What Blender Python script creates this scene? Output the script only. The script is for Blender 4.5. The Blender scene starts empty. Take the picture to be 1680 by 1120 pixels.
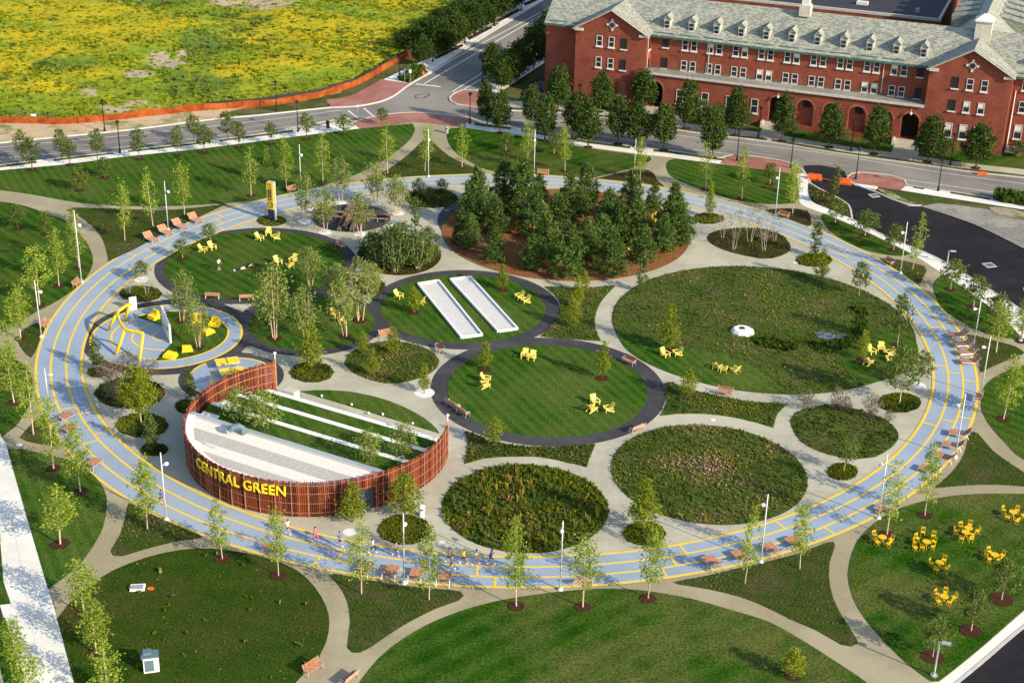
import bpy, math, random
import numpy as np
from mathutils import Vector, Matrix, noise
from mathutils.geometry import tessellate_polygon
random.seed(7)
PI = math.pi
SC = bpy.context.scene
COL = SC.collection
# ---------------------------------------------------------------- camera model (pixels of the 1680 x 1120 photograph -> ground)
FPX, PITCH, ROLL, CAMH = 2513.5, math.radians(25.64), math.radians(1.31), 80.0
_f = Vector((0, math.cos(PITCH), -math.sin(PITCH))); _r = Vector((1, 0, 0)); _u = _r.cross(_f)
CR = math.cos(ROLL)*_r + math.sin(ROLL)*_u
CU = -math.sin(ROLL)*_r + math.cos(ROLL)*_u
CF = _f
CAM = Vector((0, 0, CAMH))
def G(x, y, z=0.0):
    d = CR*((x-840)/FPX) + CU*((560-y)/FPX) + CF
    return CAM + d*((z-CAMH)/d.z)
def PX(p):
    v = Vector(p) - CAM; w = v.dot(CF)
    return 840 + FPX*v.dot(CR)/w, 560 - FPX*v.dot(CU)/w
def H(b, ty):                                   # height of a vertical thing standing at ground point b whose top shows at pixel row ty
    lo, hi = 0.0, 40.0
    for _ in range(40):
        m = (lo+hi)/2
        if PX((b.x, b.y, b.z+m))[1] > ty: lo = m
        else: hi = m
    return lo
def MPP(b):                                     # metres per pixel at a point
    return (Vector(b)-CAM).dot(CF)/FPX
# ---------------------------------------------------------------- materials
MATS = {}
def _new(name):
    m = bpy.data.materials.new(name); m.use_nodes = True
    nt = m.node_tree; nt.nodes.clear()
    out = nt.nodes.new('ShaderNodeOutputMaterial')
    MATS[name] = m
    return m, nt, out
def N(nt, t, **kw):
    n = nt.nodes.new(t)
    for k, v in kw.items(): setattr(n, k, v)
    return n
def mixc(nt, a, b, fac, mode='MIX'):
    n = nt.nodes.new('ShaderNodeMix'); n.data_type = 'RGBA'; n.blend_type = mode; n.clamp_factor = True
    for sock, val in ((n.inputs[0], fac), (n.inputs[6], a), (n.inputs[7], b)):
        if hasattr(val, 'is_linked') or hasattr(val, 'links'): nt.links.new(val, sock)
        elif isinstance(val, (int, float)): sock.default_value = val
        else: sock.default_value = (*val, 1)
    return n.outputs[2]
def noisen(nt, vec, scale, detail=4, rough=.6):
    n = N(nt, 'ShaderNodeTexNoise'); n.inputs['Scale'].default_value = scale
    n.inputs['Detail'].default_value = detail; n.inputs['Roughness'].default_value = rough
    nt.links.new(vec, n.inputs['Vector']); return n.outputs['Fac']
def ramp(nt, fac, a, b):
    n = N(nt, 'ShaderNodeMapRange'); n.clamp = True
    n.inputs[1].default_value = a; n.inputs[2].default_value = b
    nt.links.new(fac, n.inputs[0]); return n.outputs[0]
def mat(name, c1, c2=None, scale=1.0, rough=.75, c3=None, scale3=.08, r3=(.45, .6), grain=0.0, gscale=8, bump=0.0, bscale=6, stripes=None, metal=0, spec=.3, lo=.38, hi=.62, coat=0):
    """two-colour noise; c3 = wide patches; grain = fine light/dark speckle; stripes = (angle, width, amount)"""
    m, nt, out = _new(name)
    b = N(nt, 'ShaderNodeBsdfPrincipled'); b.inputs['Roughness'].default_value = rough
    b.inputs['Metallic'].default_value = metal; b.inputs['Specular IOR Level'].default_value = spec
    if coat: b.inputs['Coat Weight'].default_value = coat
    nt.links.new(b.outputs[0], out.inputs[0])
    if c2 is None and not grain:
        b.inputs['Base Color'].default_value = (*c1, 1); return m
    tc = N(nt, 'ShaderNodeTexCoord'); vec = tc.outputs['Object']
    col = mixc(nt, c1, c2 or c1, ramp(nt, noisen(nt, vec, scale, 5), lo, hi))
    if c3: col = mixc(nt, col, c3, ramp(nt, noisen(nt, vec, scale3, 4, .65), *r3))
    if stripes:
        ang, wid, amt = stripes
        mp = N(nt, 'ShaderNodeMapping'); mp.inputs['Rotation'].default_value[2] = ang
        nt.links.new(vec, mp.inputs[0])
        w = N(nt, 'ShaderNodeTexWave'); w.inputs['Scale'].default_value = .314/wid
        w.inputs['Distortion'].default_value = 2.5; w.inputs['Detail'].default_value = 2; w.inputs['Detail Scale'].default_value = .3
        nt.links.new(mp.outputs[0], w.inputs[0])
        s = N(nt, 'ShaderNodeMath', operation='MULTIPLY'); s.inputs[1].default_value = amt
        nt.links.new(ramp(nt, w.outputs['Fac'], .25, .75), s.inputs[0])
        col = mixc(nt, col, (.10, .15, .03), s.outputs[0])
    if grain:
        g = ramp(nt, noisen(nt, vec, gscale, 2, .7), .25, .75)
        col = mixc(nt, col, mixc(nt, (1-grain,)*3, (1+grain,)*3, g), 1.0, 'MULTIPLY')
    nt.links.new(col, b.inputs['Base Color'])
    if bump:
        bp = N(nt, 'ShaderNodeBump'); bp.inputs['Strength'].default_value = bump; bp.inputs['Distance'].default_value = .12
        nt.links.new(noisen(nt, vec, bscale, 3, .7), bp.inputs['Height']); nt.links.new(bp.outputs[0], b.inputs['Normal'])
    return m
def leafmat(name, c1, c2, trans=.3, dark=.55):
    m, nt, out = _new(name)
    g = N(nt, 'ShaderNodeNewGeometry'); oi = N(nt, 'ShaderNodeObjectInfo')
    col = mixc(nt, c1, c2, g.outputs['Random Per Island'])
    col = mixc(nt, col, mixc(nt, (dark,)*3, (1.25, 1.2, 1.1), oi.outputs['Random']), .6, 'MULTIPLY')
    d = N(nt, 'ShaderNodeBsdfDiffuse'); t = N(nt, 'ShaderNodeBsdfTranslucent'); s = N(nt, 'ShaderNodeMixShader')
    s.inputs[0].default_value = trans
    nt.links.new(col, d.inputs[0]); nt.links.new(col, t.inputs[0])
    nt.links.new(d.outputs[0], s.inputs[1]); nt.links.new(t.outputs[0], s.inputs[2]); nt.links.new(s.outputs[0], out.inputs[0])
    return m
def brickmat(name, c1, c2, mortar, sc=1.0, rough=.85, axis='xz', squash=None):
    m, nt, out = _new(name)
    b = N(nt, 'ShaderNodeBsdfPrincipled'); b.inputs['Roughness'].default_value = rough; b.inputs['Specular IOR Level'].default_value = .2
    nt.links.new(b.outputs[0], out.inputs[0])
    tc = N(nt, 'ShaderNodeTexCoord'); sep = N(nt, 'ShaderNodeSeparateXYZ'); cmb = N(nt, 'ShaderNodeCombineXYZ')
    nt.links.new(tc.outputs['Object'], sep.inputs[0])
    if axis == 'xz':
        ad = N(nt, 'ShaderNodeMath', operation='ADD'); nt.links.new(sep.outputs[0], ad.inputs[0]); nt.links.new(sep.outputs[1], ad.inputs[1])
        nt.links.new(ad.outputs[0], cmb.inputs[0]); nt.links.new(sep.outputs[2], cmb.inputs[1])
    else:
        nt.links.new(sep.outputs[0], cmb.inputs[0]); nt.links.new(sep.outputs[1], cmb.inputs[1])
    t = N(nt, 'ShaderNodeTexBrick'); t.inputs['Scale'].default_value = sc
    t.inputs['Color1'].default_value = (*c1, 1); t.inputs['Color2'].default_value = (*c2, 1); t.inputs['Mortar'].default_value = (*mortar, 1)
    t.inputs['Mortar Size'].default_value = .012; t.inputs['Brick Width'].default_value = .46; t.inputs['Row Height'].default_value = .16
    nt.links.new(cmb.outputs[0], t.inputs['Vector'])
    nz = ramp(nt, noisen(nt, tc.outputs['Object'], .35, 6, .7), .3, .7)
    col = mixc(nt, t.outputs[0], mixc(nt, (.66, .64, .64), (1.16, 1.14, 1.1), nz), 1.0, 'MULTIPLY')
    nt.links.new(col, b.inputs['Base Color'])
    return m
# ground
mat('concrete', (.315, .275, .175), (.275, .240, .155), 3, c3=(.36, .315, .21), scale3=.12, grain=.14, gscale=9, rough=.9, spec=.1)
mat('concrete_grey', (.405, .385, .295), (.355, .338, .258), 1.2, c3=(.45, .43, .335), scale3=.13, grain=.16, gscale=9, rough=.9, spec=.1)
mat('white_walk', (.69, .675, .615), (.63, .615, .56), 1.2, c3=(.73, .715, .66), scale3=.2, grain=.06, gscale=6, rough=.85, spec=.1)
mat('kerb', (.55, .53, .47), (.45, .43, .39), 1.5, grain=.08)
mat('asphalt_path', (.040, .040, .047), (.052, .051, .058), 2, c3=(.068, .066, .068), scale3=.15, grain=.25, gscale=10, rough=.9, spec=.12)
mat('asphalt_new', (.013, .0125, .015), (.018, .017, .02), .6, c3=(.023, .022, .025), scale3=.1, grain=.25, gscale=7, rough=.9, spec=.12)
mat('road', (.20, .185, .165), (.155, .145, .13), .25, c3=(.26, .24, .21), scale3=.035, r3=(.42, .62), grain=.2, gscale=7, rough=.9, spec=.1)
mat('brick_pave', (.31, .125, .09), (.25, .10, .075), 2.2, c3=(.36, .16, .12), scale3=.2, grain=.2, gscale=6)
mat('track_blue', (.285, .352, .44), (.25, .315, .40), .35, c3=(.315, .38, .465), scale3=.09, r3=(.4, .65), grain=.08, gscale=9, rough=.8, spec=.15)
mat('track_yellow', (.74, .54, .085), (.68, .48, .07), 2, grain=.08, rough=.7, spec=.15)
mat('paint_white', (.72, .71, .68), (.58, .57, .54), 1.5, grain=.1)
mat('paint_pale', (.42, .36, .24), (.30, .27, .22), .8, grain=.15)
mat('lawn', (.019, .066, .006), (.034, .090, .009), .5, c3=(.070, .105, .020), scale3=.09, r3=(.42, .64), grain=.6, gscale=5, bump=.5, bscale=5, stripes=(-.49, 1.25, .30))
mat('lawn_b', (.017, .060, .006), (.031, .083, .008), .5, c3=(.062, .092, .016), scale3=.1, r3=(.43, .66), grain=.6, gscale=5, bump=.5, bscale=5, stripes=(-.75, 1.5, .28))
mat('lawn_c', (.013, .056, .004), (.030, .080, .006), .28, c3=(.088, .098, .026), scale3=.08, r3=(.42, .62), grain=.65, gscale=4, bump=.5, bscale=4, stripes=(.9, 2.4, .20))
mat('turf_rough', (.024, .054, .006), (.038, .064, .009), .5, c3=(.055, .060, .015), scale3=.14, r3=(.45, .7), grain=.5, gscale=4.5, bump=.5, bscale=3.5)
mat('meadow', (.048, .080, .015), (.075, .100, .022), .6, c3=(.105, .098, .040), scale3=.22, r3=(.48, .68), grain=.6, gscale=4, bump=.5, bscale=3)
mat('sedge_bed', (.036, .062, .011), (.052, .070, .016), .8, c3=(.078, .070, .032), scale3=.2, r3=(.48, .68), grain=.5, gscale=5, bump=.5, bscale=4)
mat('mulch', (.075, .036, .024), (.055, .026, .018), 4, grain=.4, gscale=8, bump=.6, bscale=8)
mat('mulch_dark', (.055, .036, .020), (.040, .030, .016), 3, c3=(.055, .062, .015), scale3=.5, grain=.5, gscale=7, bump=.6, bscale=6)
mat('pine_straw', (.26, .10, .038), (.18, .070, .028), 1.2, c3=(.20, .115, .05), scale3=.3, grain=.5, gscale=5, bump=.6, bscale=5)
mat('gravel', (.27, .255, .225), (.17, .165, .15), 3.5, c3=(.30, .28, .24), scale3=.2, grain=.5, gscale=6, bump=.7, bscale=4)
mat('soil', (.52, .40, .26), (.44, .33, .21), .5, c3=(.17, .19, .05), scale3=.18, r3=(.52, .64), grain=.3, gscale=4)
mat('soil_pale', (.36, .31, .22), (.26, .235, .15), .8, c3=(.12, .15, .04), scale3=.3, r3=(.48, .6), grain=.35, gscale=4, spec=0)
mat('verge', (.060, .085, .020), (.045, .075, .015), .6, c3=(.15, .12, .06), scale3=.2, r3=(.5, .65), grain=.5, gscale=5, bump=.5)
mat('earth', (.085, .09, .03), (.11, .11, .045), .1, grain=.3, gscale=1.5)
mat('rubber_dark', (.035, .036, .046), (.045, .046, .055), 1, grain=.2, gscale=8)
mat('pebble_blue', (.20, .24, .32), (.07, .09, .13), 6, grain=.4, gscale=6, bump=.8, bscale=6)
mat('court_white', (.60, .59, .57), (.52, .51, .49), 3, grain=.12, gscale=7)
mat('disc_white', (.74, .73, .70), (.64, .63, .60), 3, grain=.12, gscale=6)
# objects
mat('yellow_paint', (.85, .60, .015), (.80, .53, .012), 3, rough=.45)
mat('chair_yellow', (.84, .68, .17), (.78, .60, .12), 4, rough=.6, spec=.2)
mat('cafe_yellow', (.78, .48, .015), (.68, .40, .010), 3, rough=.5, spec=.2)
mat('court_board', (.78, .78, .76), (.70, .70, .68), 2, rough=.6)
mat('timber', (.36, .13, .055), (.24, .085, .04), 2.5, c3=(.42, .19, .10), scale3=1.2, grain=.2, gscale=5, rough=.65)
mat('rail_wood', (.38, .20, .14), (.28, .14, .09), 3, grain=.2, rough=.75, spec=.15)
mat('timber_pale', (.50, .25, .15), (.38, .175, .10), 3, grain=.2, gscale=5, rough=.75, spec=.15)
mat('timber_dark', (.14, .065, .045), (.10, .045, .035), 3, grain=.2, rough=.65)
mat('slat_red', (.24, .058, .022), (.19, .045, .018), 2.0, grain=.2, gscale=6, rough=.7, spec=.15)
mat('slat_dark', (.105, .030, .015), (.08, .024, .013), 2.0, grain=.2, gscale=6, rough=.7, spec=.15)
mat('slat_light', (.36, .105, .045), (.29, .08, .034), 2.0, grain=.2, gscale=6, rough=.7, spec=.15)
mat('deck_grey', (.29, .175, .135), (.22, .125, .095), 2.5, grain=.25, gscale=6, rough=.8, spec=.1)
mat('silver', (.62, .62, .62), rough=.35, metal=.6)
mat('pole_white', (.56, .58, .58), rough=.5, metal=.1)
mat('black_metal', (.012, .012, .014), rough=.5)
mat('white_metal', (.80, .80, .80), rough=.45)
mat('grey_metal', (.32, .34, .36), (.26, .28, .30), 2, rough=.5)
mat('sign_grey', (.36, .39, .42), rough=.5)
mat('lid_blue', (.10, .16, .19), rough=.6)
mat('sign_navy', (.02, .035, .07), rough=.5)
mat('letter_yellow', (.86, .62, .02), rough=.5)
mat('sign_red', (.5, .06, .02), rough=.5)
mat('roof_white', (.74, .71, .63), (.66, .63, .56), 4, grain=.12, gscale=7)
mat('roof_grey', (.50, .47, .41), (.38, .36, .32), 6, grain=.25, gscale=8)
mat('terrace_white', (.84, .83, .77), (.78, .77, .71), 2, grain=.05)
mat('door_navy', (.035, .045, .06), rough=.5)
mat('orange_plastic', (.72, .14, .02), (.62, .11, .02), 2, rough=.6)
mat('orange_mesh', (.27, .055, .012), (.17, .035, .009), 1.5, c3=(.34, .09, .022), scale3=.3, grain=.35, gscale=3, rough=.85, spec=.1)
mat('silt_black', (.03, .03, .03), rough=.9)
mat('limestone', (.55, .52, .45), (.45, .43, .37), 2, grain=.12)
mat('white_trim', (.66, .65, .61), rough=.7)
mat('copper_green', (.07, .17, .13), (.04, .09, .08), 1.2, grain=.2, rough=.6)
mat('window_glass', (.030, .036, .045), (.018, .022, .028), .5, rough=.12, spec=.7)
mat('window_dark', (.022, .022, .022), rough=.6)
mat('blind', (.70, .68, .62), rough=.8)
mat('roof_flat', (.030, .030, .036), (.04, .04, .045), .3, grain=.15)
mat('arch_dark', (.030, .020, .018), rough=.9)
mat('step_stone', (.48, .44, .36), (.40, .37, .30), 2, grain=.12)
brickmat('brick', (.285, .070, .038), (.215, .049, .028), (.26, .115, .085))
brickmat('brick_fill', (.40, .115, .06), (.34, .095, .05), (.36, .15, .10))
mat('bark', (.10, .075, .055), (.07, .05, .04), 4, grain=.3, gscale=12, rough=.9)
mat('bark_pale', (.50, .40, .29), (.40, .31, .22), 4, grain=.2, gscale=10, rough=.85)
mat('bark_birch', (.58, .40, .30), (.44, .27, .19), 5, grain=.25, gscale=10, rough=.8)
mat('bark_white', (.62, .56, .52), (.48, .40, .36), 5, grain=.2, rough=.8)
leafmat('leaf_tulip', (.17, .27, .025), (.41, .48, .085), .48, .85)
leafmat('leaf_feather', (.16, .215, .018), (.27, .31, .04), .38, .8)
leafmat('leaf_gold', (.16, .225, .014), (.26, .31, .03), .38)
leafmat('leaf_birch', (.14, .20, .038), (.29, .34, .10), .38, .8)
leafmat('leaf_pear', (.030, .062, .012), (.090, .135, .034), .22, .75)
leafmat('leaf_street', (.085, .125, .024), (.17, .21, .05), .34, .75)
leafmat('leaf_pine', (.034, .080, .018), (.125, .18, .045), .22, .85)
leafmat('leaf_column', (.075, .115, .030), (.13, .17, .05), .3)
leafmat('leaf_oak', (.075, .12, .022), (.185, .235, .065), .34, .8)
leafmat('leaf_bush', (.060, .11, .025), (.14, .19, .055), .3, .8)
leafmat('leaf_smoke', (.14, .11, .09), (.20, .17, .12), .25)
leafmat('leaf_bare', (.35, .24, .20), (.42, .32, .28), .25)
leafmat('leaf_far', (.030, .062, .012), (.075, .115, .025), .22)
leafmat('leaf_yellow', (.50, .43, .02), (.58, .48, .03), .4)
leafmat('leaf_field', (.17, .25, .014), (.28, .34, .024), .4)
leafmat('leaf_field_dark', (.12, .19, .03), (.18, .25, .045), .4)
leafmat('blade_tan', (.24, .20, .08), (.34, .29, .13), .3)
leafmat('blade_green', (.065, .125, .016), (.12, .185, .03), .4)
leafmat('blade_olive', (.10, .13, .020), (.165, .19, .038), .4)
leafmat('blade_dark', (.036, .074, .013), (.062, .105, .024), .35)
leafmat('blade_lime', (.13, .18, .010), (.22, .26, .02), .4)
leafmat('blade_rust', (.22, .11, .04), (.32, .18, .08), .3)
leafmat('blade_gold', (.26, .21, .03), (.36, .29, .05), .35)
leafmat('blade_pink', (.40, .26, .21), (.5, .35, .29), .3)
for k in ('lawn', 'lawn_b', 'lawn_c', 'turf_rough', 'meadow', 'sedge_bed', 'mulch', 'mulch_dark', 'pine_straw', 'verge', 'earth', 'soil', 'gravel'):
    n_ = next(n for n in MATS[k].node_tree.nodes if n.type == 'BSDF_PRINCIPLED'); n_.inputs['Specular IOR Level'].default_value = 0; n_.inputs['Roughness'].default_value = 1
# ---------------------------------------------------------------- mesh helpers
class MB:
    def __init__(s): s.v = []; s.f = []; s.mi = []; s.m = 0
    def add(s, vs, fs):
        o = len(s.v); s.v += [tuple(p) for p in vs]
        for f in fs: s.f.append([i+o for i in f]); s.mi.append(s.m)
        return s
    def box(s, c, d, rz=0, M=None, taper=1.0):
        hx, hy, hz = d[0]/2, d[1]/2, d[2]/2; vs = []
        for z, k in ((-hz, 1), (hz, taper)):
            for x, y in ((-hx, -hy), (hx, -hy), (hx, hy), (-hx, hy)): vs.append(Vector((x*k, y*k, z)))
        T = M if M is not None else Matrix.Translation(c) @ Matrix.Rotation(rz, 4, 'Z')
        return s.add([T @ p for p in vs], [(3, 2, 1, 0), (4, 5, 6, 7), (0, 1, 5, 4), (1, 2, 6, 5), (2, 3, 7, 6), (3, 0, 4, 7)])
    def bar(s, a, b, w, t, up=(0, 0, 1)):            # rectangular bar from a to b: w across, t along up
        a, b = Vector(a), Vector(b); d = (b-a); L = d.length; d.normalize()
        x = d.cross(Vector(up));
        if x.length < 1e-5: x = Vector((1, 0, 0))
        x.normalize(); z = x.cross(d)
        M = Matrix(((x.x, d.x, z.x, 0), (x.y, d.y, z.y, 0), (x.z, d.z, z.z, 0), (0, 0, 0, 1)))
        return s.box(None, (w, L, t), M=Matrix.Translation((a+b)/2) @ M)
    def tube(s, pts, r, n=6, caps=True):
        pts = [Vector(p) for p in pts]; rs = r if isinstance(r, (list, tuple)) else [r]*len(pts)
        vs = []; fs = []; px = None
        for i, p in enumerate(pts):
            d = (pts[min(i+1, len(pts)-1)] - pts[max(i-1, 0)])
            if d.length < 1e-9: d = Vector((0, 0, 1))
            d.normalize()
            x = px - d*px.dot(d) if px is not None else d.orthogonal()
            if x.length < 1e-5: x = d.orthogonal()
            x.normalize(); y = d.cross(x); px = x
            for k in range(n):
                a = 2*PI*k/n; vs.append(p + (x*math.cos(a)+y*math.sin(a))*rs[i])
        for i in range(len(pts)-1):
            for k in range(n):
                k2 = (k+1) % n; fs.append((i*n+k, i*n+k2, (i+1)*n+k2, (i+1)*n+k))
        if caps:
            fs.append(tuple(range(n-1, -1, -1))); o = (len(pts)-1)*n; fs.append(tuple(range(o, o+n)))
        return s.add(vs, fs)
    def disc(s, c, r, h=0.0, n=24, ry=None, z0=None):   # upright cylinder / disc
        ry = ry or r; c = Vector(c)
        top = [c + Vector((r*math.cos(2*PI*k/n), ry*math.sin(2*PI*k/n), h)) for k in range(n)]
        if not h: return s.add(top, [tuple(range(n))])
        bot = [p - Vector((0, 0, h)) for p in top]
        return s.add(bot+top, [tuple(range(2*n-1, n-1, -1))[::-1], tuple(range(n-1, -1, -1))] + [(k, (k+1) % n, n+(k+1) % n, n+k) for k in range(n)])
    def prism(s, poly, z0, z1, caps=True):            # poly: list of (x, y) counter-clockwise
        n = len(poly)
        vs = [(p[0], p[1], z0) for p in poly] + [(p[0], p[1], z1) for p in poly]
        fs = [(k, (k+1) % n, n+(k+1) % n, n+k) for k in range(n)]
        if caps:
            for t in tessellate_polygon([[Vector((p[0], p[1], 0)) for p in poly]]):
                fs.append(tuple(n+i for i in t)); fs.append(tuple(reversed(t)))
        return s.add(vs, fs)
    def build(s, name, mats, parent=None, smooth=False, loc=None):
        me = bpy.data.meshes.new(name); me.from_pydata(s.v, [], s.f); me.update()
        for m in ([mats] if isinstance(mats, str) else mats): me.materials.append(MATS[m])
        if len(me.materials) > 1: me.polygons.foreach_set('material_index', s.mi)
        if smooth: me.polygons.foreach_set('use_smooth', [True]*len(me.polygons))
        o = bpy.data.objects.new(name, me); COL.objects.link(o)
        if parent is not None: o.parent = parent
        if loc is not None: o.location = loc
        return o
def tag(o, label=None, cat=None, group=None, kind=None):
    if label: o['label'] = label
    if cat: o['category'] = cat
    if group: o['group'] = group
    if kind: o['kind'] = kind
    return o
def empty(name, loc=(0, 0, 0), rz=0.0):
    o = bpy.data.objects.new(name, None); o.location = loc; o.rotation_euler = (0, 0, rz); COL.objects.link(o); return o
def kids(o): return [c for c in bpy.data.objects if c.parent is o]
def proto_tree(o):
    return [(c, [(d, []) for d in kids(c)]) for c in kids(o)]
def dup(o, tree):
    r = o.copy(); COL.objects.link(r)
    for c, sub in tree:
        k = c.copy(); COL.objects.link(k); k.parent = r
        for d, _ in sub:
            e = d.copy(); COL.objects.link(e); e.parent = k
    return r
class Proto:                                         # first use places the built thing itself, later uses are copies of it and its parts
    def __init__(s, root): s.root = root; s.tree = proto_tree(root); s.used = False
    def put(s, loc, rz, label, group, scale=None):
        o = dup(s.root, s.tree) if s.used else s.root
        s.used = True
        o.location = loc; o.rotation_euler = (0, 0, rz)
        if scale: o.scale = scale
        o['label'] = label; o['group'] = group
        return o
def spline(pts, step=1.2, closed=True, z=0.0, world=False):
    """pixel points -> ground curve; a third element marks a corner"""
    n = len(pts); W = [Vector((p[0], p[1], z)) if world else G(p[0], p[1], z) for p in pts]
    corner = [len(p) > 2 for p in pts]; out = []
    for i in range(n if closed else n-1):
        p1, p2 = W[i], W[(i+1) % n]
        p0 = W[i-1] if (closed or i > 0) and not corner[i] else p1
        p3 = W[(i+2) % n] if (closed or i+2 < n) and not corner[(i+1) % n] else p2
        L = (p2-p1).length; k = max(1, min(40, int(L/step)))
        if corner[i] and corner[(i+1) % n]: k = 1
        m1 = (p2-p0)*.5; m2 = (p3-p1)*.5
        if m1.length > L: m1 *= L/m1.length
        if m2.length > L: m2 *= L/m2.length
        for j in range(k):
            t = j/k; a = t*t; b = a*t
            out.append((2*b-3*a+1)*p1 + (b-2*a+t)*m1 + (-2*b+3*a)*p2 + (b-a)*m2)
    if not closed: out.append(W[-1])
    return out
def sheet(name, poly, m, z, kind='structure', thick=0.0):
    """flat ground surface from world points; thick > 0 gives it a real edge going down"""
    vs = [(p[0], p[1], z) for p in poly]; mb = MB(); n = len(vs)
    fs = []
    for t in tessellate_polygon([[Vector(v) for v in vs]]):
        a, b, c = (Vector(vs[i]) for i in t)
        fs.append(tuple(t) if (b-a).cross(c-a).z > 0 else tuple(reversed(t)))
    mb.add(vs, fs)
    if thick:
        area = sum(vs[i][0]*vs[(i+1) % n][1]-vs[(i+1) % n][0]*vs[i][1] for i in range(n))
        lo = [(v[0], v[1], z-thick) for v in vs]
        q = [(i, i+n, (i+1) % n + n, (i+1) % n) if area > 0 else (i, (i+1) % n, (i+1) % n + n, i+n) for i in range(n)]
        mb.add(vs+lo, q)
    return tag(mb.build(name, m), kind=kind)
def flat(name, pts, m, z, step=1.2, thick=0.0): return sheet(name, spline(pts, step), m, z, thick=thick)
def circle(c, r, n=96): return [Vector((c[0]+r*math.cos(2*PI*k/n), c[1]+r*math.sin(2*PI*k/n), 0)) for k in range(n)]
def ribbon(mb, line, w, z, closed=False):             # flat strip along world points
    n = len(line); vs = []
    for i, p in enumerate(line):
        a = line[(i-1) % n] if closed else line[max(i-1, 0)]; b = line[(i+1) % n] if closed else line[min(i+1, n-1)]
        d = (b-a); d.z = 0; d.normalize(); q = Vector((-d.y, d.x, 0))*(w/2)
        vs += [(p.x-q.x, p.y-q.y, z), (p.x+q.x, p.y+q.y, z)]
    fs = [(2*i, (2*i+2) % (2*n), (2*i+3) % (2*n), 2*i+1) for i in range(n if closed else n-1)]
    return mb.add(vs, fs)
def kerbline(mb, line, w, z0, z1):
    n = len(line); vs = []
    for i, p in enumerate(line):
        d = line[min(i+1, n-1)]-line[max(i-1, 0)]; d.z = 0; d.normalize(); q = Vector((-d.y, d.x, 0))*(w/2)
        for s_, zz in ((-1, z0), (-1, z1), (1, z1), (1, z0)): vs.append((p.x+q.x*s_, p.y+q.y*s_, zz))
    fs = []
    for i in range(n-1):
        for k in range(3): fs.append((4*i+k, 4*i+k+1, 4*i+4+k+1, 4*i+4+k))
    fs += [(0, 3, 2, 1), (4*n-4, 4*n-3, 4*n-2, 4*n-1)]
    return mb.add(vs, fs)
def inside(p, poly):
    x, y = p[0], p[1]; c = False; n = len(poly); j = n-1
    for i in range(n):
        xi, yi = poly[i][0], poly[i][1]; xj, yj = poly[j][0], poly[j][1]
        if (yi > y) != (yj > y) and x < (xj-xi)*(y-yi)/(yj-yi)+xi: c = not c
        j = i
    return c
# ================================================================ THE GROUND
mb = MB(); mb.add([(-900, -50, -.30), (900, -50, -.30), (1200, 1500, -.30), (-1200, 1500, -.30)], [(0, 1, 2, 3)])
tag(mb.build('ground', 'earth'), kind='structure')
# park pavement: everything between the two streets, the car park and the left pavement
park = [(-160, 296, 1), (0, 271), (200, 248), (420, 221), (552, 196, 1), (577, 200), (640, 187), (682, 184.5), (720, 187), (770, 193), (790, 200), (840, 206.5), (960, 229), (1065, 243), (1100, 246.5), (1187, 259.5, 1), (1203, 254), (1243, 257.5), (1278, 262.5), (1300, 269), (1316, 279), (1326, 290), (1332, 330), (1362, 344), (1400, 360), (1460, 391), (1535, 422), (1635, 482), (1690, 518), (1760, 570, 1), (1900, 800, 1), (1720, 1000, 1), (1530, 1190, 1), (1400, 1300, 1), (100, 1300, 1), (-60, 1000, 1), (-160, 700, 1)]
flat('plaza', park, 'concrete', 0.0)
# ---- the two streets and the side road as one asphalt sheet
road_pts = [(-200, 262, 1), (0, 234), (100, 224), (225, 211), (350, 195), (420, 189), (542, 176), (580, 175), (620, 168), (645, 158), (672, 139), (707, 119), (770, 76), (840, 33), (903, -6), (1050, -100, 1), (1130, -100, 1), (894, 86), (809, 132), (781, 148), (759, 147.5), (745, 153), (737, 160), (740, 166), (750, 171), (769, 174), (800, 179), (840, 181), (915, 184), (990, 193), (1111, 213), (1186, 223), (1261, 232), (1372, 250.5), (1510, 269.5), (1585, 280.5), (1680, 291), (1800, 306, 1), (1800, 352, 1), (1680, 333), (1630, 325.5), (1560, 314), (1486, 303), (1460, 300), (1320, 300), (1187, 262), (1065, 247), (960, 232), (840, 210), (770, 197), (682, 190), (577, 203), (552, 200), (420, 224), (200, 251), (0, 274), (-200, 302, 1)]
flat('road', road_pts, 'road', -.13)
# fresh dark tarmac of the car park
flat('car_park', [(1318, 271, 1), (1345, 270), (1384, 279), (1389, 296), (1406, 304), (1440, 316), (1486, 335), (1512, 337), (1540, 348), (1600, 369), (1680, 408), (1800, 470, 1), (1850, 640, 1), (1760, 575), (1690, 522), (1635, 485), (1535, 425), (1460, 394), (1398, 362), (1392, 337), (1367, 321), (1342, 309), (1328, 296)], 'asphalt_new', -.11)
flat('car_park_corner', [(1545, 1140, 1), (1606, 1090), (1690, 1020, 1), (1800, 960, 1), (1800, 1250, 1), (1500, 1250, 1)], 'asphalt_new', .012)
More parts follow.
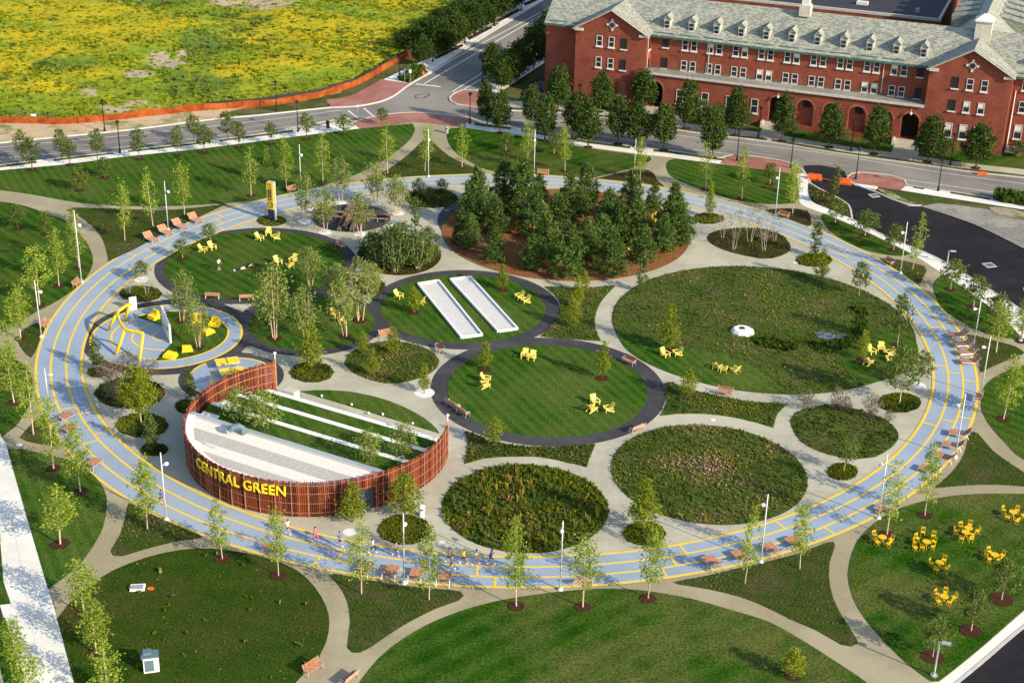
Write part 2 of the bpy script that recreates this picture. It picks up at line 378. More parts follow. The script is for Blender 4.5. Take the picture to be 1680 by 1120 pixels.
# gravel, bare soil and grass behind the car park, pavement along the street
flat('gravel_yard', [(1512, 338, 1), (1540, 331), (1600, 338), (1680, 352), (1800, 372, 1), (1800, 470, 1), (1680, 407), (1600, 368), (1540, 347)], 'gravel', -.06)
flat('grass_verge', [(1440, 313, 1), (1477, 313), (1560, 326), (1680, 345), (1800, 362, 1), (1800, 374, 1), (1680, 354), (1600, 340), (1540, 333), (1512, 338), (1488, 334)], 'verge', -.03)
flat('soil_patch', [(1623, 340), (1650, 340), (1680, 348), (1700, 356), (1690, 362), (1650, 354), (1630, 348)], 'soil_pale', -.02)
flat('soil_strip', [(1440, 309), (1462, 314), (1480, 325), (1500, 333), (1490, 335), (1460, 323)], 'soil_pale', -.015)
flat('pavement', [(1477, 312, 1), (1486, 305, 1), (1560, 315), (1630, 327), (1680, 334), (1800, 353, 1), (1800, 363, 1), (1680, 344), (1560, 325.5)], 'white_walk', 0.0)
for q in ([(1501, 304.5, 1), (1518, 308, 1), (1515, 311, 1), (1497, 308, 1)], [(1562, 314, 1), (1626, 325, 1), (1622, 328, 1), (1558, 317, 1)]):
    flat('grass_verge', q, 'verge', .012)
flat('brick_island', [(1404, 301, 1), (1391, 295), (1392, 289), (1399, 284.5), (1412, 283), (1460, 288), (1482, 295), (1485, 303), (1477, 311.5, 1), (1440, 306)], 'brick_pave', 0.0, thick=.2)
flat('pavement', [(1389, 296, 1), (1404, 301, 1), (1440, 306, 1), (1436, 310, 1), (1404, 304, 1)], 'white_walk', .004, thick=.2)
# far (building) side of the street: verge, pavement, lawn
far_kerb = [(781, 152), (800, 178), (840, 181), (915, 184), (990, 193), (1111, 213), (1186, 223), (1261, 232), (1372, 250.5), (1510, 269.5), (1585, 280.5), (1680, 291), (1800, 306)]
def shift(l, d): return [(p[0], p[1]+d) + tuple(p[2:]) for p in l]
base_far = [(840, 181, 1)] + far_kerb[3:]
flat('lawn', [(840, 181, 1)] + far_kerb[3:-1] + [(1800, 306, 1), (2000, 230, 1), (1700, 60, 1), (1000, 60, 1), (905, 96, 1)], 'lawn_c', -.02)
flat('pavement', shift([(800, 178, 1)] + far_kerb[3:-1] + [(1800, 306, 1)], -3.5)[:] + shift([(1800, 306, 1), (1680, 291), (1585, 280.5), (1510, 269.5), (1372, 250.5), (1261, 232), (1186, 223), (1111, 213), (990, 193), (915, 184), (800, 176, 1)], -13), 'concrete_grey', .0)
flat('pavement', shift([(1092, 210.5, 1), (1130, 215.5, 1)], 0) + [(1100, 172, 1), (1062, 168, 1)], 'concrete_grey', .006)
flat('pavement', [(1240, 229, 1), (1282, 233.5, 1), (1288, 205, 1), (1257, 202, 1)], 'concrete_grey', .006)
flat('pavement', [(1458, 259, 1), (1504, 266, 1), (1510, 238, 1), (1470, 232, 1)], 'concrete_grey', .006)
for a, b in ((840, 1030), (1050, 1190), (1228, 1258), (1266, 1372), (1422, 1530), (1580, 1800)):
    def ky(x):
        for (x0, y0), (x1, y1) in zip(far_kerb[2:-1], far_kerb[3:]):
            if x0 <= x <= x1: return y0+(y1-y0)*(x-x0)/(x1-x0)
        return 306
    xs = [a+(b-a)*i/4 for i in range(5)]
    flat('grass_verge', [(x, ky(x)-1.0, 1) for x in xs] + [(x, ky(x)-4.2, 1) for x in reversed(xs)], 'verge', .012)
# park side verge and pavement
near_kerb = [(777, 201), (840, 208.5), (890, 217), (960, 230), (1065, 243.5), (1100, 247), (1187, 259.5)]
def ny(x):
    for (x0, y0), (x1, y1) in zip(near_kerb[:-1], near_kerb[1:]):
        if x0 <= x <= x1: return y0+(y1-y0)*(x-x0)/(x1-x0)
    return 201 if x < 777 else 259.5
xs = [764, 790, 840, 890, 960, 1030, 1065, 1100, 1140, 1187]
flat('pavement', [(x, ny(x)+.5, 1) for x in xs] + [(x, ny(x)+11.2, 1) for x in reversed(xs)], 'white_walk', .006)
for a, b in ((778, 838), (856, 1034), (1072, 1187)):
    q = [a+(b-a)*i/5 for i in range(6)]
    flat('grass_verge', [(x, ny(x)+1.0, 1) for x in q] + [(x, ny(x)+4.6, 1) for x in reversed(q)], 'verge', .014)
# pavement and verge along the left street
lw_up = [(-160, 294), (0, 270), (100, 258.5), (200, 247), (325, 232.5), (420, 220.5), (520, 207), (556, 200.5)]
lw_lo = [(-160, 303), (0, 279.5), (105, 270), (200, 257.5), (325, 244.5), (420, 232.5), (500, 222), (590, 211)]
flat('pavement', [(p[0], p[1], 1) for p in lw_up] + [(575, 201, 1)] + [(p[0], p[1], 1) for p in reversed(lw_lo)], 'white_walk', .006)
def lint(l, x):
    for (x0, y0), (x1, y1) in zip(l[:-1], l[1:]):
        if x0 <= x <= x1: return y0+(y1-y0)*(x-x0)/(x1-x0)
    return l[-1][1]
for a, b in ((-100, 60), (88, 186), (210, 335), (360, 430), (430, 481)):
    flat('grass_verge', [(x, lint(lw_up, x)+1, 1) for x in (a, (a+b)/2, b)] + [(x, lint(lw_up, x)+4.4, 1) for x in (b, (a+b)/2, a)], 'verge', .014)
# soil and grass on the field side of the left street
flat('soil_verge', [(-200, 262, 1), (0, 233.5), (100, 223.5), (225, 210.5), (350, 194.5), (420, 188.5), (542, 175.5, 1), (560, 150, 1), (460, 166), (400, 174), (280, 186), (150, 199), (0, 199), (-200, 220, 1)], 'soil', -.06)
flat('grass_verge', [(360, 192, 1), (420, 187.5), (541, 175, 1), (560, 152, 1), (470, 168), (420, 174), (380, 182)], 'verge', -.04)
# sidewalk of the north street (both sides)
flat('pavement', [(628, 131, 1), (672, 137, 1), (690, 126), (707, 117), (770, 74), (840, 31), (903, -7), (1050, -101, 1), (1010, -101, 1), (880, -12), (808, 33), (770, 58), (735, 82), (702, 96)], 'white_walk', -.02)
for a, b in (((682, 133), (700, 110)), ((715, 98), (757, 76)), ((770, 66), (805, 46)), ((818, 37), (850, 18)), ((862, 10), (890, -4))):
    (x0, y0), (x1, y1) = a, b
    flat('mulch_strip', [(x0, y0, 1), (x1+3, y1, 1), (x1+1, y1-4, 1), (x0-4, y0-4.5, 1)] if x0 > 700 else [(672, 136.5, 1), (703, 118, 1), (698, 115, 1), (676, 128, 1), (660, 134, 1)], 'mulch', -.008)
flat('pavement', [(781, 149, 1), (809, 131, 1), (894, 85.5, 1), (1120, -60, 1), (1150, -60, 1), (898, 100, 1), (827, 147, 1), (812, 160, 1)], 'white_walk', -.02)
flat('parking_pad', [(858, 152), (880, 132), (904, 100, 1), (912, 150), (900, 165), (872, 163)], 'asphalt_path', -.012)
# brick corners
flat('brick_plaza', [(535, 164, 1), (575, 157), (625, 130, 1), (671, 137, 1), (645, 157), (620, 167), (580, 174), (545, 176, 1)], 'brick_pave', -.015)
flat('brick_plaza', [(577, 200, 1), (605, 193), (635, 187.5), (682, 184.5), (720, 187), (770, 193.2), (767, 201, 1), (745, 208), (730, 206), (680, 201), (635, 207), (590, 211, 1)], 'brick_pave', .012)
flat('brick_plaza', [(738, 161), (745, 155), (759, 148), (782, 149.5, 1), (790, 147, 1), (808, 144, 1), (800, 178, 1), (769, 173), (750, 170.5), (740, 166)], 'brick_pave', -.015)
flat('brick_plaza', [(1181, 268.5, 1), (1188, 260, 1), (1203, 254), (1243, 257.7), (1278, 263), (1300, 269.5), (1314, 277.5), (1318, 284.5, 1), (1300, 285.5, 1), (1240, 277)], 'brick_pave', .012)
# kerbs
kb = MB()
for l in ([(-160, 297), (0, 271), (200, 248), (420, 221), (548, 197), (577, 201), (605, 193), (640, 187), (682, 184.5), (720, 187), (770, 193), (790, 200.5), (840, 207.5), (890, 216), (960, 229), (1065, 243), (1100, 246.5), (1180, 258.8), (1203, 253.7), (1243, 257), (1278, 262.3), (1300, 268.5), (1316, 278), (1324, 288), (1330, 301), (1343, 309), (1367, 320.5), (1392, 336), (1398, 360)],
          [(-200, 262), (0, 234), (100, 224), (225, 211), (350, 195), (420, 189), (542, 176), (580, 174.5), (620, 167.5), (645, 157.5), (672, 138), (707, 118), (770, 75), (840, 32), (903, -6), (1050, -100)],
          [(1120, -60), (894, 86), (809, 132), (781, 148.5), (759, 147.3), (745, 153), (737.5, 160), (740, 166), (750, 171), (769, 173.5), (800, 178.5), (840, 181), (915, 184), (990, 193), (1111, 213), (1186, 223), (1261, 232), (1372, 250.5), (1510, 269.5), (1585, 280.5), (1680, 291), (1800, 306)],
          [(1512, 337), (1490, 336), (1462, 326), (1440, 316), (1406, 303.5), (1391, 296), (1391, 289), (1399, 284), (1412, 282.5), (1460, 287.5), (1484, 295), (1487, 303), (1560, 314), (1630, 325.5), (1680, 333), (1800, 352)],
          [(1398, 360), (1460, 391), (1535, 422), (1635, 482), (1690, 518), (1760, 570)],
          [(1545, 1140), (1606, 1090), (1690, 1020), (1800, 950)]):
    kerbline(kb, spline(l, 2.0, closed=False), .30, -.28, .045)
tag(kb.build('kerb', 'kerb'), kind='structure')
# painted road lines
wl = MB(); yl = MB()
def pl(m_, pts, w, z=-.122): ribbon(m_, spline(pts, 3, closed=False), w, z)
pl(wl, [(-160, 264), (0, 240.5), (105, 231), (225, 219), (420, 198), (562, 179.5)], .16)
pl(yl, [(-160, 275), (0, 249.5), (105, 240), (225, 227.5), (420, 205.5), (555, 189)], .22)
pl(wl, [(-160, 284), (0, 258.5), (105, 249.5), (225, 237), (420, 214), (532, 199)], .16)
pl(wl, [(565, 187.5), (576, 197.5)], .5)
pl(wl, [(571, 180), (587, 193)], .30); pl(wl, [(597, 176.5), (615, 191.5)], .30)
pl(wl, [(704, 121), (760, 87), (901, 12), (1000, -45)], .28); pl(wl, [(696, 136.5), (770, 93), (894, 21), (1000, -42)], .28)
pl(wl, [(682, 136.8), (723, 141.5)], .55)
pl(wl, [(742, 149.5), (791, 119)], .24); pl(wl, [(759, 147), (806, 119)], .24)
pl(wl, [(830, 196), (980, 200), (1100, 219.3), (1220, 234), (1340, 248.6), (1540, 281.3), (1680, 300.3), (1800, 316)], .16)
pl(wl, [(900, 213), (1000, 224), (1100, 239.3), (1200, 252)], .16); pl(wl, [(1470, 291), (1540, 301.3), (1632, 314.3), (1800, 338)], .16)
for a, b in (((900, 201), (960, 207)), ((1000, 213), (1060, 222)), ((1100, 228.8), (1171, 240)), ((1200, 243.5), (1286, 257)), ((1320, 261), (1390, 271)), ((1420, 275), (1455, 279.5)), ((1600, 299), (1635, 304))): pl(yl, [a, b], .2)
loop = [(681, 156), (701, 151.5), (705, 154), (696, 159.5), (683, 160.5)]
dk = MB(); ribbon(dk, spline([p + (1,) for p in loop], 2), .35, -.123, True)
dk.build('road_patch', 'asphalt_path')['kind'] = 'structure'
tag(wl.build('road_marking', 'paint_white'), kind='structure'); tag(yl.build('road_marking', 'paint_pale'), kind='structure')
# drain gratings in the car park
def drain(x, y, label, s=1.0):
    b = G(x, y, -.10); t = empty('drain_grate', b, .3); tag(t, label, 'drain')
    m_ = MB()
    for q in ((-.62*s, 0, .16, 1.4*s), (.62*s, 0, .16, 1.4*s)): m_.box((q[0], q[1], .01), (q[2], q[3], .05))
    for q in ((0, -.62*s, 1.1*s, .16), (0, .62*s, 1.1*s, .16)): m_.box((q[0], q[1], .008), (q[2], q[3], .05))
    m_.build('frame', 'kerb', t)
    g = MB()
    for k in range(9): g.box((-.48*s+.12*s*k, 0, .004), (.05, 1.06*s, .03))
    g.build('grating', 'grey_metal', t)
drain(1434, 321, 'square concrete-rimmed drain near the orange barriers on the dark tarmac')
drain(1623, 435, 'square concrete-rimmed drain alone in the middle of the dark tarmac', 1.1)
# right white pavement
flat('pavement', [(1307, 284.5, 1), (1319, 284, 1), (1327, 294), (1332, 330), (1362, 343.5), (1400, 360), (1460, 391), (1535, 422), (1635, 482), (1690, 518), (1760, 570, 1), (1730, 600, 1), (1680, 556), (1660, 536), (1635, 512), (1585, 475), (1547, 449), (1495, 416), (1447, 392), (1400, 370), (1352, 350), (1325, 341), (1312, 332)], 'white_walk', .006)
flat('pavement', [(1528, 1119, 1), (1540, 1118), (1608, 1064), (1680, 1002), (1790, 915, 1), (1800, 948, 1), (1690, 1018), (1606, 1088), (1545, 1138), (1520, 1160, 1)], 'white_walk', .006)
flat('pavement', [(-40, 650, 1), (0, 712), (12, 736), (36, 820), (79, 966), (94, 1015), (122, 1120), (150, 1220, 1), (60, 1250, 1), (22, 1118), (0, 1010), (-40, 900, 1)], 'white_walk', .006)
jt = MB()
for a, b in (((14, 860), (48, 860)), ((20, 905), (60, 900)), ((26, 945), (74, 944)), ((10, 1018), (95, 1012)), ((20, 850), (70, 1120)), ((15, 990), (86, 985))):
    ribbon(jt, [G(*a), G(*b)], .04, .010)
for i in range(10):
    t = .08+i*.1; a = G(1400+240*t, 371+140*t*1.02); d = G(1400+255*t, 360+120*t)
    ribbon(jt, [a, d], .04, .010)
tag(jt.build('paving_joint', 'kerb'), kind='structure')
flat('side_street', [(-60, 800, 1), (-8, 950), (8, 1050), (20, 1130), (40, 1250, 1), (-150, 1250, 1), (-150, 800, 1)], 'concrete_grey', .010)
for q in ([(-40, 880, 1), (0, 880, 1), (6, 955, 1), (18, 990, 1), (-10, 993, 1), (-40, 960, 1)], [(-20, 1015, 1), (8, 1012, 1), (40, 1110, 1), (40, 1160, 1), (14, 1150, 1)]): flat('grass_verge', q, 'lawn_b', .018)
# ---------------------------------------------------------------- the running track: a closed curve with four yellow lines
OUT = [(179, 430), (217, 407), (275, 375), (137, 465), (100, 507), (77, 537), (67, 562), (59, 597), (57, 640), (66, 680), (84, 715), (105, 745), (150, 779), (200, 813), (222, 825), (281, 852), (348, 879), (420, 906), (500, 927), (581, 942), (661, 956.6), (715, 963), (768, 966.5), (840, 966.5), (920, 966), (1001, 960), (1081, 948.6), (1161, 934), (1242, 916), (1321, 897), (1372, 876), (1434, 849), (1500, 809), (1540, 780), (1585, 722), (1602, 680), (1606, 640), (1602, 605), (1587, 567), (1567, 537), (1535, 495), (1485, 455), (1435, 417), (1385, 395), (1335, 377), (1297, 362), (1190, 329), (1115, 314), (1015, 297), (915, 290), (782, 286), (670, 291), (595, 299), (520, 309), (420, 330)]
INN = [(861, 912), (947, 908), (1027, 903), (1108, 892), (1188, 875), (1260, 856), (1308, 841), (1356, 820), (1435, 770), (1485, 727), (1517, 685), (1529, 640), (1527, 602), (1517, 565), (1500, 537), (1467, 497), (1435, 467), (1397, 440), (1360, 420), (1322, 404), (1285, 387), (1255, 375), (1190, 355), (1120, 337), (770, 306), (670, 310), (595, 319), (495, 342), (420, 361), (362, 379), (300, 407), (250, 435), (200, 472), (172, 502), (150, 539), (139, 572), (137, 605), (142, 635), (160, 677), (185, 710), (225, 747), (287, 787), (347, 815), (420, 841), (487, 864), (554, 884), (621, 892), (688, 904), (741, 910), (830, 914)]
TC = Vector((-.44, 171.08, 0)); NF = 4
def fit(pts):
    A = []; B = []
    for p in pts:
        d = G(*p)-TC; a = math.atan2(d.y, d.x); A.append([1] + [f(k*a) for k in range(1, NF+1) for f in (math.cos, math.sin)]); B.append(d.length)
    return np.linalg.lstsq(np.array(A), np.array(B), rcond=None)[0]
cO, cI = fit(OUT), fit(INN)
def trad(c, a): return float(sum(v*w for v, w in zip(c, [1] + [f(k*a) for k in range(1, NF+1) for f in (math.cos, math.sin)])))
def tp(a, t):                                         # t = 0 inner edge .. 1 outer edge
    r = trad(cI, a)*(1-t) + trad(cO, a)*t
    return TC + Vector((math.cos(a), math.sin(a), 0))*r
def tang(p): d = G(*p)-TC; return math.atan2(d.y, d.x)
NT = 360
mb = MB(); vs = []
for k in range(NT):
    a = 2*PI*k/NT
    for t in (-.01, 1.01): q = tp(a, t); vs.append((q.x, q.y, .024))
mb.add(vs, [(2*k, 2*k+1, (2*k+3) % (2*NT), (2*k+2) % (2*NT)) for k in range(NT)])
tag(mb.build('running_track', 'track_blue'), kind='structure')
ly = MB()
for t, w in ((.025, .34), (.345, .27), (.665, .27), (.975, .34)): ribbon(ly, [tp(2*PI*k/NT, t) for k in range(NT)], w, .034, True)
for lane, px in ((2, (215, 417)), (1, (246, 412)), (0, (276, 411)), (2, (362, 354)), (1, (361, 364)), (0, (360, 374)), (2, (87, 662)), (1, (112, 670)), (0, (146, 676)), (0, (169, 709)), (1, (150, 725)), (2, (135, 742)), (1, (559, 910)), (2, (520, 920)), (1, (783, 938)), (2, (812, 957)), (0, (1119, 899)), (1, (1105, 920)), (2, (1090, 940)), (0, (1280, 861)), (1, (1324, 870)), (2, (1363, 872)), (0, (1517, 547)), (0, (1539, 600)), (1, (1565, 612)), (2, (1592, 625)), (0, (1522, 695)), (1, (1554, 690)), (2, (1582, 685)), (0, (1458, 761)), (1, (1482, 782)), (2, (1490, 801)), (2, (1551, 529)), (1, (1537, 537))):
    a = tang(px); t0 = (.02, .345, .665)[lane]; ribbon(ly, [tp(a, t0), tp(a, t0+.32)], .26, .040)
tag(ly.build('track_marking', 'track_yellow'), kind='structure')
sheet('inner_plaza', [tp(2*PI*k/180, -.02) for k in range(180)], 'concrete_grey', .008)
# ---------------------------------------------------------------- asphalt rings and pads inside the track
def ring(c, r, z=.014): sheet('asphalt_path', circle(c, r), 'asphalt_path', z)
ring((4.2, 154.6), 13.34); ring((-6.1, 176.2), 12.1, .015); ring((-34.32, 188.57), 13.39, .016); ring((-24.95, 170.58), 9.15, .017); ring((-40.9, 166.26), 10.6, .018); ring((-31.94, 155.6), 5.95, .019)
flat('asphalt_path', [(281, 490, 1), (330, 490), (420, 494), (520, 487), (550, 470), (600, 500), (620, 520, 1), (600, 560), (560, 575), (420, 560), (405, 540), (395, 520), (360, 500)], 'asphalt_path', .020)
flat('asphalt_path', [(376, 577, 1), (396, 566, 1), (420, 560, 1), (440, 575), (420, 580), (400, 590, 1)], 'asphalt_path', .0205)
flat('concrete_patch', [(367, 499, 1), (398, 512, 1), (408, 504), (425, 498, 1), (400, 499)], 'concrete_grey', .023)
flat('concrete_patch', [(396, 578, 1), (404, 569.5), (412, 568), (440, 579), (420, 581)], 'concrete_grey', .023)
ring((-23.54, 206.6), 5.6, .015)
# walk through the pine circle
mb = MB(); ribbon(mb, spline([(757, 327), (740, 345), (732, 362), (745, 385), (775, 402), (820, 410), (870, 407), (930, 390), (960, 370)], 1.5, closed=False), 2.6, .036); tag(mb.build('rubber_path', 'rubber_dark'), kind='structure')
mb = MB(); ribbon(mb, spline([(868, 310), (905, 322), (930, 340), (960, 370)], 1.5, closed=False), 3.0, .038); tag(mb.build('rubber_path', 'rubber_dark'), kind='structure')
# ---------------------------------------------------------------- lawns
LZ = [.030]
def lawn(pts, m='lawn', name='lawn', thick=.06):
    LZ[0] += .0007
    return sheet(name, spline(pts), m, LZ[0], thick=thick) if not isinstance(pts[1], (int, float)) else sheet(name, circle(pts[0], pts[1]), m, LZ[0], thick=thick)
lawn(((4.16, 154.5), 11.34)); lawn(((-6.27, 176.3), 10.4)); lawn(((-34.52, 188.87), 11.94), 'lawn_b'); lawn(((-24.6, 170.63), 7.7))
lawn([(-60, 290, 1), (0, 280), (105, 270.5), (200, 258), (325, 245), (420, 233), (590, 211.5), (676, 203, 1), (681, 212), (670, 232), (640, 256), (605, 277), (567, 293), (522, 307, 1), (470, 318), (420, 328.5), (370, 334, 1), (275, 338.5), (200, 338), (125, 332), (50, 319), (0, 312), (-60, 302, 1)])
lawn([(-60, 325, 1), (0, 331), (37, 337), (75, 350), (107, 362), (140, 395), (152, 420), (150, 440), (136, 462), (100, 490), (50, 517), (25, 532), (-60, 560, 1)], 'lawn_b')
lawn([(-60, 580, 1), (0, 585), (30, 592), (50, 612), (54, 645), (45, 670), (25, 700), (4, 716, 1), (-60, 640, 1)], 'lawn_b')
lawn([(12, 736, 1), (37, 737), (75, 745), (107, 752), (142, 770), (165, 792), (175, 815), (175, 833), (169, 865), (150, 900), (134, 922), (107, 946), (79, 966, 1), (36, 820, 1)])
lawn([(94, 1015, 1), (115, 989), (150, 959), (187, 935), (241, 914), (295, 902), (348, 899.5), (420, 910), (447, 918), (487, 935), (516, 962), (535, 994), (540.5, 1021), (535, 1053), (522, 1080), (487, 1117), (440, 1180, 1), (140, 1190, 1), (122, 1120, 1)], 'turf_rough')
lawn([(560, 1160, 1), (589, 1120), (621, 1080), (661, 1048), (715, 1018), (782, 994), (840, 981), (920, 970), (1001, 965), (1068, 970), (1135, 982), (1188, 997), (1260, 1019), (1313, 1048), (1367, 1082), (1423, 1120), (1500, 1190, 1)], 'lawn_c')
lawn([(1391, 943), (1394, 922), (1405, 890), (1426, 865.5), (1461, 841), (1514, 822), (1585, 811), (1680, 810), (1760, 815, 1), (1780, 920, 1), (1680, 1000), (1608, 1063), (1540, 1117), (1527, 1117), (1488, 1088), (1447, 1048), (1418, 1013), (1399, 980)], 'lawn_c')
lawn([(1609, 665), (1612, 640), (1627, 622), (1650, 610), (1680, 599), (1780, 580, 1), (1800, 800, 1), (1680, 754), (1650, 727), (1622, 695)], 'lawn_b')
lawn([(1531, 472), (1535, 460), (1547, 449.5, 1), (1585, 475.5), (1635, 513), (1660, 537), (1680, 558, 1), (1656, 555.7), (1620, 547), (1593, 537), (1563, 519), (1542, 500)], 'lawn')
lawn([(1347, 354), (1352, 350.5, 1), (1400, 371), (1447, 393), (1495, 416.5, 1), (1480, 420), (1447, 417), (1410, 407), (1372, 387), (1352, 367)], 'lawn_b')
lawn([(733, 222), (740, 211), (765, 210.5, 1), (838, 221.5), (890, 229.5), (960, 242.5), (1030, 252), (1066, 257, 1), (1069, 262), (1050, 272), (1000, 286), (966, 292), (900, 286.5), (830, 283), (800, 279), (765, 262), (741, 243)], 'lawn_c')
lawn([(1093, 272), (1097, 264), (1106, 260.5, 1), (1181, 269.5), (1240, 277.5), (1300, 286), (1309, 300), (1310, 325), (1303, 333), (1260, 335), (1200, 327), (1140, 307), (1102, 290)], 'lawn_b')
lawn([(492, 642, 1), (520, 640), (570, 642), (620, 652), (657, 665), (695, 685), (717, 704), (721, 711, 1)])
# meadows and planted beds
BEDS = {}
def bed(key, pts, m='sedge_bed', name='planting_bed'):
    LZ[0] += .0007
    poly = spline(pts) if not isinstance(pts[1], (int, float)) else circle(pts[0], pts[1])
    BEDS[key] = poly; return sheet(name, poly, m, LZ[0], thick=.06)
def ell(x, y, rx, ry):
    return [(x+rx*math.cos(2*PI*k/10), y+ry*math.sin(2*PI*k/10)) for k in range(10)]
bed('meadow', ((31.1, 173.1), 18.7), 'meadow', 'meadow')
bed('wild', ((20.56, 136.67), 10.07), 'meadow', 'meadow')
bed('rose', ((1.68, 129.11), 8.21), 'meadow', 'planting_bed')
bed('pine', ((7.25, 203.0), 17.6), 'pine_straw', 'pine_straw_bed')
bed('sedge_a', [(109, 345), (120, 341), (200, 343), (275, 345), (372, 335, 1), (325, 357), (262, 387), (215, 412), (178, 429, 1), (175, 412), (167, 390), (150, 370), (125, 352)])
bed('sedge_b', [(78, 527), (57, 531), (38, 541), (30, 560), (42, 580), (51, 587), (58, 577), (67, 553)])
bed('sedge_c', [(33, 718), (45, 703), (60, 688), (70, 684), (84, 706), (100, 727), (96, 734), (75, 730), (45, 724)])
bed('sedge_d', [(212, 825), (206, 847), (198, 876), (182, 903), (186, 911), (200, 912), (241, 900), (289, 888), (329, 883), (330, 879), (295, 864), (252, 845), (226, 831)])
bed('sedge_e', [(542, 944), (549, 941), (607, 952), (661, 960.5), (741, 968), (756, 970), (761, 977), (752, 985), (715, 998), (661, 1026), (607, 1062), (591, 1070), (578, 1070), (570, 1062), (575, 1021), (570, 986), (557, 962)])
bed('sedge_f', [(1106, 955), (1121, 951.5), (1161, 944), (1215, 931), (1260, 921), (1313, 907), (1357, 890), (1367, 888.5), (1370, 895), (1362, 919), (1360, 946), (1367, 981), (1383, 1013), (1407, 1050), (1406, 1056), (1396, 1060), (1380, 1057), (1340, 1034), (1300, 1017), (1260, 997), (1215, 979), (1161, 966), (1112, 958)])
bed('sedge_g', [(1591, 713), (1597, 708), (1605, 712), (1630, 740), (1660, 762), (1680, 775), (1760, 810, 1), (1680, 798), (1635, 795), (1585, 796), (1532, 801, 1), (1562, 775), (1582, 745)])
bed('sedge_h', [(1587, 549), (1602, 551), (1620, 556), (1647, 563), (1665, 568), (1677, 575), (1680, 579), (1676, 582), (1656, 590), (1634, 599), (1618, 606), (1613, 610), (1609, 610), (1606, 600), (1597, 570)])
bed('sedge_i', [(1444, 424), (1460, 424), (1497, 431), (1517, 437), (1520, 444), (1510, 464), (1504, 465), (1482, 449), (1460, 436)])
bed('sedge_j', [(1255, 345), (1297, 342), (1325, 346), (1328, 352), (1331, 368), (1326, 372), (1299, 362), (1270, 352)], 'mulch_dark')
bed('lot_bed', [(1327, 301), (1331, 328), (1365, 345), (1396, 357, 1), (1391, 337), (1367, 322), (1342, 310)], 'mulch_dark')
bed('top_tri', [(698, 228), (705, 228), (715, 238), (735, 255), (760, 268), (785, 278, 1), (783, 284), (720, 287), (670, 290), (600, 296, 1), (640, 276), (670, 254), (690, 235)])
bed('top_tri_b', [(979, 293, 1), (1035, 280), (1062, 279), (1072, 284), (1078, 295), (1090, 306, 1), (1040, 299)], 'mulch_dark')
bed('mid_tri', [(893, 470, 1), (950, 472), (1010, 469, 1), (990, 490), (979, 510), (976, 532), (980, 547), (986, 560, 1), (930, 556), (886, 552, 1), (905, 536), (919, 510), (915, 490)], 'meadow')
bed('east_bed', [(1090, 629), (1100, 627), (1140, 641), (1183, 650), (1226, 658.6), (1280, 662), (1292, 663, 1), (1275, 680), (1269, 702, 1), (1240, 693), (1197, 683.6), (1154, 679), (1111, 679), (1083, 682, 1), (1093, 660)], 'meadow')
bed('south_bed', [(763, 707), (767, 725), (762, 761, 1), (795, 752), (840, 749), (877, 749), (915, 755), (963, 766, 1), (966, 755), (977, 729, 1), (915, 733), (860, 733), (807, 724), (780, 712)], 'meadow')
bed('shrub_oval', ell(655, 419, 69, 33), 'mulch_dark')
bed('oval_n', ell(708, 326, 43.5, 15.5), 'mulch_dark'); bed('small_e', ell(605, 470, 28, 14.5), 'mulch_dark')
bed('pylon_ring', ell(446, 362.5, 25, 9), 'mulch_dark'); bed('col_ring', ell(1162, 359, 27, 9), 'mulch_dark')
bed('white_birch', [(1160, 390), (1172, 380), (1210, 374.5), (1260, 377), (1285, 388), (1297, 405), (1290, 416), (1267, 424), (1250, 424.5), (1202, 415), (1170, 402)], 'mulch_dark')
bed('feather_ring', ell(1335.5, 427, 30.5, 11), 'mulch_dark'); bed('green_ring', ell(1476, 661, 36, 16.5), 'mulch_dark')
bed('east_oval', [(1296, 690), (1305, 677), (1355, 664), (1400, 670), (1450, 687), (1474, 710), (1467, 730), (1435, 750), (1405, 753), (1360, 746), (1315, 725)], 'meadow')
bed('ring_se', ell(1382.5, 774, 25.5, 14.5), 'mulch_dark'); bed('ring_s', ell(1057.5, 875.5, 35.5, 19.5), 'mulch_dark'); bed('ring_sw', ell(664, 869.5, 44.5, 24.5), 'mulch_dark')
bed('flower_oval', [(565, 597), (570, 585), (595, 567), (645, 560), (695, 570), (721, 592), (707, 612), (670, 626), (632, 629), (590, 617)], 'meadow')
bed('feather_mid', ell(511.5, 611, 36.5, 17), 'mulch_dark')
bed('west_a', ell(231, 482.5, 35.5, 13.5), 'mulch_dark'); bed('west_b', ell(212.5, 645.5, 59, 24.5), 'mulch_dark'); bed('west_c', ell(233.5, 698, 44, 20), 'mulch_dark')
bed('west_d', ell(253, 738, 23, 10.5), 'mulch_dark'); bed('west_e', ell(160, 611, 17, 8), 'mulch_dark'); bed('west_f', ell(306, 667, 19, 12), 'mulch_dark')
# mown parts of the big meadow, the stony hollow
sheet('lawn', [p for p in spline([(1009, 537, 1), (1065, 560), (1140, 574), (1205, 588), (1250, 612), (1290, 643, 1), (1260, 643), (1190, 637), (1115, 617.5), (1065, 597.5), (1030, 575), (1012, 549)])], 'lawn', LZ[0]+.01)
sheet('lawn', [p for p in spline([(1507, 575, 1), (1503, 590), (1490, 605), (1462, 620), (1410, 635, 1), (1390, 613), (1381, 590), (1385, 571), (1405, 556), (1440, 545), (1480, 543), (1500, 555)])], 'lawn_b', LZ[0]+.011)
flat('stone_hollow', [(1336, 546), (1350, 544), (1372, 550), (1390, 549), (1386, 554), (1362, 557), (1342, 555)], 'pebble_blue', LZ[0]+.012)
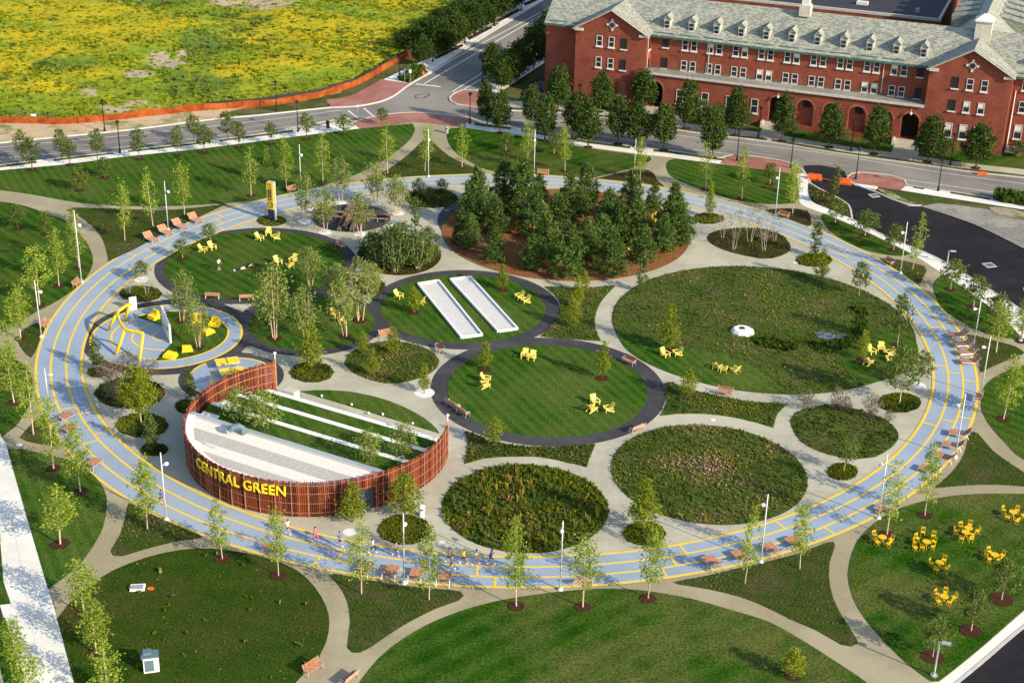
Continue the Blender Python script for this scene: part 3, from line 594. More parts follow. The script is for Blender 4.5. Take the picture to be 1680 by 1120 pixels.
# small play court
sheet('play_court', circle((-41.55, 166.14), 9.02), 'track_blue', .026)
gl = spline([(223.6, 520, 1), (252.5, 513), (293, 510.6), (330, 514.6), (357, 524), (373, 537), (374, 550), (365, 563), (341, 577), (301, 588.6), (254, 593, 1), (280, 564.5, 1), (268, 535, 1)])
sheet('lawn', gl, 'lawn', .044, thick=.05)
cl = MB()
ribbon(cl, circle((-41.55, 166.14), 8.9), .3, .034, True)
zq = lambda a: [(140+p[0]/6.222, 460+p[1]/6.222) for p in a]
for arc in ([(520, 375), (700, 330), (950, 315), (1180, 340), (1350, 400), (1450, 480), (1455, 560), (1400, 640), (1250, 730), (1000, 800), (710, 828)], [(560, 390), (400, 440), (290, 520), (265, 600), (300, 670), (420, 750), (570, 795), (720, 800)], [(690, 440), (560, 490), (490, 545), (480, 610), (540, 670), (650, 700), (820, 715)], [(830, 505), (740, 520), (690, 570), (720, 605), (850, 620)]):
    ribbon(cl, spline(zq(arc), .4, closed=False), .26, .036 if arc[0] != (520, 375) else .048)
sheet('table_court', circle((-31.94, 155.7), 4.89), 'track_blue', .026)
ribbon(cl, circle((-31.94, 155.7), 4.78), .28, .034, True)
ribbon(cl, circle((-31.4, 155.2), 2.75), .25, .034, True)
tag(cl.build('court_marking', 'track_yellow'), kind='structure')
# white concrete discs under the birches, small round covers
for i, (x, y, r) in enumerate(((500, 363.6, 10.5), (533.6, 381, 10.7), (591, 384, 11), (560, 331.5, 10), (617, 334, 10), (653, 350, 10), (643, 371.5, 10), (516, 344, 9), (232, 459, 11.5), (696, 644, 17), (1507, 632.5, 12.5), (573, 872.5, 11))):
    b = G(x, y); sheet('tree_disc', circle((b.x, b.y), r*MPP(b), 40), 'disc_white', .030, thick=.05)
for x, y, r in ((1170, 689, 4.6), (32, 730, 5), (725, 890, 5.5), (1305, 431, 4.5)):
    b = G(x, y); sheet('utility_cover', circle((b.x, b.y), r*MPP(b), 24), 'disc_white', .034)
# joints in the park paths
# ================================================================ THE BRICK BUILDING (local x = along the front to the right, y = back)
BO = (79.8, 241.4, -.10); BR = math.radians(-20.5)
B = empty('brick_building', BO, BR)
tag(B, 'long three-storey red brick building with pale slate roofs, gabled wings and arched ground floor', 'building')
m, nt, out = _new('slate')
b = N(nt, 'ShaderNodeBsdfPrincipled'); b.inputs['Roughness'].default_value = .7; nt.links.new(b.outputs[0], out.inputs[0])
tc = N(nt, 'ShaderNodeTexCoord'); mp = N(nt, 'ShaderNodeMapping'); mp.inputs['Scale'].default_value = (1.5, 3.8, 3.8)
nt.links.new(tc.outputs['Object'], mp.inputs[0])
vo = N(nt, 'ShaderNodeTexVoronoi'); vo.inputs['Scale'].default_value = 1.35; nt.links.new(mp.outputs[0], vo.inputs['Vector'])
sp = N(nt, 'ShaderNodeSeparateXYZ'); nt.links.new(vo.outputs['Color'], sp.inputs[0])
col = mixc(nt, (.345, .36, .285), (.27, .29, .24), ramp(nt, noisen(nt, tc.outputs['Object'], .5, 5, .7), .35, .65))
nz = ramp(nt, sp.outputs[0], .46, .52)
n2 = ramp(nt, noisen(nt, mp.outputs[0], 2.6, 3, .6), .40, .48)
mm = N(nt, 'ShaderNodeMath', operation='MULTIPLY'); nt.links.new(nz, mm.inputs[0]); nt.links.new(n2, mm.inputs[1])
mm2 = N(nt, 'ShaderNodeMath', operation='MULTIPLY'); nt.links.new(mm.outputs[0], mm2.inputs[0]); mm2.inputs[1].default_value = .85
col = mixc(nt, col, (.115, .13, .115), mm2.outputs[0])
col = mixc(nt, col, (.33, .26, .20), ramp(nt, sp.outputs[1], .90, .95))
nt.links.new(col, b.inputs['Base Color'])
def gable_block(mb, x0, x1, y0, y1, ze, zr):           # walls of a block whose gable faces the front
    xm = (x0+x1)/2
    mb.add([(x0, y0, 0), (x1, y0, 0), (x1, y0, ze), (xm, y0, zr), (x0, y0, ze), (x0, y1, 0), (x1, y1, 0), (x1, y1, ze), (xm, y1, zr), (x0, y1, ze)],
           [(0, 1, 2, 3, 4), (9, 8, 7, 6, 5), (1, 6, 7, 2), (5, 0, 4, 9)])
W = MB()
MAINV = 2.7; EZ = 13.2; RV = 9.2; RZ = 18.1
gable_block(W, -13.3, -.1, 0, 13, 13.35, 17.1); gable_block(W, -74.5, -61.4, 0, 13, 13.35, 17.1)
def wing(x0, x1, y0=MAINV, y1=15.8):
    ym = (y0+y1)/2
    W.add([(x0, y0, 0), (x1, y0, 0), (x1, y0, EZ), (x0, y0, EZ), (x0, y1, 0), (x1, y1, 0), (x1, y1, EZ), (x0, y1, EZ), (x0, ym, RZ-.1), (x1, ym, RZ-.1)],
          [(0, 1, 2, 3), (1, 5, 6, 9, 2), (5, 4, 7, 6), (4, 0, 3, 8, 7)])
wing(-61.6, -13.1); wing(-81, -74.3); wing(-.3, 24)
W.build('wall', 'brick', B)
RW = MB(); gable_block(RW, -12.6, -.9, 15, 75, 13.0, 18.7); RW.build('wall', 'brick', B)
def roofslab(mb, a, b_, c, d, t=.22):                 # four corners counter-clockwise seen from above
    p = [Vector(q) for q in (a, b_, c, d)]; n_ = (p[1]-p[0]).cross(p[3]-p[0]).normalized()
    lo = [q-n_*t for q in p]
    mb.add(p+lo, [(0, 1, 2, 3), (7, 6, 5, 4)] + [(i, i+4, (i+1) % 4+4, (i+1) % 4) for i in range(4)])
R_ = MB()
sl = (RZ-EZ)/(RV-MAINV)
ev = MAINV-.55; ez = EZ+.12-.55*sl+.1
for x0, x1 in ((-81.25, 24),):
    roofslab(R_, (x0, ev, ez), (x1, ev, ez), (x1, RV, RZ+.2), (x0, RV, RZ+.2))
    roofslab(R_, (x0, RV, RZ+.2), (x1, RV, RZ+.2), (x1, 16.4, ez), (x0, 16.4, ez))
gs = (17.1-13.35)/6.6
for xc in (-6.7, -67.95):
    e = 7.0; z0 = 17.35-e*gs
    yb = 7.9
    # each slope meets the main roof along a valley
    for s_ in (-1, 1):
        vy = ev + (z0-ez)/sl; vr = ev + (17.35-ez)/sl
        P = [(xc+s_*e, -.45, z0), (xc, -.45, 17.35), (xc, vr+.2, 17.35), (xc+s_*e, vy+.4, z0)]
        if s_ > 0: P = [P[0], P[3], P[2], P[1]]
        P = P if (Vector(P[1])-Vector(P[0])).cross(Vector(P[3])-Vector(P[0])).z > 0 else P[::-1]
        roofslab(R_, *P)
rs_ = (19.0-13.1)/6.9
roofslab(R_, (-6.75, 9.3, 19.0), (-6.75, 76, 19.0), (-13.6, 76, 13.1), (-13.6, 9.3, 13.1)); roofslab(R_, (.15, 9.3, 13.1), (.15, 76, 13.1), (-6.75, 76, 19.0), (-6.75, 9.3, 19.0))
RO = R_.build('roof', 'slate', B)
dm = MB()                                              # shed monitors along the rear wing, both slopes
for k in range(12):
    y = 24+k*4.4
    for s_ in (-1, 1):
        xa = -6.75+s_*1.9; xb = -6.75+s_*6.3; za = 19.0-1.9*rs_+.15; zb = za-.9
        P = [(xa, y, za), (xb, y, zb), (xb, y+2.7, zb), (xa, y+2.7, za)]
        if s_ < 0: P = P[::-1]
        roofslab(dm, *P, t=.2)
        zq_ = 19.0-6.3*rs_
        dm.add([(xb-s_*.1, y+.1, zq_-.3), (xb-s_*.1, y+2.6, zq_-.3), (xb-s_*.1, y+2.6, zb-.1), (xb-s_*.1, y+.1, zb-.1), (xa, y+.1, za-.1), (xa, y+2.6, za-.1)], [(0, 1, 2, 3), (0, 3, 4), (1, 5, 2)])
dm.build('roof_monitor', 'slate', RO)
# trim: gutters, rakes, returns, string courses, arcade cornice
for xc in (-6.7, -67.95):
    T = MB()
    for s_ in (-1, 1):
        T.bar((xc+s_*7.0, -.47, 17.35-7.0*gs-.22), (xc, -.47, 17.12), .12, .34, up=(0, 1, 0))
        q = MB(); q.box((xc+s_*5.9, -.22, 13.15), (1.5, .46, .42)); q.build('eave_return', 'limestone', B)
    T.build('stone_trim', 'limestone', B)
gt = MB()
for x0, x1 in ((-61.3, -13.4), (-81, -74.6), (0, 24)):
    L = x1-x0; gt.box(((x0+x1)/2, ev-.12, ez-.2), (L, .3, .26)); gt.box(((x0+x1)/2, MAINV-.16, EZ-.42), (L, .3, .3))
    for k in range(max(2, int(L/4.4))): gt.box((x0+2.2+k*4.4, ev+.45, ez+.42), (3.4, .08, .16))
gt.build('gutter', 'copper_green', B)
for x, y in ((-20.95, MAINV-.12), (-50.9, MAINV-.12), (-61.25, .4)):
    dp = MB(); dp.tube([(x, y, 13), (x, y, 7.5)], .07); dp.build('downpipe', 'limestone', B)
# round gable windows with keystones
for xc in (-6.62, -67.81):
    k = MB(); k.m = 0
    k.tube([(xc, -.02, 14.48), (xc, -.12, 14.48)], .62, 16)
    o = k.build('round_window', 'limestone', B)
    g = MB(); g.tube([(xc, -.10, 14.48), (xc, -.16, 14.48)], .46, 16); g.build('pane', 'window_glass', o)
    for dx, dz in ((0, .85), (0, -.85), (.85, 0), (-.85, 0)):
        s = MB(); s.box((xc+dx, -.08, 14.48+dz), (.34, .14, .34)); s.build('keystone', 'white_trim', o)
# ---- windows: one built window, copied with its sash bars, pane and sill
def window(w, h, kind):
    t = MB(); fw = .08
    t.box((-w/2+fw/2, -.03, 0), (fw, .12, h)); t.box((w/2-fw/2, -.03, 0), (fw, .12, h)); t.box((0, -.032, h/2-fw/2), (w-2*fw-.01, .12, fw)); t.box((0, -.032, -h/2+fw/2), (w-2*fw-.01, .12, fw)); t.box((0, -.02, 0), (w-2*fw-.01, .08, .09))
    f = t.build('window', 'window_dark' if kind == 'dark' else 'white_trim', B)
    p = MB(); p.box((0, .0, 0), (w-2*fw-.02, .05, h-2*fw-.02)); p.build('pane', 'window_dark' if kind == 'dark' else 'window_glass', f)
    s = MB(); s.box((0, -.09, -h/2-.11), (w+.22, .28, .2)); s.build('sill', 'white_trim', f)
    if kind == 'blind':
        q = MB(); q.box((0, -.03, h*.24), (w-2*fw-.03, .02, h*.36)); q.build('blind', 'blind', f)
    return Proto(f)
WIN = {}
def win(x, y, z, kind='glass', w=1.05, h=1.85, rz=0):
    k = (kind, w, h)
    if k not in WIN: WIN[k] = window(w, h, kind)
    p = WIN[k]; o = dup(p.root, p.tree) if p.used else p.root
    p.used = True; o.location = (x, y, z); o.rotation_euler = (0, 0, rz)
for x in (-70.05, -67.83): win(x, 0, 11.45); win(x, 0, 7.65)
win(-65.55, 0, 11.4, 'dark'); win(-65.55, 0, 7.65, 'dark')
win(-8.95, 0, 11.4, 'dark'); win(-8.95, 0, 7.6, 'dark')
for x in (-6.62, -4.32): win(x, 0, 11.38); win(x, 0, 7.6, 'blind')
for x in (-9.0, -6.6, -4.3): win(x, 0, 3.35, 'blind', 1.25, 2.5)
ux = []
for k in range(9):
    ux += [-55.23+4.4*k*1.023, -53.65+4.4*k*1.023]
for x in ux:
    if x < -16: win(x, MAINV, 11.75, 'blind' if int(x*7.3) % 5 == 0 else 'glass'); win(x, MAINV, 8.1, 'blind' if int(x*5.1) % 4 == 0 else 'glass', 1.05, 1.7)
for x in (-58.75, -14.95): win(x, MAINV, 11.85, 'dark'); win(x, MAINV, 8.15, 'dark')
for x in (1.9, 4.3, 8.2, 10.0, 13, 15): win(x, MAINV, 11.6); win(x, MAINV, 7.9); win(x, MAINV, 3.7, 'blind', 1.25, 2.4)
for y in (.85, 1.75):
    win(-61.39, y, 11.5, 'dark', .5, 1.9, PI/2); win(-61.39, y, 7.9, 'dark', .5, 1.9, PI/2)
for y in (6, 9.5, 13): win(-81.0, y, 11.4, 'glass', 1.15, 1.95, -PI/2); win(-81.0, y, 7.5, 'glass', 1.15, 1.95, -PI/2)
bf = MB(); bf.box((-65.5, -.03, 3.4), (1.35, .10, 2.5)); bf.box((-67.9, -.03, 3.4), (1.35, .10, 2.5)); bf.build('bricked_window', 'brick_fill', B)
bs = MB(); bs.box((-65.5, -.1, 2.0), (1.7, .26, .2)); bs.build('sill', 'white_trim', B)
# ---- arcade: a front wall with round arches, stone plinth, cornice and a narrow roof
A0, A1, AZ = -61.38, -13.32, 6.7
aw = MB()
arches = [(-59.5, 2.9, 'open')] + [(x, 2.9, 'blind') for x in (-32.9, -28.4, -24.05, -19.6)] + [(-37.6, 3.0, 'open'), (-15.25, 2.9, 'open')]
arches.sort()
bounds = [A0]
for i in range(len(arches)-1): bounds.append((arches[i][0]+arches[i+1][0])/2)
bounds.append(A1)
for (cx, w, kind), xa, xb in zip(arches, bounds[:-1], bounds[1:]):
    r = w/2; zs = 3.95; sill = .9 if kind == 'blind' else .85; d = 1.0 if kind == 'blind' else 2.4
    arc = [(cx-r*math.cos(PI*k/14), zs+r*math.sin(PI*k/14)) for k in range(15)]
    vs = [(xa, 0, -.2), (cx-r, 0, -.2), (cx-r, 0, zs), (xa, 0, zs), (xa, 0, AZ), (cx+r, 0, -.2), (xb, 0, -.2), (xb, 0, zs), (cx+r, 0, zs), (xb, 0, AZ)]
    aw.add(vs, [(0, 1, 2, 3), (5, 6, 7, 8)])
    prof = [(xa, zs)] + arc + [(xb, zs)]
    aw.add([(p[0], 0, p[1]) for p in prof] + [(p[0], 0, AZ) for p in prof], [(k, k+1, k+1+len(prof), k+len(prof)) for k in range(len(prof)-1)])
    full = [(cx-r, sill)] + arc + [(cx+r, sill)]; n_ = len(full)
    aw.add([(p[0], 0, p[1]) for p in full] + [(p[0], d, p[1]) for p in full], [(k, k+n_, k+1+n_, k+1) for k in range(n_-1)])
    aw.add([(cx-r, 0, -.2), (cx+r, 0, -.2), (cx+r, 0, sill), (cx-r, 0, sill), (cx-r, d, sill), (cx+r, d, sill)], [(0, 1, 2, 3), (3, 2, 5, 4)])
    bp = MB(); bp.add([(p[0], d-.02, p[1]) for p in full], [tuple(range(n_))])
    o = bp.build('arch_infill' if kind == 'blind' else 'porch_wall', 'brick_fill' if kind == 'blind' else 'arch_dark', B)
    if kind == 'blind':
        g = MB(); g.box((cx+.15, d-.06, 4.55), (1.35, .10, 1.25)); g.build('window', 'window_dark', o)
    st = MB()
    for k in range(14):
        a0, a1 = PI*k/14, PI*(k+1)/14
        st.add([(cx-(r+q)*math.cos(a), y_, zs+(r+q)*math.sin(a)) for y_ in (-.05, .02) for a in (a0, a1) for q in (.02, .34)], [(0, 1, 3, 2), (1, 5, 7, 3), (0, 2, 6, 4)])
    st.build('arch_ring', 'brick_fill', B)
    if kind == 'open':
        s = MB()
        for k in range(6): s.box((cx, -.32*k-.16, .85-.15*k-.42), (w+1.0-.02*k, .32, .85))
        s.build('steps', 'step_stone', B)
        for e in (-1, 1):
            s2 = MB(); s2.box((cx+e*(w/2+.75), -.8, .45), (.45, 1.6, 1.15)); s2.build('step_wall', 'limestone', B)
        lamp = MB(); lamp.tube([(cx, -.05, 6.2), (cx, -.5, 6.0), (cx, -.5, 5.7)], .035); lp = lamp.build('porch_lamp', 'silver', B)
        l2 = MB(); l2.tube([(cx, -.5, 5.72), (cx, -.5, 5.45), (cx, -.5, 5.25)], [.1, .22, .12], 8); l2.build('globe', 'disc_white', lp)
aw.build('arcade_wall', 'brick', B)
for x in (-54.9, -50.4, -46.0, -41.6): win(x, 0, 3.25, 'glass', 1.25, 2.5)
cn = MB(); cn.box(((A0+A1)/2, -.1, AZ+.12), (A1-A0-.06, .5, .36)); cn.build('cornice', 'limestone', B)
ar = MB(); roofslab(ar, (A0+.05, -.1, AZ+.36), (A1-.05, -.1, AZ+.36), (A1-.05, MAINV-.01, 7.12), (A0+.05, MAINV-.01, 7.12)); ar.build('arcade_roof', 'gravel', B)
rl = MB(); rl.box(((A0+A1)/2, MAINV-.12, 7.2), (A1-A0-.1, .2, .18)); rl.build('flashing', 'copper_green', B)
# ---- dormers
def dormer():
    w, h, d = 1.2, 1.55, 2.0
    t = MB(); t.box((0, d/2, h/2-.25), (w, d, h)); 
    t.add([(-w/2, 0, h/2+.62), (w/2, 0, h/2+.62), (0, 0, h/2+1.3)], [(0, 1, 2)])
    o = t.build('dormer', 'limestone', B)
    r = MB()
    for s_ in (-1, 1):
        P = [(s_*(w/2+.16), -.18, h/2+.52), (s_*(w/2+.16), d+.3, h/2+.52), (0, d+.9, h/2+1.36), (0, -.18, h/2+1.36)]
        if s_ < 0: P = P[::-1]
        roofslab(r, *P, t=.08)
    r.build('dormer_roof', 'slate', o)
    p = MB(); p.box((0, -.03, .38), (.72, .08, 1.2)); p.build('pane', 'window_glass', o)
    f = MB(); f.box((0, -.06, .38), (.72, .06, .06)); f.box((0, -.06, -.3), (1.0, .2, .12)); f.build('sash_bar', 'white_trim', o)
    return Proto(o)
D = dormer()
for x in (-75.2, -76.0+.8-4.4*0, -58.97, -54.55, -50.1, -45.75, -41.4, -37.0, -32.6, -28.2, -23.8, -19.4, -14.95, 3.2, 9.5):
    if x == -76.0+.8: continue
    o = dup(D.root, D.tree) if D.used else D.root
    D.used = True; o.location = (x, 3.6, 14.35)
# ---- cupola and chimney
c = MB(); c.box((-36.0, 8.6, 18.6), (1.9, 1.9, 1.9)); cu = c.build('cupola', 'limestone', B)
c = MB(); c.box((-36.0, 8.6, 20.3), (1.3, 1.3, 1.5)); c.build('lantern', 'white_trim', cu)
c = MB(); c.tube([(-36, 8.6, 21.0), (-36, 8.6, 21.4), (-36, 8.6, 22.6)], [1.0, .9, .1], 8); c.build('cupola_cap', 'copper_green', cu)
c = MB(); c.box((-6.3, 8.4, 18.4), (2.6, 2.4, 3.2)); ch = c.build('chimney', 'limestone', B)
c = MB(); c.box((-6.3, 8.4, 20.15), (3.1, 2.9, .25)); c.box((-6.3, 8.4, 20.7), (2.9, 2.7, .85), taper=.25); c.build('chimney_cap', 'white_trim', ch)
# ---- blocks at the back
B2 = empty('flat_roofed_block', BO, BR); tag(B2, 'low brick block with a black flat roof behind the slate-roofed wing', 'building')
q = MB(); q.box((-56, 69, 5.0), (78, 42, 9.9)); q.build('wall', 'brick', B2)
q = MB(); q.box((-56, 69, 9.98), (77, 41, .1)); q.build('roof', 'roof_flat', B2)
q = MB(); q.box((-56, 48.2, 10.1), (78.4, .5, .5)); q.box((-56, 89.8, 10.1), (78.4, .5, .5)); q.box((-17.2, 69, 10.1), (.5, 41.1, .5)); q.box((-94.8, 69, 10.1), (.5, 41.1, .5)); q.build('parapet', 'limestone', B2)
q = MB(); q.box((-33, 55, 10.3), (2.2, 1.5, .6)); q.build('roof_hatch', 'white_trim', B2)
q = MB(); q.box((-22, 53, 10.4), (.8, .8, .9)); q.build('roof_vent', 'grey_metal', B2)
B3 = empty('rear_building', BO, BR); tag(B3, 'tall brick building with white windows at the top edge beyond the black flat roof', 'building')
q = MB(); q.box((-40, 106, 9), (56, 12, 18)); q.build('wall', 'brick', B3)
for k in range(14):
    w_ = MB(); x = -64+k*3.6
    w_.box((x, 99.95, 11.6), (1.5, .14, 2.3)); f = w_.build('window', 'white_trim', B3)
    p_ = MB(); p_.box((x, 99.9, 11.6), (1.15, .14, 1.95)); p_.build('pane', 'window_glass', f)
q = MB(); q.box((-40, 106, 18.2), (57, 13, .4)); q.build('roof', 'roof_flat', B3)
# pole and white box by the right gable
g = G(1650, 249); t = empty('flagpole', (g.x, g.y, -.02)); tag(t, 'tall white pole standing beside the right brick gable', 'flagpole')
q = MB(); q.tube([(0, 0, 0), (0, 0, 10.4)], [.11, .07]); q.build('pole', 'white_metal', t); q = MB(); q.disc((0, 0, 0), .3, .12); q.build('base', 'white_metal', t)
g = G(1657, 246, .6); t = empty('air_conditioner', (g.x+.4, g.y+.6, -.02), BR); tag(t, 'white wall box near the foot of the white pole', 'air conditioner')
q = MB(); q.box((0, 0, .55), (1.3, .7, 1.0)); q.build('case', 'white_metal', t); q = MB(); q.disc((0, 0, .0), .4, .06); q.box((0, -.37, .6), (.9, .05, .7)); q.build('grille', 'grey_metal', t)
# ================================================================ THE ROUND TIMBER PAVILION WITH SEATING TERRACES
PC = Vector((-20.0, 139.95, 0)); PR = 13.62; PA = math.radians(-28.0)
pa = Vector((math.cos(PA), math.sin(PA), 0)); pb = Vector((-pa.y, pa.x, 0))
P = empty('pavilion', (0, 0, 0)); tag(P, 'round timber-slatted pavilion with yellow CENTRAL GREEN lettering, pale roof and grass terraces', 'pavilion')
def pang(x, y): d = G(x, y)-PC; return math.atan2(d.y, d.x)
aL = pang(451, 640); aR = pang(732, 749)
if aL < 0: aL += 2*PI
aR = aR if aR > 0 else aR+2*PI
if aR < aL: aR += 2*PI                                  # sweep from back-left round the front to the right end
aD0, aD1 = pang(592, 842), pang(617, 833)
aD0 += 2*PI if aD0 < 0 else 0; aD1 += 2*PI if aD1 < 0 else 0
def pp(a, r, z): return Vector((PC.x+r*math.cos(a), PC.y+r*math.sin(a), z))
SH = 3.95
nb = int((aR-aL)*PR/.19); rs = random.Random(2)
sm = MB()
for k in range(nb+1):
    a = aL+(aR-aL)*k/nb; door = aD0 < a < aD1
    z0, z1 = (2.45 if door else .05), SH-.05+.06*math.sin(k*1.7)
    c, s_ = math.cos(a), math.sin(a); o = PC + Vector((c, s_, 0))*PR
    T_ = Matrix.Translation((o.x, o.y, (z0+z1)/2)) @ Matrix.Rotation(a, 4, 'Z')
    sm.m = (0, 0, 0, 1, 1, 1, 2)[rs.randrange(7)]; sm.box(None, (.12, .125, z1-z0), M=T_)
SO = sm.build('timber_screen', ['slat_red', 'slat_dark', 'slat_light'], P)
fr = MB()
for r_, zz, w in ((PR-.1, .5, .07), (PR-.1, 1.5, .07), (PR-.1, 2.6, .08), (PR-.1, 3.55, .08), (PR+.085, .5, .045), (PR+.085, 1.55, .045), (PR+.085, 2.62, .045), (PR+.085, 3.55, .05)):
    segs = [(aL, aR)] if zz > 2 else [(aL, aD0), (aD1, aR)]
    for q0, q1 in segs: fr.tube([pp(q0+(q1-q0)*k/90, r_, zz) for k in range(91)], w/1.6, 4)
fr.build('rail', 'rail_wood', SO)
for k in range(36):
    po = MB()
    a = aL+(aR-aL)*k/35
    if aD0+.005 < a < aD1-.005: continue
    po.tube([pp(a, PR+.1, 0), pp(a, PR+.1, SH+.05)], .045, 6); po.build('post', 'rail_wood', SO)
for a in (aL, aR):
    e = MB(); e.tube([pp(a, PR, 0), pp(a, PR, SH+.25)], .1, 8); eo = e.build('end_post', 'timber_pale', P)
    l = MB(); l.tube([pp(a, PR, SH+.25), pp(a, PR, SH+.8)], .05, 6); l.tube([pp(a, PR, SH+.8), pp(a, PR, SH+.98), pp(a, PR, SH+1.1)], [.1, .2, .08], 8); l.build('lamp', 'white_metal', eo)
# inner wall behind the slats so the building is closed, doors
def chordx(b, r): return math.sqrt(max(0, r*r-b*b))
RZ_ = 3.22; RB = -5.75; RI = PR-.28
arc = []
b0 = RB; x0 = chordx(b0, RI)
t0 = math.atan2(RB, -x0); t1 = math.atan2(RB, x0)
t0 = t0 if t0 < 0 else t0-2*PI
arc = [(RI*math.cos(t0+(t1-t0)*k/60), RI*math.sin(t0+(t1-t0)*k/60)) for k in range(61)]
toW = lambda p: (PC.x + pa.x*p[0]+pb.x*p[1], PC.y+pa.y*p[0]+pb.y*p[1])
wl_ = MB(); wl_.prism([toW(p) for p in arc], .02, RZ_-.14); WO = wl_.build('block_wall', 'timber_dark', P)
rf = MB(); rf.prism([toW((p[0]*1.0, p[1])) for p in arc], RZ_-.13, RZ_); RFO = rf.build('roof', 'roof_white', P)
def strip(b0, b1, z, name, m_, par, inset=.7):
    r = RI-inset
    lo = [(-chordx(b0, r), b0), (chordx(b0, r), b0)]; hi = [(chordx(b1, r), b1), (-chordx(b1, r), b1)]
    left = []; right = []
    for k in range(1, 8):
        bb = b0+(b1-b0)*k/8; right.append((chordx(bb, r), bb)); left.append((-chordx(bb, r), bb))
    q = MB(); q.prism([toW(p) for p in lo+right+hi+left[::-1]], RZ_, RZ_+.02); return q.build(name, m_, par)
strip(-9.55, -7.75, RZ_, 'gravel_band', 'roof_grey', RFO); strip(-13.0+.6, -11.1, RZ_, 'gravel_band', 'roof_grey', RFO)
ed = MB()
rim = [pp(PA+t0+(t1-t0)*k/60, PR-.33, RZ_+.1) for k in range(61)]
for i in range(60): ed.bar(rim[i], rim[i+1], .42, .3)
ed.build('parapet', 'white_metal', RFO)
q = MB(); q.bar(pp(PA+t0, RI, RZ_+.12), pp(PA+t1, RI, RZ_+.12), .55, .34); q.build('gutter', 'silver', RFO)
g_ = G(390, 713, RZ_)
hd = MB(); hd.tube([g_+Vector((.5, .2, 0)), g_+Vector((.5, .2, .7)), g_+Vector((.1, .1, 1.0)), g_+Vector((-.5, -.1, .9)), g_+Vector((-.75, -.15, .55))], .32, 10); hd.build('roof_vent', 'lid_blue', RFO)
for x, y in ((336, 727), (351, 735)):
    q = MB(); b_ = G(x, y, RZ_); q.tube([b_, b_+Vector((0, 0, .8))], .05); q.build('vent_pipe', 'grey_metal', RFO)
dr = MB()
for a0, a1, m_ in ((aD0, aD1, 'door_navy'),):
    dr.add([pp(a0, PR-.22, .03), pp(a1, PR-.22, .03), pp(a1, PR-.22, 2.42), pp(a0, PR-.22, 2.42)], [(0, 1, 2, 3)])
    dr.add([pp(a0, PR-.2, 2.42), pp(a1, PR-.2, 2.42), pp(a1, PR+.06, 2.42), pp(a0, PR+.06, 2.42)], [(0, 1, 2, 3)])
DO = dr.build('door', 'door_navy', P)
dh = MB(); dh.tube([pp(aD0*.8+aD1*.2, PR-.18, .95), pp(aD0*.8+aD1*.2, PR-.18, 1.25)], .03); dh.build('handle', 'silver', DO)
# terraces: white seat walls and lawn steps going down to the plaza
lev = [(-5.45, -1.55, 2.35), (-1.2, 2.25, 1.75), (2.6, 5.9, 1.0)]
for i, (b0, b1, z) in enumerate(lev):
    r = PR-.6
    def shp(b0, b1, r=r):
        lo = [(-chordx(b0, r), b0), (chordx(b0, r), b0)]; hi = [(chordx(b1, r), b1), (-chordx(b1, r), b1)]
        right = [(chordx(b0+(b1-b0)*k/6, r), b0+(b1-b0)*k/6) for k in range(1, 6)]
        return [toW(p) for p in lo+right+hi+[(-p[0], p[1]) for p in right[::-1]]]
    q = MB(); q.prism(shp(b0, b1), .01, z-.04); q.build('terrace_lawn', 'lawn', P)
    q = MB(); q.prism(shp(b1, b1+.62), .01, z); w0 = q.build('seat_wall', 'terrace_white', P)
    st = MB()
    for sg in (-1, 1):
        for k in range(5):
            ba = b0+(b1-b0)*k/5; bb = b0+(b1-b0)*(k+1)/5; xa, xb = sg*(chordx(ba, r)-.03), sg*(chordx(bb, r)-.03); wd = 2.2 if sg < 0 else .9
            q_ = [(xa, ba), (xa-sg*wd, ba), (xb-sg*wd, bb), (xb, bb)]
            st.prism([toW(p) for p in (q_[::-1] if sg > 0 else q_)], z-.3, z+.10-.06*k)
    st.build('stair', 'terrace_white', P)
for i, (a_, b_, z) in enumerate(((-11.2, -1.9, 2.3), (-11.0, 2.0, 1.7), (-9.6, 5.6, 1.0), (10.9, 5.2, .9), (11.9, 1.6, 1.6), (11.2, -2.2, 2.3))):
    q = MB(); w0 = Vector((*toW((a_, b_)), z)); w1 = Vector((*toW((a_, b_+1.1)), z-.35))
    q.tube([w0, w0+Vector((0, 0, .9)), w1+Vector((0, 0, .9)), w1], .04, 6); q.build('handrail', 'silver', P)
q = MB(); c0 = Vector((*toW((-8.6, 7.0)), .7)); q.box(c0, (1.5, 1.0, 1.35), PA); q.build('end_block', 'limestone', P)
# lettering CENTRAL GREEN bent along the slats
txt = 'CENTRAL GREEN'
aT0, aT1 = pang(331, 796), pang(472, 846)
fc = bpy.data.curves.new('t', 'FONT'); fc.body = txt; fc.size = 1.55; fc.extrude = .05; fc.offset = .022; fc.space_character = 1.05
to = bpy.data.objects.new('t', fc); COL.objects.link(to)
bpy.context.view_layer.update(); dg = bpy.context.evaluated_depsgraph_get(); me = bpy.data.meshes.new_from_object(to.evaluated_get(dg)); bpy.data.objects.remove(to)
xs = [v.co.x for v in me.vertices]; w_ = max(xs)-min(xs)
aa = aT0 if aT0 > 0 else aT0+2*PI; ab = aT1 if aT1 > 0 else aT1+2*PI
for v in me.vertices:
    t = (v.co.x-min(xs))/w_; a = aa+(ab-aa)*t
    # follow the circle: outward = +normal of the letter face
    p_ = pp(a, PR+.22+v.co.z, 2.42+v.co.y*.98); v.co = p_
me.materials.append(MATS['letter_yellow'])
lo_ = bpy.data.objects.new('lettering', me); COL.objects.link(lo_); lo_.parent = P
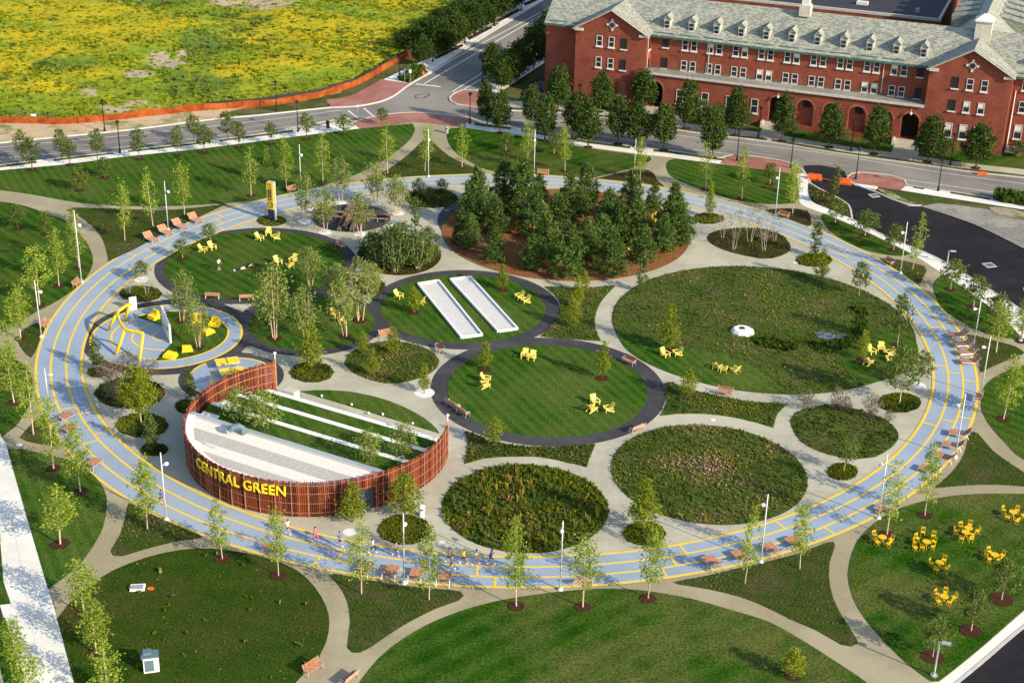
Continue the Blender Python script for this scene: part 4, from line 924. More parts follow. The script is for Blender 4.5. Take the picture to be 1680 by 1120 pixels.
# ================================================================ PYLON SIGN
def text_mesh(s, size, name, m_, parent, loc, ext=.01, bold=.01):
    fc = bpy.data.curves.new('t', 'FONT'); fc.body = s; fc.size = size; fc.extrude = ext; fc.offset = bold; fc.align_x = 'CENTER'
    to = bpy.data.objects.new('t', fc); COL.objects.link(to); bpy.context.view_layer.update()
    me = bpy.data.meshes.new_from_object(to.evaluated_get(bpy.context.evaluated_depsgraph_get())); bpy.data.objects.remove(to)
    me.transform(Matrix.Rotation(PI/2, 4, 'X')); me.materials.append(MATS[m_])
    o = bpy.data.objects.new(name, me); COL.objects.link(o); o.parent = parent; o.location = loc; return o
g = G(447, 362.5); PYH = H(g, 298)
e = G(453, 363.5)-G(441.5, 360.5)
S = empty('pylon_sign', g, math.radians(-24)); tag(S, 'tall yellow and grey pylon sign with black symbols in a round planting bed', 'sign')
q = MB(); q.box((.06, .12, PYH/2), (1.05, .42, PYH)); q.build('pylon', 'sign_grey', S)
q = MB(); q.box((-.06, -.12, PYH*.145), (1.0, .14, PYH*.29)); q.build('base_panel', 'sign_navy', S)
q = MB(); q.box((-.06, -.13, PYH*.645), (1.06, .16, PYH*.68)); yp = q.build('yellow_panel', 'yellow_paint', S)
q = MB()
for i in range(2):
    for j in range(3):
        x = -.26+i*.36; z = PYH*(.76-.105*j)
        if j < 2:
            q.tube([(x, -.23, z+.30), (x, -.25, z+.30)], .1, 10); q.box((x, -.235, z), (.2, .03, .38))
            q.box((x-.06, -.235, z-.26), (.07, .03, .22)); q.box((x+.06, -.235, z-.26), (.07, .03, .22))
        else:
            q.box((x, -.235, z+.06), (.24, .03, .22)) if i else q.box((x, -.235, z), (.13, .03, .4))
q.build('pictogram', 'sign_navy', yp)
q = MB(); q.box((-.26, -.237, PYH*.55), (.26, .03, .16)); q.box((.12, -.237, PYH*.855), (.3, .03, .06)); q.build('pictogram', 'sign_red', yp)
q = MB(); zc = PYH*.425
ring_ = [Vector((-.06+.42*math.cos(2*PI*k/28), -.23, zc+.42*math.sin(2*PI*k/28))) for k in range(29)]
q.tube(ring_, .05, 4, caps=False); q.tube([(-.3, -.23, zc-.05), (-.05, -.23, zc+.1), (.18, -.23, zc-.12)], .03, 4); q.build('ring_symbol', 'sign_navy', yp)
q = MB()
for z, w in ((.945, .66), (.915, .5), (.87, .42)): q.box((-.1, -.225, PYH*z), (w, .02, .07))
q.build('small_text', 'sign_navy', yp)
# ================================================================ BOARDWALK BENCHES IN THE BLACK CIRCLE
def zb(x, y): return (430+x/7, 270+y/7)
def plankrun(name, a, b_, w, z, label, legs=3, cat='bench'):
    A = G(*a, z); B_ = G(*b_, z); t = empty(name, (A.x, A.y, .0), math.atan2(B_.y-A.y, B_.x-A.x)); L = (B_-A).length
    tag(t, label, cat, 'long timber benches crossing the black circle')
    q = MB(); n = max(3, int(w/.16))
    for k in range(n): q.box((L/2, -w/2+w*(k+.5)/n, z), (L, w/n-.02, .08))
    q.build('seat', 'deck_grey', t)
    for k in range(legs):
        f = MB(); x = .3+(L-.6)*k/(legs-1)
        f.tube([(x, -w*.4, 0), (x, -w*.4, z-.05), (x, w*.4, z-.05), (x, w*.4, 0)], .04, 5); f.build('leg', 'silver', t)
plankrun('timber_bench', zb(920, 710), zb(1040, 460), 1.35, .5, 'wide slatted timber deck bench running front to back, the widest of the crossing benches')
plankrun('timber_bench', zb(880, 735), zb(960, 590), .5, .5, 'narrow timber bench just left of the widest deck bench')
plankrun('timber_bench', zb(1030, 745), zb(1075, 620), .65, .5, 'short timber bench just right of the widest deck bench')
plankrun('timber_bench', zb(570, 530), zb(1000, 545), .75, .5, 'broad timber bench reaching left from the crossing, the farther of the left pair')
plankrun('timber_bench', zb(560, 580), zb(950, 600), .4, .5, 'narrow timber bench reaching left from the crossing, the nearer of the left pair')
plankrun('timber_bench', zb(1070, 560), zb(1500, 575), .75, .5, 'broad timber bench reaching right from the crossing, the farther of the right pair')
plankrun('timber_bench', zb(1190, 610), zb(1460, 625), .4, .5, 'narrow timber bench reaching right from the crossing, the nearer of the right pair')
plankrun('timber_bench', zb(985, 530), zb(1020, 462), .9, .49, 'far end section of the deck bench pointing to the track')
# ================================================================ BOCCE LANES
def lane(c, label):
    W_ = [G(*p) for p in c]; t = empty('bocce_lane', (0, 0, 0)); tag(t, label, 'bocce court', 'bocce lanes on the round lawn')
    q = MB(); q.prism([(p.x, p.y) for p in W_], .03, .09); q.build('surface', 'court_white', t)
    for i in range(4):
        f = MB(); a, b_ = W_[i], W_[(i+1) % 4]; d = (b_-a).normalized()*.1; f.bar(a+d*(i % 2)+Vector((0, 0, .16)), b_-d*(i % 2)+Vector((0, 0, .16)), .2, .32); f.build('border', 'white_metal', t)
lane([(685.5, 467.5), (757, 555.5), (791, 551), (719.5, 462)], 'left bocce lane, a long pale strip with white borders on the round lawn')
lane([(738.5, 460), (817, 545.5), (849, 541), (772, 456)], 'right bocce lane, a long pale strip with white borders on the round lawn')
# ================================================================ PLAY COURT: swing frame, climbing board, yellow blocks, tables
def zp(x, y): return (140+x/6.222, 460+y/6.222)
t = empty('swing_frame', (0, 0, 0)); tag(t, 'curved yellow tubular frame standing over the blue play court', 'play frame')
feet = [zp(232, 515), zp(400, 415), zp(312, 762), zp(550, 825)]
tops = [zp(325, 320), zp(455, 235), zp(405, 495), zp(590, 540)]
hs = []
for f, tt in zip(feet, tops): b_ = G(*f); hs.append(H(b_, tt[1]))
HT = sum(hs)/4
TW = [G(*p, HT) for p in tops]
q = MB(); path = [TW[1], TW[0]+Vector((.1, .2, 0)), G(*zp(345, 400), HT), TW[2], G(*zp(500, 520), HT), TW[3]]
fine = spline([(p.x, p.y) for p in path], .4, closed=False, z=HT, world=True); q.tube(fine, .17, 8); q.build('beam', 'yellow_paint', t, True)
q = MB(); q.tube([TW[0], TW[1]], .17, 8); q.build('beam', 'yellow_paint', t, True)
for f, w in zip(feet, TW):
    q = MB(); q.tube([G(*f), w], .17, 8); q.build('leg', 'yellow_paint', t, True)
t = empty('climbing_board', (0, 0, 0)); tag(t, 'white upright games board at the edge of the blue play court', 'games board')
a, b_ = G(*zp(800, 470)), G(*zp(875, 645)); hb = 2.35
a = G(*zp(795, 462)); d = (b_-a).normalized()
q = MB(); q.bar(a+Vector((0, 0, 1.4)), b_+Vector((0, 0, 1.2)), .22, 2.6); BO_ = q.build('board', 'court_board', t)
for k, (s_, m_) in enumerate(((.2, 'sign_red'), (.45, 'sign_navy'), (.7, 'sign_navy'), (.85, 'sign_navy'))):
    c = a*(1-s_)+b_*s_; q = MB(); n_ = Vector((d.y, -d.x, 0))
    for sg in (-1, 1): q.bar(c+n_*.115*sg+Vector((0, 0, .7+.3*k))-d*.18, c+n_*.115*sg+Vector((0, 0, .7+.3*k))+d*.18, .03, .5)
    q.build('opening', m_, BO_)
t = empty('information_panel', G(*zp(492, 300)), .5); tag(t, 'small white information panel behind the yellow frame', 'sign')
q = MB(); q.box((0, 0, .9), (.9, .12, 1.7)); q.build('panel', 'white_metal', t); q = MB(); q.box((0, 0, .05), (1.0, .3, .1)); q.build('base', 'grey_metal', t)
def block(x, y, rz, label, back=True, s=1.0):
    t = empty('lounge_block', G(x, y, .04), rz); tag(t, label, 'outdoor seat', 'yellow block seats on the play lawn')
    q = MB(); q.add([(-.7*s, -.55*s, 0), (.7*s, -.55*s, 0), (.6*s, .55*s, 0), (-.6*s, .55*s, 0), (-.62*s, -.5*s, .42), (.62*s, -.4*s, .34), (.5*s, .45*s, .46), (-.55*s, .5*s, .52)], [(3, 2, 1, 0), (4, 5, 6, 7), (0, 1, 5, 4), (1, 2, 6, 5), (2, 3, 7, 6), (3, 0, 4, 7)])
    q.build('seat', 'yellow_paint', t)
    if back:
        q = MB(); q.add([(-.56*s, .1*s, .46), (.5*s, .1*s, .40), (.55*s, .62*s, .30), (-.62*s, .66*s, .3), (-.5*s, .28*s, 1.05), (.42*s, .26*s, 1.0), (.48*s, .6*s, .95), (-.52*s, .62*s, 1.02)], [(3, 2, 1, 0), (4, 5, 6, 7), (0, 1, 5, 4), (1, 2, 6, 5), (2, 3, 7, 6), (3, 0, 4, 7)]); q.build('backrest', 'yellow_paint', t)
block(*zp(700, 385), -.7, 'yellow block seat at the far left, beside the white games board')
block(*zp(1145, 420), .2, 'yellow block seat directly under the multi-stemmed birch', s=.9)
block(*zp(1322, 455), -.3, 'yellow block seat at the far right of the play lawn', s=.95)
block(*zp(1250, 535), .9, 'low yellow block on the right of the play lawn beside the birch stems', False, 1.05)
block(*zp(1040, 712), .3, 'low yellow block at the near edge, the one closer to the birch', False, .95)
block(*zp(873, 778), -.3, 'low yellow block at the near left tip of the play lawn', False, 1.1)
def pingpong(c, label):
    W_ = [G(*zp(*p), .78) for p in c]; t = empty('table_tennis_table', (0, 0, 0)); tag(t, label, 'table tennis table', 'yellow table tennis tables')
    q = MB(); q.prism([(p.x, p.y) for p in W_][::-1], .72, .78); top = q.build('tabletop', 'yellow_paint', t)
    m0, m1 = (W_[0]+W_[1])/2, (W_[2]+W_[3])/2
    q = MB(); q.bar(m0+Vector((0, 0, .06)), m1+Vector((0, 0, .06)), .02, .10); q.build('net', 'cafe_yellow', t)
    l = MB()
    for i in range(4):
        a, b_ = W_[i], W_[(i+1) % 4]; l.bar(a+Vector((0, 0, .006)), b_+Vector((0, 0, .006)), .03, .012)
    l.build('edge_line', 'white_metal', top)
    ctr = sum(W_, Vector())/4
    for p in W_:
        x = ctr+(p-ctr)*.8; q = MB(); q.tube([(x.x, x.y, .02), (x.x, x.y, .72)], .05); q.build('leg', 'silver', t)
pingpong([(1320, 805), (1555, 775), (1580, 835), (1345, 868)], 'farther of the two yellow table tennis tables beside the pavilion')
pingpong([(1362, 908), (1600, 875), (1625, 930), (1390, 968)], 'nearer of the two yellow table tennis tables, right against the pavilion screen')
# concrete dome and other small site furniture
g = G(1218, 545); t = empty('concrete_dome', g); tag(t, 'round white concrete well cover with a dark square hatch in the meadow', 'well cover')
q = MB(); q.tube([(0, 0, 0), (0, 0, .25), (0, 0, .5)], [1.5, 1.42, 1.1], 11); q.build('ring', 'disc_white', t)
q = MB(); q.box((-.05, .15, .52), (.6, .6, .06)); q.build('hatch', 'window_dark', t)
g = G(226, 965); t = empty('access_hatch', g, .12); tag(t, 'white framed flat hatch lying in the rough grass', 'hatch')
q = MB(); q.box((0, 0, .1), (1.3, .95, .18)); q.build('frame', 'white_metal', t); q = MB(); q.box((0, 0, .195), (1.0, .66, .03)); q.build('lid', 'grey_metal', t)
g = G(247, 966); t = empty('orange_marker', g); tag(t, 'small flat orange marker in the grass beside the white hatch', 'marker')
q = MB(); q.disc((0, 0, .06), .32, .05, 12, .24); q.build('plate', 'orange_plastic', t); q = MB(); q.tube([(0, 0, 0), (0, 0, .05)], .05); q.build('stem', 'grey_metal', t)
g = G(249, 1098); t = empty('utility_cabinet', g, .25); tag(t, 'pale cabinet with a blue-grey lid and glazed door in the rough grass', 'cabinet')
q = MB(); q.box((0, 0, .75), (1.25, .9, 1.4)); bo = q.build('body', 'white_metal', t)
q = MB(); q.box((-.15, -.46, .75), (.75, .04, 1.1)); q.build('door', 'lid_blue', bo); q = MB(); q.box((.63, 0, .75), (.03, .6, 1.1)); q.build('side_panel', 'grey_metal', bo)
q = MB(); q.box((-.05, .1, 1.5), (1.45, 1.05, .1)); q.build('lid', 'lid_blue', t); q = MB(); q.box((-.25, .25, 1.65), (.7, .6, .25)); q.build('vent_box', 'lid_blue', t)
# small white lights in the crescent lawn, small white vents
for x, y, lb in ((528, 652, 'leftmost of the white ground lights along the crescent lawn'), (577, 666, 'second white ground light from the left along the crescent lawn'), (605, 680, 'third white ground light, lying on the path by the crescent lawn'), (628, 682, 'fourth white ground light from the left along the crescent lawn'), (677, 697, 'rightmost of the white ground lights along the crescent lawn')):
    t = empty('ground_light', G(x, y)); tag(t, lb, 'light', 'ground lights along the crescent lawn')
    q = MB(); q.disc((0, 0, .16), .13, .16, 10); q.build('housing', 'white_metal', t); q = MB(); q.disc((0, 0, .17), .09, .02, 10); q.build('lens', 'grey_metal', t)
# ================================================================ VEGETATION
def leaf(vs, fs, p, s, rnd, long=1.0, up=.4):
    n = Vector((rnd.gauss(0, 1), rnd.gauss(0, 1), rnd.gauss(0, 1)+up)); n.normalize()
    a = n.orthogonal().normalized(); b = n.cross(a); t = rnd.random()*2*PI
    x = (a*math.cos(t)+b*math.sin(t))*s*long; y = (b*math.cos(t)-a*math.sin(t))*s*.62
    o = len(vs); vs += [p-x, p-y*.9+x*.1, p+x, p+y*.9+x*.1]; fs.append((o, o+1, o+2, o+3))
def crown_mesh(name, mt, prof, z0, z1, R, ncl, per, ls, seed, clr=.3, long=1.0, surf=.55, droop=0.0, lump=.25, mt2=None, flat=1.0):
    """prof(t) radius factor from crown base (0) to top (1); leaves sit in clumps, clumps crowd the outside"""
    rnd = random.Random(seed); vs = []; fs = []; k = 0; ph = rnd.random()*10
    while k < ncl:
        t = rnd.random(); pr = prof(t)
        if rnd.random() > pr*.9+.12: continue
        a = rnd.random()*2*PI
        irr = 1+lump*noise.noise(Vector((math.cos(a)*1.7+ph, math.sin(a)*1.7, t*4)))*1.8
        r = R*pr*irr*(surf+(1-surf)*math.sqrt(rnd.random()))*(1 if rnd.random() < .8 else rnd.random())
        c = Vector((r*math.cos(a), r*math.sin(a), z0+(z1-z0)*t-droop*r)); cr = clr*(.6+.8*rnd.random())
        for _ in range(per):
            d = Vector((rnd.gauss(0, .5), rnd.gauss(0, .5), rnd.gauss(0, .5)*flat))*cr
            leaf(vs, fs, c+d, ls*(.7+.6*rnd.random()), rnd, long)
        k += 1
    mb = MB(); mb.v = [tuple(v) for v in vs]; mb.f = fs; mb.mi = [0]*len(fs)
    return mb.build(name, mt)
def stem_mesh(h0, h, r, mt, seed, n=1, spread=.3, limbs=8, lr=1.0, z0=0):
    rnd = random.Random(seed); mb = MB()
    for i in range(n):
        a = rnd.random()*6.28 if n == 1 else 2*PI*i/n+rnd.random()*.6
        sx, sy = math.cos(a)*spread, math.sin(a)*spread
        if n == 1: sx *= .12; sy *= .12
        pts = [Vector((sx*.25*(n > 1), sy*.25*(n > 1), 0)), Vector((sx*.5, sy*.5, h*.3)), Vector((sx*.9+rnd.gauss(0, .05), sy*.9, h*.65)), Vector((sx*1.1, sy*1.1, h*.96))]
        mb.tube(pts, [r, r*.8, r*.5, r*.12], 6)
        for k in range(limbs):
            t = .32+.6*k/limbs; zz = h*t
            if zz < h0*.9: continue
            p = pts[1].lerp(pts[3], (zz/h-.3)/.66) if zz > h*.3 else pts[0].lerp(pts[1], zz/(h*.3))
            b = rnd.random()*6.28; L = lr*(1.15-t)*(.7+.5*rnd.random())
            q = p+Vector((math.cos(b)*L, math.sin(b)*L, L*.75)); mb.tube([p, (p+q)/2+Vector((0, 0, -.04)), q], [r*.35*(1.2-t), r*.22, r*.05], 4, caps=False)
    return mb.build('trunk', mt)
cone = lambda t: (1-t)**.8*min(1, t*6+.35)
oval = lambda t: math.sqrt(max(0, 1-(2*t-.85)**2/1.35))*min(1, t*5+.3)
tulp = lambda t: max(.10, math.sin(PI*min(1, t*.82+.16))**.8*(1-.35*t))
pear_ = lambda t: max(.12, math.sin(PI*min(1, t**.8*.86+.13))**.62)
spread_ = lambda t: max(.25, math.sin(PI*min(1, t*.8+.17))**.7)
colm = lambda t: max(.25, math.sin(PI*min(1, t*.85+.12))**.6)
KIND = {}
def kind(key, name, cat, desc, group, hh, ww, variants, make, mulch=.75):
    KIND[key] = dict(name=name, cat=cat, desc=desc, group=group, h=hh, w=ww, n=variants, make=make, protos=[], i=0, mulch=mulch)
kind('tulip', 'young_tree', 'tree', 'slim light-green tree', 'slim light-green trees around the track', 9, 2.2, 7, lambda s: (stem_mesh(2, 9, .07, 'bark_pale', s, limbs=12, lr=.9), crown_mesh('crown', 'leaf_tulip', (tulp, oval, lambda t: tulp(min(1, t*.9+.08)), pear_)[s % 4], 1.7+.3*(s % 3), 9.0, (1.15, 1.0, 1.25, .98)[s % 4], 75+(s*11) % 75, 12, .12, s, clr=.32+.08*(s%3), surf=.35, lump=.4)))
kind('street', 'street_tree', 'tree', 'small thin street tree', 'small trees along the left street', 6.5, 2.4, 4, lambda s: (stem_mesh(1.9, 6.3, .075, 'bark', s, limbs=10, lr=.9), crown_mesh('crown', 'leaf_street', oval, 1.9, 6.5, 1.25, 95, 9, .17, s, clr=.36, surf=.4, lump=.3)))
kind('feather', 'feathery_tree', 'tree', 'feathery yellow-green tree', 'feathery yellow-green trees', 5, 1.9, 4, lambda s: (stem_mesh(1.1, 4.9, .06, 'bark', s, limbs=14, lr=.9), crown_mesh('crown', 'leaf_feather', cone if s % 2 else tulp, .9, 5.0, 1.05, 130, 11, .085, s, clr=.3, long=1.7, surf=.3)))
kind('gold', 'golden_tree', 'tree', 'spreading bright yellow-green tree', 'feathery yellow-green trees', 6, 4.4, 1, lambda s: (stem_mesh(1.5, 5.2, .09, 'bark_pale', s, limbs=14, lr=2.2), crown_mesh('crown', 'leaf_gold', spread_, 1.7, 6.0, 2.3, 190, 15, .14, s, clr=.5, long=1.3, surf=.4, flat=.5)))
kind('birch', 'river_birch', 'tree', 'multi-stemmed river birch', 'river birches', 6, 3, 4, lambda s: (stem_mesh(1.7, 5.8, .052, 'bark_birch', s, n=3, spread=.8, limbs=9, lr=.95), crown_mesh('crown', 'leaf_birch', spread_, 1.7, 6.0, 1.45, 150, 11, .10, s, clr=.42, long=1.3, surf=.3, lump=.4)))
kind('pear', 'ornamental_pear', 'tree', 'dense dark-green ovoid tree', 'dense dark-green trees along the street by the brick building', 7.3, 4, 4, lambda s: (stem_mesh(1.5, 7, .13, 'bark', s, limbs=8, lr=1.6), crown_mesh('crown', 'leaf_pear', pear_, 1.75, 7.4, 1.72, 210, 16, .19, s, clr=.55, surf=.7, lump=.22)))
kind('pine', 'pine_tree', 'tree', 'bushy dark pine', 'pines in the straw-covered circle', 7, 4.6, 6, lambda s: (stem_mesh(.6, 6.9, .13, 'bark', s, limbs=14, lr=2.0), crown_mesh('crown', 'leaf_pine', lambda t: (1-t)**.68*min(1, t*4+.5)+.05, .35, 7.2, 2.35, 230, 17, .13, s, clr=.48, long=2.1, surf=.6, lump=.5, flat=.6)))
kind('column', 'columnar_tree', 'tree', 'narrow columnar tree', 'narrow columnar trees in the rings', 4.4, 1.15, 3, lambda s: (stem_mesh(.5, 4.3, .05, 'bark', s, limbs=10, lr=.4), crown_mesh('crown', 'leaf_column', colm, .5, 4.5, .55, 80, 10, .12, s, clr=.25, surf=.4)))
kind('oak', 'young_oak', 'tree', 'small spreading tree', 'small spreading trees on the lawns', 4.4, 3, 4, lambda s: (stem_mesh(1.3, 4.1, .065, 'bark_pale', s, limbs=14, lr=1.3), crown_mesh('crown', 'leaf_oak', spread_, 1.4, 4.4, 1.5, 125, 11, .13, s, clr=.38, surf=.45, lump=.45, flat=.6)))
kind('bush', 'multi_stem_shrub', 'shrub', 'dense green multi-stemmed shrub', 'dense shrubs', 3.6, 3, 4, lambda s: (stem_mesh(.4, 3.3, .045, 'bark_pale', s, n=5, spread=.8, limbs=5, lr=.8), crown_mesh('crown', 'leaf_bush', oval, .5, 3.6, 1.5, 130, 11, .13, s, clr=.4, surf=.45, lump=.45)), mulch=0)
kind('terrace', 'multi_stem_tree', 'tree', 'multi-stemmed green tree', 'multi-stemmed trees on the pavilion terraces', 4, 3.2, 2, lambda s: (stem_mesh(.6, 3.6, .04, 'bark', s, n=5, spread=.9, limbs=6, lr=.9), crown_mesh('crown', 'leaf_birch', spread_, .8, 4.0, 1.55, 120, 11, .12, s, clr=.42, surf=.4, lump=.5)), mulch=.9)
kind('smoke', 'smoke_bush', 'shrub', 'purple-grey wispy shrub', 'purple-grey wispy shrubs', 2.4, 1.9, 3, lambda s: (stem_mesh(.3, 2.2, .03, 'bark', s, n=5, spread=.5, limbs=4, lr=.5), crown_mesh('crown', 'leaf_smoke', oval, .4, 2.4, .95, 80, 10, .075, s, clr=.28, surf=.4)), mulch=0)
kind('bare', 'white_birch', 'tree', 'white-stemmed nearly bare birch', 'nearly bare white birches', 4.6, 2.4, 3, lambda s: (stem_mesh(.8, 4.5, .022, 'bark_white', s, n=3, spread=.8, limbs=16, lr=.6), crown_mesh('crown', 'leaf_bare' if s % 3 == 0 else 'leaf_oak', oval, 1.2, 4.6, 1.2, 70, 8, .065, s, clr=.35, surf=.4)), mulch=0)
kind('far', 'leafy_tree', 'tree', 'dense leafy tree', 'leafy trees along the side road', 8, 6, 4, lambda s: (stem_mesh(1.8, 7.4, .14, 'bark', s, limbs=10, lr=2.2), crown_mesh('crown', 'leaf_far', spread_, 1.6, 8.0, 2.9, 230, 15, .26, s, clr=.8, surf=.5, lump=.5)), mulch=0)
MUL = []
def plant(key, bx, by, ty, wpx, phrase, mul=0, label=None, group=None):
    zt_ = 2.3 if 'third one on the pav' in phrase or 'pavilion terraces' in phrase else 0
    K = KIND[key]; b = G(bx, by, zt_)
    if len(K['protos']) < K['n']:
        rt = empty(K['name']); t, c = K['make'](100+37*len(K['protos'])+len(key)*11); t.parent = rt; c.parent = rt
        tag(rt, 'x', K['cat'], K['group']); K['protos'].append(Proto(rt)); pr = K['protos'][-1]
    else: pr = K['protos'][K['i'] % K['n']]
    K['i'] += 1
    h = max(.8, H(b, ty)); w = wpx*MPP(b)*(1.06 if key == 'pine' else 1.04)
    sx = w/K['w']*random.uniform(.92, 1.12); sz = h/K['h']
    pr_o = pr.put((b.x, b.y, zt_+.02), random.random()*6.28, label or (K['desc']+' '+phrase), group or K['group'], (sx, sx, sz))
    o_ = pr_o; o_.rotation_euler = (random.gauss(0, .032), random.gauss(0, .032), o_.rotation_euler[2])
    if mul:
        mr = (K['mulch'] or .8)*min(1.5, max(.75, mul)); q = circle((b.x, b.y), mr, 20)
        sheet('mulch_ring', [p*1.0+Vector((.06*math.sin(i*2.3), .06*math.cos(i*3.1), 0)) for i, p in enumerate(q)], 'mulch', .085+.0007*(len(MUL) % 9)); MUL.append(1)
